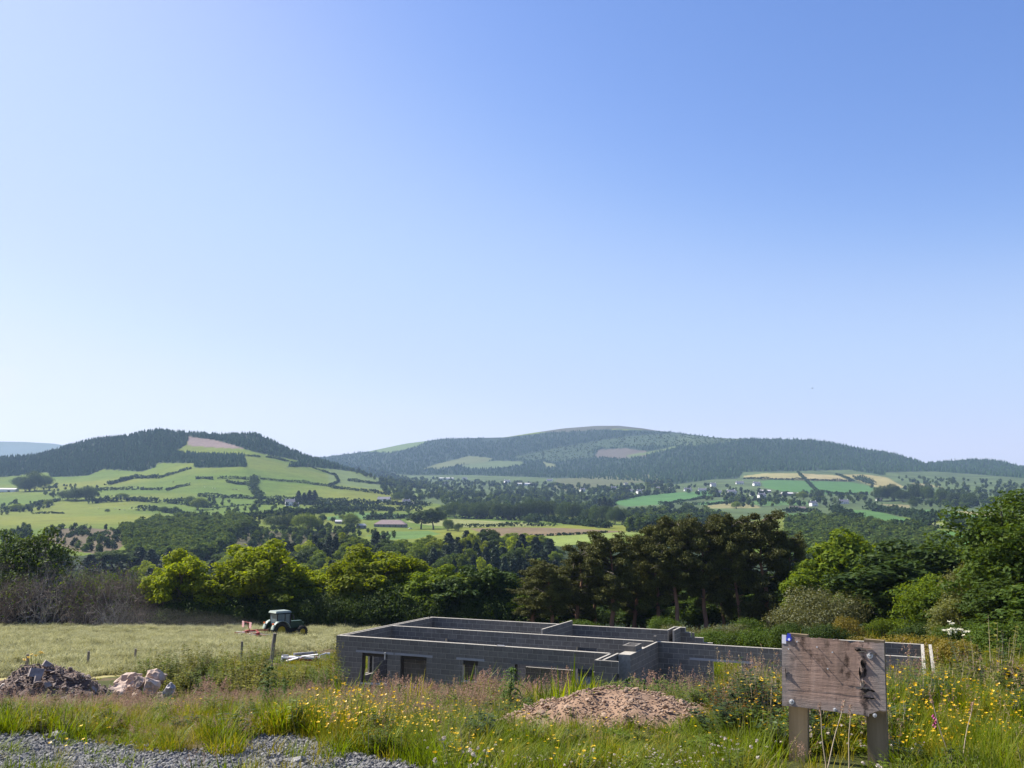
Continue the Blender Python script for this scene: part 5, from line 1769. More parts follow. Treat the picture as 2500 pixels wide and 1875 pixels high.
# splinters: lifted veneer along the rotten run, head and crack lines
SPL = surf('torn_veneer', [(.16, .12, .095), (.34, .28, .23), (.5, .44, .38)], 30, .9, stretch=(.2, 1, 1))
SPD = plain('rotten_veneer', (.03, .024, .02), .95)
for i, (x, z, w, h, m_) in enumerate(((.235, .215, .14, .014, SPL), (.26, .19, .12, .010, SPL), (.30, .178, .07, .016, SPL), (.20, .20, .05, .02, SPD), (.235, -.085, .13, .016, SPL), (.26, -.10, .11, .03, SPD), (.25, -.125, .07, .012, SPL), (.225, -.055, .03, .05, SPL), (.275, -.155, .09, .016, SPD), (.21, .02, .016, .07, SPD), (.245, .04, .014, .09, SPD), (.23, .10, .03, .05, SPD), (-.36, -.02, .004, .08, SPD), (.17, -.07, .12, .003, SPL), (.0, -.14, .7, .0025, SPL))):
    mb = MB()
    k = 7
    xs = np.linspace(-w / 2, w / 2, k)
    up_ = h / 2 * (1 + .5 * q.normal(size=k)) * np.sin(np.linspace(.25, 2.9, k))
    dn = -h / 2 * (1 + .5 * q.normal(size=k)) * np.sin(np.linspace(.25, 2.9, k))
    dep = -.0105 - .012 * np.abs(q.normal(size=k)) * (1 if h > .006 else .1)
    V = np.concatenate([np.stack([x + xs, dep, z + up_], -1), np.stack([x + xs, np.full(k, -.0098), z + dn], -1)])
    mb.add(V, [[j, j + 1, k + j + 1, k + j] for j in range(k - 1)])
    mb.obj('splinter', m_, bo)


def bolt(x, z, r, out, parent, nm='bolt'):
    o = link(nm, None, parent, (x, -.009, z))
    mb = MB()
    a = np.arange(6) / 6 * 6.283 + .3
    V = [(r * math.cos(t) * f, -y, r * math.sin(t) * f) for y, f in ((0, 1), (r * .7, 1), (r * .8, .8)) for t in a]
    mb.add(V, [[k * 6 + i, k * 6 + (i + 1) % 6, k * 6 + 6 + (i + 1) % 6, k * 6 + 6 + i] for k in range(2) for i in range(6)])
    mb.obj('nut', STEEL, o)
    mb = MB()
    V, F = lathe([(0, .0), (r * 1.5, .0), (r * 1.5, .003), (0, .003)], 16, 'Y')
    mb.add(V * np.array([1, -1, 1]), F)
    mb.obj('washer', STEEL, o)
    mb = MB()
    add_tube(mb, [(0, 0, 0), (0, -out, 0)], r * .5, 8)
    mb.obj('thread', STEEL, o)


bolt(-.315, -.235, .014, .03, bo)
bolt(.015, -.262, .009, .022, bo)
bolt(.285, .165, .016, .03, bo)
bolt(.308, -.275, .010, .012, bo)
for x, z, l in ((-.11, .20, .022), (.012, .168, .05), (-.03, .04, .022), (-.33, .17, .03), (-.26, .23, .05)):
    mb = MB()
    add_tube(mb, [(0, 0, 0), (0, -l, .002)], .0028, 6)
    V, F = lathe([(0, -l), (.006, -l), (.006, -l - .002), (0, -l - .002)], 8, 'Y')
    mb.add(V, F)
    mb.obj('nail', STEEL, bo, loc=(x, -.009, z))
# blue plastic cap with a white centre, and the bit of white film behind it
cap = link('plastic_cap', None, bo, (-.335, -.011, .262), (0, R(8), 0))
mb = MB()
V, F = box((0, 0, 0), (.034, .012, .062), taper=.8)
mb.add(V, F)
V, F = box((.01, .0, -.012), (.03, .016, .03))
mb.add(V, F)
mb.obj('cap_body', plain('blue_plastic', (.03, .05, .42), .4, .4), cap)
mb = MB()
V, F = lathe([(0, .014), (.010, .014), (.010, .006), (0, .006)], 12, 'Y')
mb.add(V * np.array([1, -1, 1]) + np.array([.008, 0, -.016]), F)
mb.obj('cap_centre', plain('white_plastic', (.75, .78, .85), .4), cap)
mb = MB()
V, F = box((0, 0, 0), (.034, .003, .07))
mb.add(V, F)
mb.obj('white_film', plain('white_film', (.68, .66, .70), .5), bo, loc=(-.372, -.0115, .245))
for sx, wz, tp in ((-.262, .128, .245), (.26, .128, .238)):
    po = MB()
    V, F = box((0, 0, (sc_z + tp - .5) / 2 - .0), (wz, .07, sc_z + tp + .5))
    po.add(V, F)
    po.obj('post', POSTM, sign, loc=(sx, .082, 0)).rotation_euler = (R(-3.0), R(1.6 if sx < 0 else .6), 0)

# ------------------------------------------------------------------ fence posts
FPOST = surf('grey_fence_post', [(.09, .075, .06), (.19, .165, .14), (.28, .25, .22)], 6, .95, .004, 30, stretch=(1, 1, .1))
for i, (px, b_, top_, r_, ln, lab) in enumerate(((63, 1655, 1597, .075, 0, 'leftmost fence post behind the dark rubble heap'), (212, 1640, 1590, .075, .03, 'round fence post between the rubble heap and the pale boulders'), (328, 1625, 1584, .07, .02, 'fence post left of the tall green bushes'),
                                                 (590, 1588, 1566, .07, 0, 'short fence post stub left of the leaning one'), (660, 1597, 1546, .105, .09, 'thick leaning grey post in front of the tractor rear'))):
    G = ground([px], [b_], 30)[0] if i < 3 else at(px, b_, (46, 47, 47, 55, 48)[i])
    Yp = G[1] if i < 3 else (46, 47, 47, 55, 48)[i]
    x = float(at(px, b_, Yp)[0])
    z0 = gz(x, Yp)
    hh = float(at(px, top_, Yp)[2]) - z0
    o = MB()
    P = np.array([(0, 0, -.3), (ln * .3 * hh, 0, hh * .3), (ln * .7 * hh, .01, hh * .75), (ln * hh, 0, hh)])
    add_tube(o, P, [r_, r_ * .97, r_ * .95, r_ * .9], 9)
    tag(o.obj('fence_post', FPOST, loc=(x, Yp, z0)), lab, 'fence post', 'posts of the hay field fence')

# ------------------------------------------------------------------ tractor
TG = plain('tractor_green', (.010, .036, .012), .4, .4)
TY = plain('wheel_yellow', (.36, .27, .02), .5)
TK = plain('tractor_black', (.012, .012, .013), .6)
TW_ = plain('pale_paint', (.24, .28, .235), .4)
TYRE = surf('tyre_rubber', [(.012, .012, .012), (.03, .028, .026)], 6, .9)
GL = plain('cab_glass', (.10, .14, .17), .08, .9)
REDP = plain('implement_red', (.24, .03, .022), .6)
WHT = plain('bar_white', (.7, .68, .66), .5)
LAMP = plain('tail_lamp_orange', (.55, .12, .02), .4)
tp = at(674, 1558, 100)
tz = gz(tp[0], 100)
# heading: front away to the right
tr = thing('tractor', 'green tractor with yellow wheel centres working along the dark hedge', 'tractor', (float(tp[0]), 100, tz), R(90 - 47) - R(90))


def part(name, mat, items, parent, smooth=False, loc=None):
    mb = MB()
    for it in items:
        V, F = it
        mb.add(V, F)
    return mb.obj(name, mat, parent, smooth, loc)


# own frame: +Y forward
part('hood', TG, [box((0, 2.1, 1.35), (.8, 1.9, .72), taper=.82), box((0, 3.0, 1.22), (.74, .3, .6), taper=.85)], tr)
part('chassis', TK, [box((0, 1.5, .8), (.55, 3.2, .45)), box((0, .1, .95), (.9, .9, .7))], tr)
part('cab_frame', TK, [box((sx * .72, sy, 1.95), (.09, .1, 1.3)) for sx in (-1, 1) for sy in (-.35, .55, 1.15)] + [box((0, -.38, 2.6), (1.5, .1, .1)), box((0, 1.18, 2.6), (1.5, .1, .1)), box((0, -.38, 1.42), (1.5, .1, .26)), box((0, .4, 1.15), (1.3, 1.5, .4))], tr)
part('rear_window', GL, [box((0, -.37, 2.05), (1.36, .03, 1.0))], tr)
part('side_window', GL, [box((.74, .1, 2.05), (.03, .82, 1.0)), box((.74, .85, 2.0), (.03, .52, 1.1))], tr)
part('side_window', GL, [box((-.74, .1, 2.05), (.03, .82, 1.0)), box((-.74, .85, 2.0), (.03, .52, 1.1))], tr)
part('windscreen', GL, [box((0, 1.17, 2.0), (1.36, .03, 1.1))], tr)
part('cab_roof', TW_, [box((0, .35, 2.78), (1.62, 1.9, .2), taper=.86)], tr)
part('seat', TK, [box((0, .2, 1.6), (.5, .5, .3)), box((0, -.02, 1.95), (.46, .14, .6))], tr)
for sx in (-1, 1):
    mb = MB()
    a = np.linspace(R(10), R(165), 9)
    V = [(sx * xo, math.cos(t) * rr * -1, .86 + math.sin(t) * rr) for t in a for xo, rr in ((.62, 1.0), (1.22, 1.0), (1.22, 1.05), (.62, 1.05))]
    F = [[i * 4 + k, i * 4 + (k + 1) % 4, i * 4 + 4 + (k + 1) % 4, i * 4 + 4 + k] for i in range(8) for k in range(4)]
    mb.add(V, F)
    fe = mb.obj('fender', TW_ if sx < 0 else TW_, tr, True)
    part('fender_side', TG, [box((sx * .66, 0, 1.4), (.06, 1.3, .7))], fe)
    part('tail_lamp', LAMP, [box((sx * .95, -.92, 1.62), (.3, .1, .16))], tr)
    part('mirror', TK, [box((sx * 1.12, 1.35, 2.2), (.06, .2, .36)), box((sx * .95, 1.3, 2.42), (.36, .04, .04))], tr)
for sx in (-1, 1):
    for (y0, rad, wd, nl) in ((0, .88, .5, 18), (2.55, .60, .4, 16)):
        wh = link('wheel', None, tr, (sx * .92, y0, rad))
        V, F = lathe([(rad * .52, -wd / 2 * .8), (rad * .6, -wd / 2), (rad * .93, -wd / 2), (rad, -wd / 3), (rad, wd / 3), (rad * .93, wd / 2), (rad * .6, wd / 2), (rad * .52, wd / 2 * .8)], 28, 'X')
        mb = MB().add(V, F)
        for k in range(nl):
            for sd in (-1, 1):
                a = 6.283 * (k + (.5 if sd > 0 else 0)) / nl
                V, F = box((sd * wd * .25, 0, 0), (wd * .5, .07, .07), rz=sd * .5)
                V = V + np.array([0, 0, rad + .01])
                c, s = math.cos(a), math.sin(a)
                V = np.stack([V[:, 0], V[:, 1] * c - V[:, 2] * s, V[:, 1] * s + V[:, 2] * c], -1)
                mb.add(V, F)
        mb.obj('tyre', TYRE, wh)
        V, F = lathe([(0, -wd * .12), (rad * .2, -wd * .16), (rad * .3, -wd * .1), (rad * .5, -wd * .34), (rad * .56, -wd * .36), (rad * .56, wd * .36), (rad * .5, wd * .34), (rad * .3, wd * .22), (rad * .2, wd * .3), (0, wd * .28)], 24, 'X')
        MB().add(V * np.array([sx, 1, 1]), F).obj('rim', TY, wh)
mb = MB()
add_tube(mb, [(.5, 1.35, 1.5), (.52, 1.35, 2.4), (.52, 1.3, 2.75)], [.06, .06, .05], 8)
mb.obj('exhaust', TK, tr)
mb = MB()
for sx in (-.4, .4):
    add_tube(mb, [(sx, -.5, .8), (sx * 1.1, -1.2, .6)], .05, 6)
add_tube(mb, [(0, -.5, 1.2), (0, -1.2, .95)], .05, 6)
mb.obj('linkage', TK, tr)

# rotary rake with its two striped warning boards
rk = thing('hay_rake', 'red rotary hay rake with striped warning boards behind the tractor', 'rake', (float(tp[0]) - 1.75, 98.0, gz(tp[0] - 1.75, 98.0)), tr.rotation_euler[2])
mb = MB()
add_tube(mb, [(0, 1.5, .75), (0, .3, .85), (0, -.6, .8)], [.07, .08, .07], 6)
add_tube(mb, [(-1.3, -.2, .75), (0, .1, .85), (1.3, -.2, .75)], .06, 6)
mb.obj('main_beam', REDP, rk)
for sx in (-1.2, 1.2):
    ro = link('rotor', None, rk, (sx, -.3, .45))
    mb = MB()
    V, F = lathe([(0, 0), (.24, 0), (.24, .28), (.1, .34), (0, .34)], 14)
    mb.add(V, F)
    mb.obj('gear_case', REDP, ro)
    for k in range(9):
        a = 6.283 * k / 9 + .2
        mb = MB()
        c, s = math.cos(a), math.sin(a)
        add_tube(mb, [(0, 0, .15), (c * 1.25, s * 1.25, .1)], .028, 5)
        for f in (.92, 1.05, 1.2):
            add_tube(mb, [(c * f, s * f, .1), (c * f - s * .05, s * f + c * .05, -.38)], .01, 4)
        mb.obj('tine_arm', WHT if k % 2 else REDP, ro)
    for sy in (-.5, .5):
        V, F = lathe([(0, -.06), (.2, -.06), (.22, 0), (.2, .06), (0, .06)], 14, 'X')
        MB().add(V + np.array([0, sy, -.23]), F).obj('support_wheel', TYRE, ro)


def stripe_mat():
    m, t, n, L, b = _nt('red_white_stripes')
    tc = n.new('ShaderNodeTexCoord').outputs['Object']
    s = node(t, 'ShaderNodeSeparateXYZ', Vector=tc)
    v = fmath(t, 'FRACT', fmath(t, 'MULTIPLY', fmath(t, 'ADD', s.outputs[0], s.outputs[2]), 5.2))
    c = ramp(t, v, [(.75, .7, .68), (.75, .7, .68), (.55, .03, .03), (.55, .03, .03)], [0, .49, .51, 1])
    L.new(c, b.inputs['Base Color'])
    return m


STR = stripe_mat()
mb = MB()
add_tube(mb, [(0, -.6, .8), (0, -.9, 1.75)], .04, 6)
add_tube(mb, [(-.95, -.9, 1.72), (.95, -.9, 1.72)], .035, 6)
mb.obj('board_rail', REDP, rk)
for sx in (-.8, .8):
    part('warning_board', STR, [box((0, 0, 0), (.46, .03, .62))], rk, loc=(sx, -.95, 1.48))

# a mower's folded deck left in the rough grass by the house
mz = at(735, 1588, 58)
mw_ = thing('mower_deck', 'folded white and red mower bed lying in rough grass left of the house', 'machine', (float(mz[0]), 58, gz(mz[0], 58)), R(8))
part('bed', WHT, [box((0, 0, .42), (2.3, .5, .09), ry=R(2)), box((-.5, -.35, .36), (.7, .4, .06), ry=R(-12), rz=.3), box((.55, -.2, .55), (1.0, .3, .05), ry=R(-6))], mw_)
part('guard', plain('guard_grey', (.12, .12, .13), .6), [box((-.95, .1, .36), (.5, .6, .4), rz=.3, taper=.7), box((.4, .3, .62), (1.1, .2, .14), ry=R(-4)), box((-.2, .2, .6), (.5, .3, .12), rz=.5)], mw_)
part('frame', REDP, [box((.1, -.28, .3), (1.7, .07, .12), ry=R(3)), box((-.2, -.45, .28), (.7, .07, .1), ry=R(-20)), box((.95, -.2, .4), (.08, .5, .1))], mw_)
mb = MB()
for x0 in (-1.0, -.55, -.1, .4, .9):
    V, F = lathe([(0, 0), (.2, 0), (.22, .06), (.08, .12), (0, .12)], 14)
    mb.add(V + np.array([x0, .02, .24]), F)
mb.obj('disc', TK, mw_)
mb = MB()
add_tube(mb, [(1.1, 0, .5), (1.5, .1, .62), (1.75, .1, .6)], [.05, .05, .07], 6)
mb.obj('drawbar', WHT, mw_)

# ------------------------------------------------------------------ rubble heap, boulders, soil heaps
RUB = surf('rubble_earth', [(.07, .047, .037), (.115, .08, .064), (.17, .122, .10)], 3, .95, .05, 16)
RST = surf('rubble_stone', [(.105, .078, .063), (.18, .138, .115), (.30, .24, .205)], 4, .9, .01, 30, rand=.3)
PALE = surf('pale_boulder', [(.28, .205, .155), (.42, .32, .255), (.54, .44, .36)], 2.2, .9, .02, 18, rand=.12)
SOIL = surf('red_soil', [(.13, .078, .048), (.21, .133, .085), (.30, .20, .135)], 2.5, .95, .03, 26)
SST = surf('soil_stone', [(.16, .104, .068), (.26, .178, .122), (.38, .275, .2)], 6, .9, .01, 30, rand=.28)


def heap(name, label, px, base, Y, wpx, hpx, mat, stonem, seed, nbig, nsmall, big, small, skew=0., depth=.7, slabs=()):
    q = np.random.default_rng(seed)
    x = float(at(px, base, Y)[0])
    g = gz(x, Y)
    W = wpx * Y / FPX / 2
    Hh = hpx * Y / FPX
    t = thing(name, label, 'heap', (x, Y, g))
    n = 46
    U, Vv = np.meshgrid(np.linspace(-1.15, 1.15, n), np.linspace(-1.15, 1.15, n))

    def prof(u, v):
        r = np.sqrt((u - skew * (1 - np.abs(u))) ** 2 + v ** 2)
        z = np.clip(1 - r, -.2, 1) ** 1.0
        z = np.where(r < 1, (1 - r * r) ** 1.15, -.12)
        return z * Hh * (1 + .35 * vnoise(u * 3, v * 3, 1, seed) + .5 * vnoise(u * 1.6 + 3, v * 1.6, 1, seed + 7)) + Hh * .3 * vnoise(u * 7, v * 7, 1, seed + 1) + Hh * .12 * vnoise(u * 21, v * 23, 1, seed + 2)
    Zz = prof(U, Vv)
    P = np.stack([U * W, Vv * W * depth, Zz], -1).reshape(-1, 3)
    P[:, 2] += H(x + P[:, 0], Y + P[:, 1]) - g - .03
    i = np.arange(n - 1)[:, None] * n
    k = np.arange(n - 1)[None]
    F = np.stack([i + k, i + k + 1, i + n + k + 1, i + n + k], -1).reshape(-1, 4)
    MB().add(P, F).obj('earth', mat, t, True)

    def spot():
        while True:
            u, v = q.uniform(-1, 1), q.uniform(-1, .45)
            if u * u + v * v < .95: break
        z = float(prof(np.array([u]), np.array([v]))[0]) + gz(x + u * W, Y + v * W * depth) - g
        return u * W, v * W * depth, z
    sm = MB()
    for j in range(nsmall):
        V, F = rock(q.uniform(.5, 1.2, 3) * np.array([1, 1, .6]) * small * q.uniform(.5, 1.5), seed * 1000 + j % 40, .3, 0, 3)
        V = V @ np.array(Matrix.Rotation(q.uniform(0, 6.3), 3, 'Z')).T
        sm.add(V + np.array(spot()), F)
    tag(sm.obj('clods', stonem, t), kind='stuff')
    kinds = [MB().add(*rock((1, .8, .55), seed * 77 + j, .2, 1, 7)).mesh('stone', stonem) for j in range(6)]
    for j in range(nbig):
        s_ = big * q.uniform(.5, 1.35)
        link('stone', kinds[j % 6], t, spot(), (q.uniform(-.6, .6), q.uniform(-.6, .6), q.uniform(0, 6.3)), (s_ * q.uniform(.7, 1.4), s_, s_ * q.uniform(.6, 1)))
    for (sx, sy, L_, W2, T_, e, m_) in slabs:
        xx, yy = sx * W, sy * W * depth
        z = float(prof(np.array([sx]), np.array([sy]))[0]) + gz(x + xx, Y + yy) - g
        mb = MB()
        L_, W2 = (L_ * .72, W2 * .72) if W2 > .12 else (L_ * .8, W2 * .8)
        V, F = box((0, 0, 0), (L_, W2, T_), taper=.93)
        V[:, :2] += q.normal(0, .06 * W2, (8, 2))
        mb.add(V, F)
        mb.obj('slab' if W2 > .09 else 'plank', m_, t, loc=(xx, yy, z + .06)).rotation_euler = e
    return t


SLAB = surf('broken_slab', [(.17, .14, .13), (.26, .22, .205), (.36, .31, .29)], 6, .9, .008, 40)
WOODP = surf('old_plank', [(.4, .33, .28), (.55, .48, .42)], 5, .9, stretch=(1, 8, 8))
heap('rubble_heap', 'dark heap of broken stone and slabs at the left edge', 118, 1722, 22.8, 400, 92, RUB, RST, 3, 90, 2200, .12, .04, slabs=(
    (-.05, -.35, .42, .3, .06, (R(58), R(10), .5), SLAB), (.02, -.5, .2, .3, .05, (R(70), 0, .2), SLAB), (.4, -.72, .5, .34, .06, (R(45), R(-18), .4), SLAB), (-.42, -.62, .75, .07, .035, (R(10), R(-48), .35), WOODP),
    (-.02, -.1, .26, .2, .05, (R(60), R(30), .3), SLAB), (-.72, -.6, .3, .2, .06, (R(40), 0, .8), SLAB), (.18, -.6, .2, .16, .05, (R(60), 0, 1.2), SLAB), (.62, -.3, .25, .2, .06, (R(50), R(20), 2), SLAB)))
heap('soil_heap', 'broad heap of stony reddish soil in front of the block house', 1462, 1792, 8.95, 640, 74, SOIL, SST, 5, 170, 3600, .05, .018, skew=.05, depth=.85)
heap('soil_heap', 'low crumbling mound of soil left of the spiny thistle', 1040, 1752, 12.4, 170, 40, SOIL, SST, 6, 24, 500, .05, .022)
BST = [(297, 1668, 62, 46, .7, 'long pale boulder at the top left of the boulder pile'), (322, 1675, 78, 52, .8, 'big pale boulder in the middle of the pile'), (345, 1668, 44, 36, .6, 'grey sided boulder right of the big one'), (366, 1672, 52, 44, .7, 'pale boulder under the overhanging one'), (375, 1658, 56, 40, .6, 'overhanging pale boulder topmost in the pile'),
       (282, 1694, 60, 44, .7, 'rounded pale boulder low at the left'), (305, 1702, 48, 36, .7, 'pale boulder at the front left'), (246, 1706, 52, 34, .6, 'weathered boulder next to the rubble heap'), (340, 1700, 50, 34, .6, 'boulder half hidden behind pink grass'), (410, 1690, 34, 46, 1.2, 'upright grey boulder apart at the right'), (330, 1655, 40, 22, .4, 'flat pale stone on the pile'), (262, 1725, 44, 24, .5, 'low stone in the pink grass')]
q = np.random.default_rng(9)
BGREY = surf('grey_boulder', [(.22, .20, .2), (.34, .31, .31), (.45, .42, .41)], 2.5, .9, .02, 18)
for j, (px, py, w, h, r_, lab) in enumerate(BST):
    Yb = 23.6 + q.uniform(-.4, .4) + (1720 - py) * .012
    P = at(px, py, Yb)
    me = MB().add(*rock((1, 1, 1), 900 + j, .3, 2, 9)).mesh('boulder', BGREY if 'grey boulder' in lab else PALE)
    s_ = Yb / FPX
    tag(link('boulder', me, None, P, (q.uniform(-.4, .4), q.uniform(-.5, .5), q.uniform(0, 6.3)), (w * s_ * .74, w * s_ * .7, h * s_ * .84)), lab, 'boulder', 'pale boulder pile')
# earth under the pile so the stones rest on something
px0 = at(320, 1715, 24.4)
heap('earth_bank', 'low earth bank carrying the pale boulders', 322, 1728, 24.5, 230, 52, RUB, RST, 12, 10, 200, .15, .05)

# ------------------------------------------------------------------ a bird high over the hills
bp_ = at(1983, 948, 180)
bd = thing('bird', 'small dark bird gliding high above the right hill', 'bird', bp_, .6)
mb = MB()
V, F = lathe([(0, -.2), (.03, -.16), (.055, 0), (.04, .12), (.0, .2)], 8, 'X')
mb.add(V, F)
mb.obj('body', plain('dark_feather', (.02, .02, .02), .8), bd)
for s_ in (-1, 1):
    mb = MB()
    mb.add([(-.08, 0, .02), (.08, 0, .02), (.05, s_ * .22, .09), (-.1, s_ * .22, .09), (-.12, s_ * .5, .04)], [[0, 1, 2, 3], [3, 2, 4, 4]][:1])
    mb.F.append((np.array([[3, 2, 4]]), 0))
    mb.obj('wing', bpy.data.materials['dark_feather'], bd)
# ------------------------------------------------------------------ rank grass, weeds and flowers
GA = leafm('grass_green', (.085, .125, .004), (.165, .19, .008), .42, .55, .2, .2, (1.3, 1.4, .3))
GB = leafm('grass_yellow', (.18, .165, .010), (.31, .26, .022), .4, .6, .15, .2, (1.2, 1.2, .4))
GS = leafm('grass_straw', (.27, .20, .09), (.42, .33, .18), .25, .7, .1, .2, (1, 1, 1))
GP = leafm('seed_pink', (.25, .145, .10), (.44, .29, .215), .3, .8, .05, .2, (1, 1, 1))
GT = leafm('seed_tan', (.28, .20, .10), (.44, .34, .20), .3, .8, .05, .2, (1, 1, 1))
YEL = leafm('buttercup_yellow', (.62, .36, .004), (.80, .52, .008), .25, .4, .3, .05, (1, 1, 1))
CLO = leafm('clover_white', (.55, .45, .40), (.75, .68, .60), .2, .7, .1, .1, (1, 1, 1))
WG = leafm('weed_green', (.072, .115, .008), (.14, .175, .014), .35, .55, .2, .25)
WO = leafm('weed_olive', (.11, .12, .014), (.21, .20, .026), .35, .6, .15, .25)
WD = leafm('weed_dark', (.024, .045, .010), (.055, .085, .016), .3, .55, .2, .2)
RED = leafm('leaf_red', (.08, .07, .01), (.26, .10, .012), .3, .6, .15, .2, (1, 1, 1))
THI = leafm('thistle_green', (.060, .115, .022), (.12, .18, .035), .35, .55, .2, .15)
STK = plain('dry_stalk', (.36, .29, .20), .9)
MAG = plain('foxglove_pink', (.34, .05, .19), .6)


def q_(s): return np.random.default_rng(s)


def tuft(seed, n, rad, h, w, mat, bend=.5):
    V, F, T = blades(n, rad, h, w, bend, 3, q_(seed))
    return MB().add(V, F).mesh('tuft', mat)


def seedtuft(seed, n, h, matb, mats, rad=.12, head=.13, k=26, sz=.013, wd=.02):
    q = q_(seed)
    mb = MB()
    V, F, T = blades(26, rad, (.15, h[0] * .7), .006, .6, 3, q)
    mb.add(V, F, 0)
    V, F, T = blades(n, rad * .8, h, .0028, .22, 4, q)
    mb.add(V, F, 1)
    P = []
    for t in T:
        f = q.uniform(0, 1, k)
        P.append(t + np.stack([q.normal(0, wd, k) * (1.1 - f), q.normal(0, wd, k) * (1.1 - f), (f - .75) * head], -1))
    P = np.concatenate(P)
    V, F = leaves(P, q.normal(size=P.shape), sz, .5, 1, q)
    mb.add(V, F, 2)
    return mb.mesh('seed_tuft', [matb, GS, mats])


def flowertuft(seed, n, h, r=.016, petal=YEL, nl=18):
    q = q_(seed)
    mb = MB()
    V, F, T = blades(nl, .1, (.12, h[0]), .007, .6, 3, q)
    mb.add(V, F, 0)
    V, F, T = blades(n, .16, h, .003, .35, 4, q)
    mb.add(V, F, 0)
    for t in T:
        up = unit(np.array([q.normal(0, .35), q.normal(0, .35), 1.]))
        a = unit(np.cross(up, [1, 0, .1]))
        b = np.cross(up, a)
        rr = r * q.uniform(.75, 1.2)
        Vp, Fp = [t], []
        for k in range(5):
            for d, rad, z in ((-.55, .75, .35), (0, 1.05, .62), (.55, .75, .35)):
                th = 6.283 * k / 5 + d
                Vp.append(t + rr * rad * (a * math.cos(th) + b * math.sin(th)) + up * rr * z)
            o = 1 + 3 * k
            Fp.append([0, o, o + 1, o + 2])
        mb.add(Vp, Fp, 1)
    return mb.mesh('flower_tuft', [GA, petal])


def clovertuft(seed, n):
    q = q_(seed)
    mb = MB()
    a = q.uniform(0, 6.28, 60)
    rr = .16 * np.sqrt(q.uniform(0, 1, 60))
    V, F = leaves(np.stack([rr * np.cos(a), rr * np.sin(a), q.uniform(.04, .13, 60)], -1), np.tile([0, 0, 1.], (60, 1)), .03, .9, .4, q)
    mb.add(V, F, 0)
    V, F, T = blades(n, .15, (.14, .26), .003, .2, 3, q)
    mb.add(V, F, 0)
    for t in T:
        V, F = leaves(t + unit(q.normal(size=(26, 3))) * .009, unit(q.normal(size=(26, 3))), .012, .6, .5, q)
        mb.add(V, F, 1)
    return mb.mesh('clover_tuft', [WG, CLO])


def weed(seed, stems, h, lf, mat, rad=.12, pairs=12, droop=.2, aspect=.42, lean=.18, topm=None):
    """upright leafy stems (nettle, willowherb, sally)"""
    q = q_(seed)
    mb = MB()
    for s in range(stems):
        az = q.uniform(0, 6.28)
        b = np.array([math.cos(az), math.sin(az), 0]) * rad * math.sqrt(q.uniform())
        hh = h * q.uniform(.6, 1.05)
        ln = np.array([math.cos(az), math.sin(az), 0]) * lean * hh * q.uniform(.2, 1.2)
        t = np.linspace(0, 1, 5)
        P = b + ln * (t ** 1.6)[:, None] + np.array([0, 0, hh]) * t[:, None]
        add_tube(mb, P, .006 * (1.1 - t), 3, 1, cap=False)
        n = pairs * 2
        f = np.sort(q.uniform(.12, 1, n))
        a = q.uniform(0, 6.28, n)
        ll = lf * (1.15 - .7 * f) * q.uniform(.7, 1.2, n)
        c = b + ln * (f ** 1.6)[:, None] + np.array([0, 0, hh]) * f[:, None]
        D = np.stack([np.cos(a), np.sin(a), np.full(n, .45) - droop], -1)
        D = unit(D)
        S = unit(np.cross(D, np.array([0, 0, 1.]) + q.normal(0, .25, (n, 3))))
        wv = (ll * aspect * .5)[:, None]
        tip, mid = c + D * ll[:, None] - np.array([0, 0, 1]) * (droop * ll * .6)[:, None], c + D * (ll * .45)[:, None]
        V = np.stack([c, mid - S * wv, tip, mid + S * wv], 1).reshape(-1, 3)
        mb.add(V, np.arange(4 * n).reshape(-1, 4), 0)
        if topm is not None:
            k = 22
            V, F = leaves(P[-1] + q.normal(0, .02, (k, 3)) + np.array([0, 0, 1]) * q.uniform(-.16, .04, k)[:, None] * hh, q.normal(size=(k, 3)), .022, .6, 1, q)
            mb.add(V, F, 2)
    return mb.mesh('weed', [mat, STK, topm or mat])


def thistle_mesh(seed, h, nl=26, leafL=.22):
    q = q_(seed)
    st, lv = MB(), MB()
    t = np.linspace(0, 1, 6)
    wob = np.cumsum(q.normal(0, .012 * h, (6, 2)), 0)
    P = np.stack([wob[:, 0], wob[:, 1], t * h], -1)
    add_tube(st, P, .011 * h * (1.15 - t), 6)
    for i in range(nl):
        f = .04 + .93 * i / nl
        a = i * 2.4 + q.normal(0, .3)
        c = np.array([np.interp(f, t, P[:, 0]), np.interp(f, t, P[:, 1]), f * h])
        L = leafL * h * (1.15 - .75 * f) * q.uniform(.8, 1.15)
        D = np.array([math.cos(a), math.sin(a), 0])
        S = np.array([-math.sin(a), math.cos(a), 0])
        k = 7
        V, F = [], []
        for j in range(k + 1):
            u = j / k
            p = c + D * L * u + np.array([0, 0, L * (.75 * u - .85 * u * u)])
            w = L * (.09 + .09 * (1 - u))
            V += [p - S * w * .5, p + S * w * .5]
        for j in range(k):
            F.append([2 * j, 2 * j + 1, 2 * j + 3, 2 * j + 2])
        lv.add(V, F)
        for j in range(k):                                   # spiny lobes
            u = (j + .5) / k
            p = c + D * L * u + np.array([0, 0, L * (.75 * u - .85 * u * u)])
            for sd in (-1, 1):
                tip = p + S * sd * L * .34 * (1.1 - u) + D * L * .07 + np.array([0, 0, L * q.uniform(-.02, .12)])
                bl, br = p - D * L * .08, p + D * L * .08
                lv.add([bl, br, tip], [[0, 1, 2]])
    for i in range(5):
        c = P[-1] + np.array([q.normal(0, .05 * h), q.normal(0, .05 * h), q.uniform(-.08, .03) * h])
        V, F = rock((.035 * h, .035 * h, .045 * h), seed + i, .1, 1, 0)
        lv.add(V + c, F)
    return st.mesh('stem', THI), lv.mesh('leaves', THI)


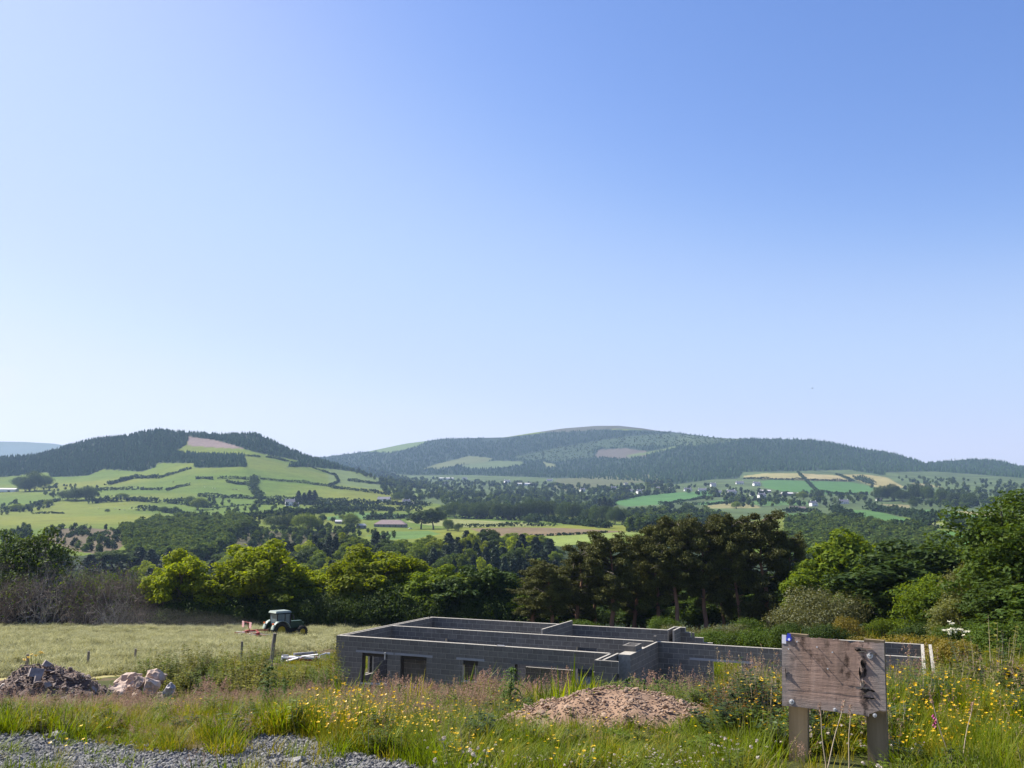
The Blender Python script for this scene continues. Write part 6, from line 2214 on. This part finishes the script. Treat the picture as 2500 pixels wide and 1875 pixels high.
def put(name, meshes, px, base, Y, label, cat='plant', rz=0., s=1., group=None, names=('stem', 'leaves')):
    x = float(at(px, base, Y)[0])
    t = thing(name, label, cat, (x, Y, gz(x, Y) - .02), rz, group, s)
    for nm, me in zip(names, meshes):
        link(nm, me, t)
    return t


def region(n, x0, x1, y0, y1, q):
    x, y = q.uniform(x0, x1, n), q.uniform(y0, y1, n)
    return x, y


HEAPS = [(o.location.x, o.location.y, (o.name.startswith('soil') and o.location.y < 11)) for o in C.objects if o.get('category') == 'heap']


def ok_spot(x, y, q, gravel_keep=.05):
    z = H(x, y)
    px, py = proj(np.stack([x, y, z], -1))
    k = (px > -140) & (px < 2640)
    k &= ~(is_hay(px, py) & (y > 42))
    g = is_gravel(px, py) & (y < 10)
    k &= ~(g & (q.uniform(size=len(x)) > gravel_keep))
    dx, dy = x - HOUSE_A[0], y - HOUSE_A[1]
    s, t = dx * EX[0] + dy * EX[1], dx * EY[0] + dy * EY[1]
    k &= ~((s > -.3) & (s < 25.1) & (t > -.3) & (t < 9.2))
    k &= ~((s > 12.8) & (s < 14.3) & (t > -2) & (t < 0))
    sg = (np.abs(x / y - .345) < .085) & (y < 6.75)
    k &= ~(sg & (q.uniform(size=len(x)) > .2))
    for hx, hy, big in HEAPS:
        if big:
            k &= ~(((x - hx) / 1.04) ** 2 + ((y - hy + .12) / .9) ** 2 < 1 + .5 * vnoise(x, y, .3, 71))
        elif hy < 14:
            k &= ~(((x - hx) / .38) ** 2 + ((y - hy) / .3) ** 2 < 1)
        elif hy < 24.3:
            k &= ~(((x - hx) / 1.5) ** 2 + ((y - hy) / 1.1) ** 2 < 1)
    return k, px, py, z


def HS(px, y):
    a = np.interp(px, [0, 900, 1150, 1250, 1700, 1790, 2500], [.40, .42, .5, .40, .42, .6, .62])
    b = np.interp(px, [0, 450, 700, 1000, 1200, 1750, 1900, 2500], [.28, .30, .50, .62, .68, .7, .9, 1])
    a = np.where((px > 1180) & (px < 1740) & (y < 8.6), .27, a)
    k = np.clip((y - 9) / 4, 0, 1)
    far = np.where((px < 470) & (y > 14) & (y < 24.5), .6, 1)
    return (a * (1 - k) + b * k) * far


def sow(name, label, cat, variants, n, ylo, yhi, dens, smin, smax, seed, mat, gk=.05, hy=None):
    """dens(px, y) -> 0..1 keep probability; points uniform over the visible ground"""
    q = q_(seed)
    y = np.sqrt(q.uniform(ylo ** 2, yhi ** 2, n))
    x = q.uniform(-.66, .66, n) * y
    k, px, py, z = ok_spot(x, y, q, gk)
    patch = .5 + 1.2 * vnoise(x, y, .9, seed) + .8 * vnoise(x, y, 2.6, seed + 3)
    patch = np.clip(2.1 * patch - .55, .02, 1.5) if cat == 'flowers' else np.clip(patch, .08, 1.4)
    k &= q.uniform(size=n) < dens(px, y) * patch
    P = np.stack([x, y, z - .01], -1)[k]
    m = len(P)
    s = q.uniform(smin, smax, m)
    hs = (hy or HS)(px[k], P[:, 1]) * np.clip(1 + 1.1 * vnoise(P[:, 0], P[:, 1], 1.3, 61) + .9 * vnoise(P[:, 0], P[:, 1], .5, 62), .5, 1.75)
    w_ = s * np.maximum(.72, hs ** .5)
    rot = np.stack([q.normal(0, .1, m), q.normal(0, .1, m), q.uniform(0, 6.3, m)], -1)
    return scatter(name, P, np.stack([w_, w_, s * hs * q.uniform(.75, 1.25, m)], -1), rot, q.integers(0, len(variants), m), variants, label, cat, mat)


def seg(px, pts): return np.interp(px, [p[0] for p in pts], [p[1] for p in pts])


VG = [tuft(i, 64, .15, (.16, .46), .007, GA, .55) for i in range(4)]
VY = [tuft(20 + i, 60, .15, (.15, .42), .005, GB, .4) for i in range(3)]
VL = [tuft(40 + i, 40, .10, (.08, .22), .007, GA, .7) for i in range(2)] + [tuft(45, 40, .1, (.08, .22), .006, GB, .7)]
VS = [seedtuft(60 + i, 11, (.36, .62), GB, GP) for i in range(3)] + [seedtuft(66, 9, (.4, .7), GA, GT, head=.16, wd=.014)]
VP = [seedtuft(70 + i, 14, (.36, .58), GB, GP, head=.15, k=36, sz=.017, wd=.028) for i in range(3)]
VD = [tuft(80 + i, 16, .16, (.3, .62), .0035, GS, .35) for i in range(2)]
VB = [flowertuft(90 + i, 7, (.26, .5)) for i in range(3)]
VB2 = [flowertuft(95 + i, 12, (.2, .4), .015) for i in range(2)]
VC = [clovertuft(100 + i, 6) for i in range(2)]
VW = [weed(114, 7, .3, .16, WG, rad=.1, pairs=7, aspect=.5, lean=.5), weed(115, 9, .4, .12, WD, rad=.14, pairs=9, aspect=.55), weed(110, 9, .42, .085, WG), weed(111, 8, .5, .08, WO, lean=.3), weed(112, 10, .36, .1, WG, rad=.16)]
VWT = [weed(120, 14, 1.0, .11, WO, rad=.3, pairs=18), weed(121, 12, .9, .11, WG, rad=.28, pairs=16), weed(122, 14, .8, .1, WD, rad=.3, pairs=18)]

near = lambda y: 1
sow('grass', 'tall green grass covering the near bank', 'grass', VG, 7000, 5.2, 15, lambda px, y: seg(px, [(0, .25), (700, .35), (1000, .75), (1300, 1), (2500, .95)]) * np.where((px < 1050) & (y < 9), .45, 1), .75, 1.3, 201, GA)
sow('grass', 'thin yellow grass of the left bank', 'grass', VY, 7000, 5.2, 16, lambda px, y: seg(px, [(0, 1), (800, .9), (1100, .5), (1500, .25), (2500, .35)]), .7, 1.15, 202, GB)
sow('grass', 'short sprouting grass between the stones', 'grass', VL, 5200, 5.2, 9, lambda px, y: .7 + 0 * px, .6, 1.3, 203, GA, gk=.1, hy=lambda px, y: .85 + 0 * px)
sow('grass', 'scattered taller tufts growing through the gravel', 'grass', VG, 330, 5.3, 8, lambda px, y: np.where(px < 1000, .8, 0), .6, .9, 233, GA, gk=.6, hy=lambda px, y: .6 + 0 * px)
sow('seed_grass', 'flowering grass with pale pink seed heads on the near bank', 'grass', VS, 2600, 5.4, 16, lambda px, y: seg(px, [(0, .5), (600, .55), (1000, .25), (1500, .12), (1750, .3), (1900, .2), (2200, .14), (2500, .14)]), .75, 1.2, 204, GP)
sow('seed_grass', 'pink hazy seed heads in drifts left of the house', 'grass', VP, 2600, 9, 22, lambda px, y: seg(px, [(0, .25), (200, .6), (600, .6), (700, .25), (820, .3), (1000, .4), (1080, 1), (1180, 1), (1250, .1), (1600, .1), (1700, .3), (1850, .2), (2500, .08)]), .8, 1.15, 205, GP)
sow('dry_grass', 'dry straw stalks standing in the grass', 'grass', VD, 1500, 5.4, 15, lambda px, y: .45 + 0 * px, .8, 1.3, 206, GS)
sow('buttercups', 'yellow buttercups scattered through the near grass', 'flowers', VB, 1700, 5.4, 12, lambda px, y: seg(px, [(0, .08), (600, .15), (760, .9), (1150, .6), (1350, .35), (1700, .5), (1900, .9), (2500, .9)]), .85, 1.2, 207, YEL)
sow('buttercups', 'dense drift of orange yellow buttercups before the low soil mound', 'flowers', VB2, 900, 7.2, 10.5, lambda px, y: np.where((px > 700) & (px < 1120), 1., 0) + np.where((px > 380) & (px < 560) & (y > 9), .7, 0), .8, 1.1, 208, YEL)
sow('clover', 'white clover heads low in the front grass', 'flowers', VC, 620, 5.4, 7.0, lambda px, y: seg(px, [(900, 0), (1000, .2), (1250, 1), (1700, 1), (1800, .3), (2500, .25)]), .9, 1.3, 209, CLO)
sow('weeds', 'low leafy weeds among the grass of the near bank', 'weeds', VW, 3600, 5.6, 16, lambda px, y: seg(px, [(0, .12), (800, .2), (1100, .5), (1600, .5), (1900, .6), (2500, .7)]), .7, 1.2, 210, WG)
# farther bank, round the house and towards the field
VGF = [tuft(130 + i, 60, .34, (.25, .75), .022, (GA, GB, GA)[i], .5) for i in range(3)]
VPF = [seedtuft(140, 26, (.5, .85), GB, GP, rad=.3, head=.2, k=22, sz=.035, wd=.04)]
sow('rough_grass', 'rough green and yellow grass on the slope down to the house', 'grass', VGF, 7500, 14, 62, lambda px, y: .9 + 0 * px, .8, 1.4, 211, GA)
sow('seed_grass', 'pink seed heads on the farther slope', 'grass', VPF, 1400, 15, 34, lambda px, y: seg(px, [(0, .5), (800, .6), (1200, .2), (2200, .2), (2500, .4)]), .8, 1.2, 212, GP)
sow('tall_weeds', 'tall olive weeds right of the house and behind the sign', 'weeds', VWT, 2600, 11, 40, lambda px, y: np.where(px > 2080, 1., 0) * np.where((px > 2150) & (px < 2320) & (y > 17) & (y < 31), .3, 1) + np.where((px > 250) & (px < 840) & (y > 26), .55, 0), .7, 1.1, 213, WO, hy=lambda px, y: .72 + 0 * px)
sow('rough_grass', 'rough yellow grass between the house and the pines', 'grass', VGF, 2600, 55, 110, lambda px, y: np.where(px > 1000, 1., 0), 1.2, 2.0, 214, GB)

# grass inside the shell and behind the doorway
q = q_(15)
s_, t_ = q.uniform(15.5, 24, 260), q.uniform(-.2, 8.4, 260)
k_ = (np.abs(t_ - TM) > .5) & (t_ > TM)
P = np.stack([HP(a, b, FLOOR_Z - HOUSE_Z) for a, b in zip(s_[k_], t_[k_])])
m = len(P)
scatter('rough_grass', P, np.tile([1.1, 1.1, .9], (m, 1)), np.stack([np.zeros(m), np.zeros(m), q.uniform(0, 6, m)], -1), np.ones(m, int), VGF, 'yellow grass grown up inside the roofless right part of the house', 'grass', GB)

# ------------------------------------------------------------------ cut hay
HA = leafm('hay', (.29, .29, .14), (.48, .45, .25), .25, .8, .05, .12, (1, 1, .8))


def haylump(seed):
    q = q_(seed)
    n = 150
    a, r_ = q.uniform(0, 6.28, n), .5 * np.sqrt(q.uniform(0, 1, n))
    b0 = np.stack([r_ * np.cos(a), r_ * np.sin(a) * .7, .16 * (1 - (r_ / .5) ** 2) * q.uniform(.2, 1, n)], -1)
    V, F, T = blades(n, .4, (.16, .34), .02, 1.6, 2, q, base=b0)
    return MB().add(V, F).mesh('hay_lump', HA)


VH = [haylump(i) for i in range(5)]
q = q_(31)
n = 15000
y = np.sqrt(q.uniform(47 ** 2, 130 ** 2, n))
x = q.uniform(-.64, -.08, n) * y
z = H(x, y)
px, py = proj(np.stack([x, y, z], -1))
k = is_hay(px, py) & (q.uniform(size=n) < .62 + .9 * vnoise(x, y, 1.4, 21) + .45 * np.sin(y * 1.1 + .25 * x))
P = np.stack([x, y, z - .03], -1)[k]
m = len(P)
s = q.uniform(.7, 1.5, m)
scatter('cut_hay', P, np.stack([s * 1.2, s, s * q.uniform(.7, 1.9, m)], -1), np.stack([q.normal(0, .15, m), q.normal(0, .15, m), q.uniform(0, 6.3, m)], -1), q.integers(0, 5, m), VH, 'pale cut hay lying in loose rows over the field', 'hay', HA)
# swath being rolled up behind the rake
for i, (dx, dy, s) in enumerate(((-1.0, -1.2, 1.3), (-.2, -1.5, 1.5), (.7, -1.3, 1.3), (1.6, -.9, 1.2), (-2.0, -.9, 1.0))):
    gx, gy = rk.location.x + dx, rk.location.y + dy
    tag(link('hay_roll', VH[i % 5], None, (gx, gy, gz(gx, gy) + .05), (0, 0, i), (s * 1.6, s * 1.3, s * 1.9)), 'brownish roll of raked hay at the foot of the red rake', 'hay', 'hay rolls behind the rake')

# ------------------------------------------------------------------ gravel
GRM = surf('gravel_stone', [(.085, .082, .078), (.16, .155, .148), (.27, .26, .245)], 9, .9, rand=.4)
VR = [MB().add(*rock((.036, .03, .02), 400 + i, .25, 0, 3)).mesh('pebble', GRM) for i in range(6)]
q = q_(41)
n = 52000
y = np.sqrt(q.uniform(5.2 ** 2, 8.6 ** 2, n))
x = q.uniform(-.64, .1, n) * y
z = H(x, y)
px, py = proj(np.stack([x, y, z], -1))
k = is_gravel(px, py + q.normal(0, 9, n))
P = np.stack([x, y, z + .002], -1)[k]
m = len(P)
s = q.uniform(.35, 1.0, m) ** 1.5 * 1.25
scatter('gravel', P, np.stack([s, s, s], -1), q.uniform(0, 6.3, (m, 3)), q.integers(0, 6, m), VR, 'grey crushed stone spread at the bottom left', 'gravel', GRM)
for j, (px_, py_, sz) in enumerate(((145, 1815, .12), (325, 1832, .10), (180, 1848, .08), (365, 1830, .09), (730, 1868, .10), (700, 1872, .07), (10, 1856, .07), (640, 1822, .06))):
    G = ground([px_], [py_], 4.5)[0]
    me = MB().add(*rock((1, .8, .5), 500 + j, .25, 1, 7)).mesh('stone', GRM)
    tag(link('stone', me, None, G + np.array([0, 0, sz * .12]), (.1, .1, j), sz), 'larger grey stone lying on the gravel at the bottom left', 'stone', 'larger stones on the gravel')

# ------------------------------------------------------------------ single plants
for i, (px, b, Y, h, lab) in enumerate(((655, 1745, 13.0, .62, 'tall dark thistle left of the low soil mound'), (690, 1750, 12.7, .45, 'shorter thistle beside the tall dark one'), (975, 1730, 13.2, .42, 'thistle in front of the second window of the house'), (1242, 1725, 11.6, .62, 'tall spiny thistle left of the big soil heap'), (1228, 1730, 11.4, .36, 'small thistle at the foot of the tall spiny one'),
                                           (1500, 1690, 12.4, .40, 'thistle behind the soil heap, leftmost'), (1535, 1688, 12.6, .50, 'thistle behind the soil heap, second'), (1575, 1690, 12.3, .46, 'thistle behind the soil heap, third'), (1610, 1690, 12.6, .52, 'thistle behind the soil heap, fourth'), (1650, 1692, 12.2, .44, 'thistle behind the soil heap, rightmost'), (1290, 1765, 9.0, .22, 'small broad leaved plant on the edge of the soil heap'))):
    put('thistle', thistle_mesh(600 + i, h * 1.1, 46, .36), px, b, Y, lab, rz=i * 1.1)
q = q_(51)
irisv = []
for i in range(2):
    V, F, T = blades(26, .16, (.35, .75), .028, .35, 4, q_(610 + i))
    irisv.append(MB().add(V, F).mesh('leaves', LF['bright'] if i else GA))
for i, (px, Y, s, lab) in enumerate(((1330, 12.2, .8, 'sword leaved iris clump nearest the tall thistle'), (1375, 12.0, 1.0, 'sword leaved iris clump with bent tips in the middle'), (1415, 12.2, 1.1, 'tallest sword leaved iris clump'), (1462, 12.4, .9, 'sword leaved iris clump next to the thistles'), (1490, 12.0, .7, 'short iris clump at the back of the soil heap'))):
    put('iris', [irisv[i % 2]], px, 1715, Y, lab, rz=i * 2., s=s, names=('leaves',))
proto('sally0', (MB().add(*blades(3, .05, (.1, .2), .01, .3, 3, q_(1))[:2]), (lambda: (lambda mb: mb)(MB().add(*blades(4, .1, (.2, .3), .01, .3, 3, q_(2))[:2])))()), STK, WO)
for nm, sd, m_, tp_ in (('sally0', 701, WO, None), ('sally1', 702, WG, None), ('nettle0', 703, WD, None), ('nettle1', 704, WG, GT), ('bramble0', 705, WD, RED)):
    me = weed(sd, 58 if 'sally' in nm else 34, 1.0, .115 if 'sally' in nm else .13, m_, rad=.36, pairs=26 if 'sally' in nm else 16, aspect=.42 if 'sally' in nm else .5, lean=.22 if 'sally' in nm else .3, topm=tp_)
    TREES[nm] = (TREES['shrubmid0'][0], me)
    TW[nm] = width_of(nm)


def bushy(key, name, px, top, Y, wpx, label, group=None, base_y=None):
    P = at(px, top, Y)
    g = gz(float(P[0]), Y)
    h = max(.2, (P[2] - g)) / TW[key][1]
    w = wpx * Y / FPX / TW[key][0]
    t = thing(name, label, 'bush', (float(P[0]), Y, g - .03), random.uniform(0, 6), group, (w, w, h))
    link('foliage', TREES[key][1], t)
    return t


SL = [(345, 1606, 31, 70, 'first of the upright sally bushes right of the boulders'), (388, 1582, 32, 76, 'sally bush with reddish tips near the boulders'), (432, 1580, 33, 80, 'sally bush left of centre in the row'), (470, 1572, 34, 76, 'pointed sally bush in the row'), (512, 1566, 35, 80, 'tall sally bush near the short fence stub'), (556, 1585, 34, 76, 'sally bush right of the tall one'),
      (600, 1572, 33, 80, 'sally bush left of the thick leaning post'), (640, 1560, 34, 70, 'sally bush close to the thick leaning post'), (700, 1606, 32, 80, 'low sally bush below the mower bed'), (748, 1612, 33, 80, 'low sally bush between mower bed and house'), (798, 1558, 38, 50, 'tall thin sally beside the corner of the house'), (800, 1606, 35, 70, 'sally bush against the left corner of the house'), (415, 1622, 28, 90, 'front sally bush near the boulders'), (500, 1626, 28, 90, 'front sally bush in the middle of the row'), (590, 1630, 28, 90, 'front sally bush near the leaning post')]
for i, (px, top, Y, w, lab) in enumerate(SL):
    bushy('sally%d' % (i % 2), 'sally_bush', px, top, Y, w * 1.15, lab)
NT = [(2200, 1606, 9.4, 140, 'nettle0', 'dark nettle clump right beside the sign'), (2245, 1620, 9.0, 150, 'nettle0', 'dark nettle clump second from the sign'), (2185, 1640, 8.6, 90, 'nettle1', 'pale topped nettles at the right sign post'), (2300, 1622, 10.5, 150, 'sally0', 'pale topped weeds below the right end of the house'), (2370, 1606, 11, 160, 'sally1', 'broad clump of leafy green weeds'), (2440, 1620, 11, 140, 'nettle0', 'dark weeds near the right edge'), (2490, 1596, 11.5, 150, 'sally0', 'tall weeds cut by the right edge'),
      (2330, 1668, 8.8, 130, 'nettle0', 'dark leafy weeds in front at the right'), (2420, 1680, 8.5, 130, 'nettle0', 'low dark weeds at the front right'), (1862, 1604, 8.0, 150, 'nettle0', 'bramble with red tinged leaves left of the sign'), (1805, 1652, 8.5, 130, 'bramble0', 'dark bramble clump left of the sign'), (1735, 1668, 9.0, 110, 'sally1', 'weeds at the right end of the soil heap'), (1850, 1668, 7.6, 150, 'bramble0', 'front bramble with red leaves'), (1780, 1700, 7.7, 140, 'nettle0', 'dark weeds before the brambles'), (1530, 1655, 12.8, 120, 'sally1', 'leafy weeds behind the soil heap, left'), (1600, 1650, 13, 120, 'nettle1', 'pale topped weeds behind the soil heap, middle'), (1680, 1655, 12.6, 120, 'sally1', 'leafy weeds behind the soil heap, right'), (1430, 1680, 12.6, 100, 'sally1', 'leafy weeds among the iris leaves'), (1120, 1668, 12.5, 110, 'nettle1', 'pale topped weeds before the small window'), (1960, 1775, 7.4, 120, 'nettle0', 'dark weeds showing under the sign'), (2050, 1770, 7.6, 120, 'nettle0', 'weeds between the two sign posts')]
for i, (px, top, Y, w, k_, lab) in enumerate(NT):
    bushy(k_, 'weed_clump', px, top, Y, w * 1.2, lab)
# dry stalks standing before the board
for i, (x0, x1, y0, y1, Y, lab) in enumerate(((2012, 2062, 1905, 1708, 6.15, 'long dry stalk leaning across the foot of the sign'), (2012, 2000, 1750, 1716, 6.2, 'reddish dry spike before the middle of the sign'), (2064, 2076, 1752, 1720, 6.2, 'reddish dry spike under the sign bolt'), (2320, 2268, 1860, 1690, 6.6, 'dark dry spike right of the sign'), (2345, 2375, 1870, 1715, 6.4, 'branched dry stalk right of the sign'))):
    a, b = at(x0, y0, Y), at(x1, y1, Y)
    if y0 < 1800:
        a = a.copy()
        a[2] = gz(a[0], Y)
    mb = MB()
    t = np.linspace(0, 1, 6)[:, None]
    add_tube(mb, (a + (b - a) * t - a) + np.sin(t * 9) * np.array([.004, 0, 0]), .004 * (1.2 - .6 * t[:, 0]), 5)
    k = 30
    f = q.uniform(.84, 1, k)[:, None]
    V, F = leaves((b - a) * f + q.normal(0, .005, (k, 3)), q.normal(size=(k, 3)), .014, .5, 1, q)
    mb.add(V, F, 1)
    tag(mb.obj('dry_stalk', [STK, GP], loc=a), lab, 'stalk')
# foxglove
fx = at(2284, 1790, 7.2)
fg = thing('foxglove', 'single pink foxglove right of the sign', 'flower', (float(fx[0]), 7.2, gz(fx[0], 7.2)))
hh = float(at(2282, 1738, 7.2)[2]) - gz(fx[0], 7.2)
mb = MB()
add_tube(mb, [(0, 0, 0), (.01, 0, hh * .6), (.0, 0, hh)], [.006, .005, .003], 5)
mb.obj('stem', WG, fg)
for k in range(7):
    a = k * 1.3
    V, F = lathe([(.003, 0), (.006, -.01), (.008, -.022), (.010, -.026)], 8)
    o = MB().add(V, F).obj('bell', MAG, fg, True, loc=(.012 * math.cos(a), .012 * math.sin(a), hh * (.62 + .05 * k)))
    o.rotation_euler = (.7 * math.sin(a), .7 * math.cos(a), 0)
# yellow ragwort by the leftmost fence post
rg = thing('ragwort', 'tall yellow flowered weed by the leftmost fence post', 'plant', (float(at(84, 1640, 40)[0]), 40, gz(at(84, 1640, 40)[0], 40)))
for k in range(6):
    px_, py_ = (60, 76, 88, 99, 103, 70)[k], (1611, 1597, 1599, 1592, 1594, 1605)[k]
    P = at(px_, py_, 40) - np.array(rg.location)
    mb = MB()
    add_tube(mb, [(P[0] * .3, 0, 0), (P[0] * .6, 0, P[2] * .6), P], [.02, .015, .008], 4)
    mb.obj('stem', WG, rg)
    V, F = leaves(P + q.normal(0, .04, (16, 3)) * np.array([1, 1, .6]), np.tile([-.3, -.5, 1.], (16, 1)), .045, .9, .5, q)
    MB().add(V, F).obj('flower_head', YEL, rg)
# ------------------------------------------------------------------ air
def haze():
    m = bpy.data.materials.new('haze_air')
    m.use_nodes = True
    n, L = m.node_tree.nodes, m.node_tree.links
    n.remove(n['Principled BSDF'])
    v = n.new('ShaderNodeVolumePrincipled')
    v.inputs['Color'].default_value = (.47, .67, 1.0, 1)
    v.inputs['Density'].default_value = 5.8e-5
    v.inputs['Anisotropy'].default_value = .2
    L.new(v.outputs[0], n['Material Output'].inputs['Volume'])
    V, F = box((0, 5600, 285), (26000, 11900, 690))
    o = MB().add(V, F).obj('haze', m)
    tag(o, 'thin blue summer haze over the valley', 'haze', kind='stuff')


haze()


def dust():
    m = bpy.data.materials.new('dust_air')
    m.use_nodes = True
    n, L = m.node_tree.nodes, m.node_tree.links
    n.remove(n['Principled BSDF'])
    v = n.new('ShaderNodeVolumePrincipled')
    v.inputs['Color'].default_value = (.9, .85, .75, 1)
    v.inputs['Density'].default_value = .0028
    L.new(v.outputs[0], n['Material Output'].inputs['Volume'])
    for px, Y, L_, h in ((400, 117, 9, 1.5), (520, 110, 6, 1.2), (300, 120, 8, 1.7), (590, 103, 4, 1.0)):
        x = float(at(px, 1530, Y)[0])
        o = MB().add(ICO2[0] * np.array([L_, 4.5, h]), ICO2[1]).obj('dust', m, None, True, (x, Y, gz(x, Y) + h * .9))
        tag(o, 'thin dust drifting over the hay behind the tractor', 'dust', kind='stuff')


dust()
# ------------------------------------------------------------------ rows of alike things: say which one by its place in the row
ORD = ('first second third fourth fifth sixth seventh eighth ninth tenth eleventh twelfth thirteenth fourteenth fifteenth sixteenth seventeenth eighteenth nineteenth twentieth '
       'twenty-first twenty-second twenty-third twenty-fourth twenty-fifth').split()
ROWS = {
    'bare thicket bushes at the field edge': 'grey leafless bush in the thicket left of the pale round tree',
    'dark bushes behind the bare thicket': 'dark leafy bush showing through the grey thicket',
    'hedge bushes under the field edge trees': 'dark dense hedge bush under the field edge trees',
    'front bushes of the shaded hedge': 'low dark bush along the front of the shaded hedge',
    'low trees between the pine trunks': 'low green tree between the pine trunks',
    'dark trees behind the pine trunks': 'dark tree closing the gaps behind the pine trunks',
    'bushes behind the pine trunks': 'dark bush low behind the pine trunks',
    'lit bushes at the foot of the pines': 'sunlit green bush at the foot of the pines',
    'hedge bushes behind the block house': 'dark hedge bush over the broken right part of the block house',
    'scrub before the pines': 'low olive scrub bush before the pines',
    'scrub beside the block house': 'low yellowish scrub bush along the right end of the block house',
    'dark pine belt in the valley middle': 'dark pine in the long belt across the valley middle',
    'dark pine grove right of the belt': 'dark pine in the small grove right of the long belt',
    'sheep on the left hill': 'pale sheep grazing the far left pastures',
    'cows on the left hill': 'brown cow grazing the far left pastures',
    'hay rolls behind the rake': 'brownish roll of raked hay at the red rake',
    'larger stones on the gravel': 'larger grey stone on the gravel at the bottom left',
}
for g_, base_ in ROWS.items():
    m_ = [o for o in C.objects if o.get('group') == g_]
    m_.sort(key=lambda o: o.location.x / o.location.y)
    for i_, o in enumerate(m_):
        if i_ < len(ORD):
            o['label'] = '%s, %s from the left' % (base_, ORD[i_])
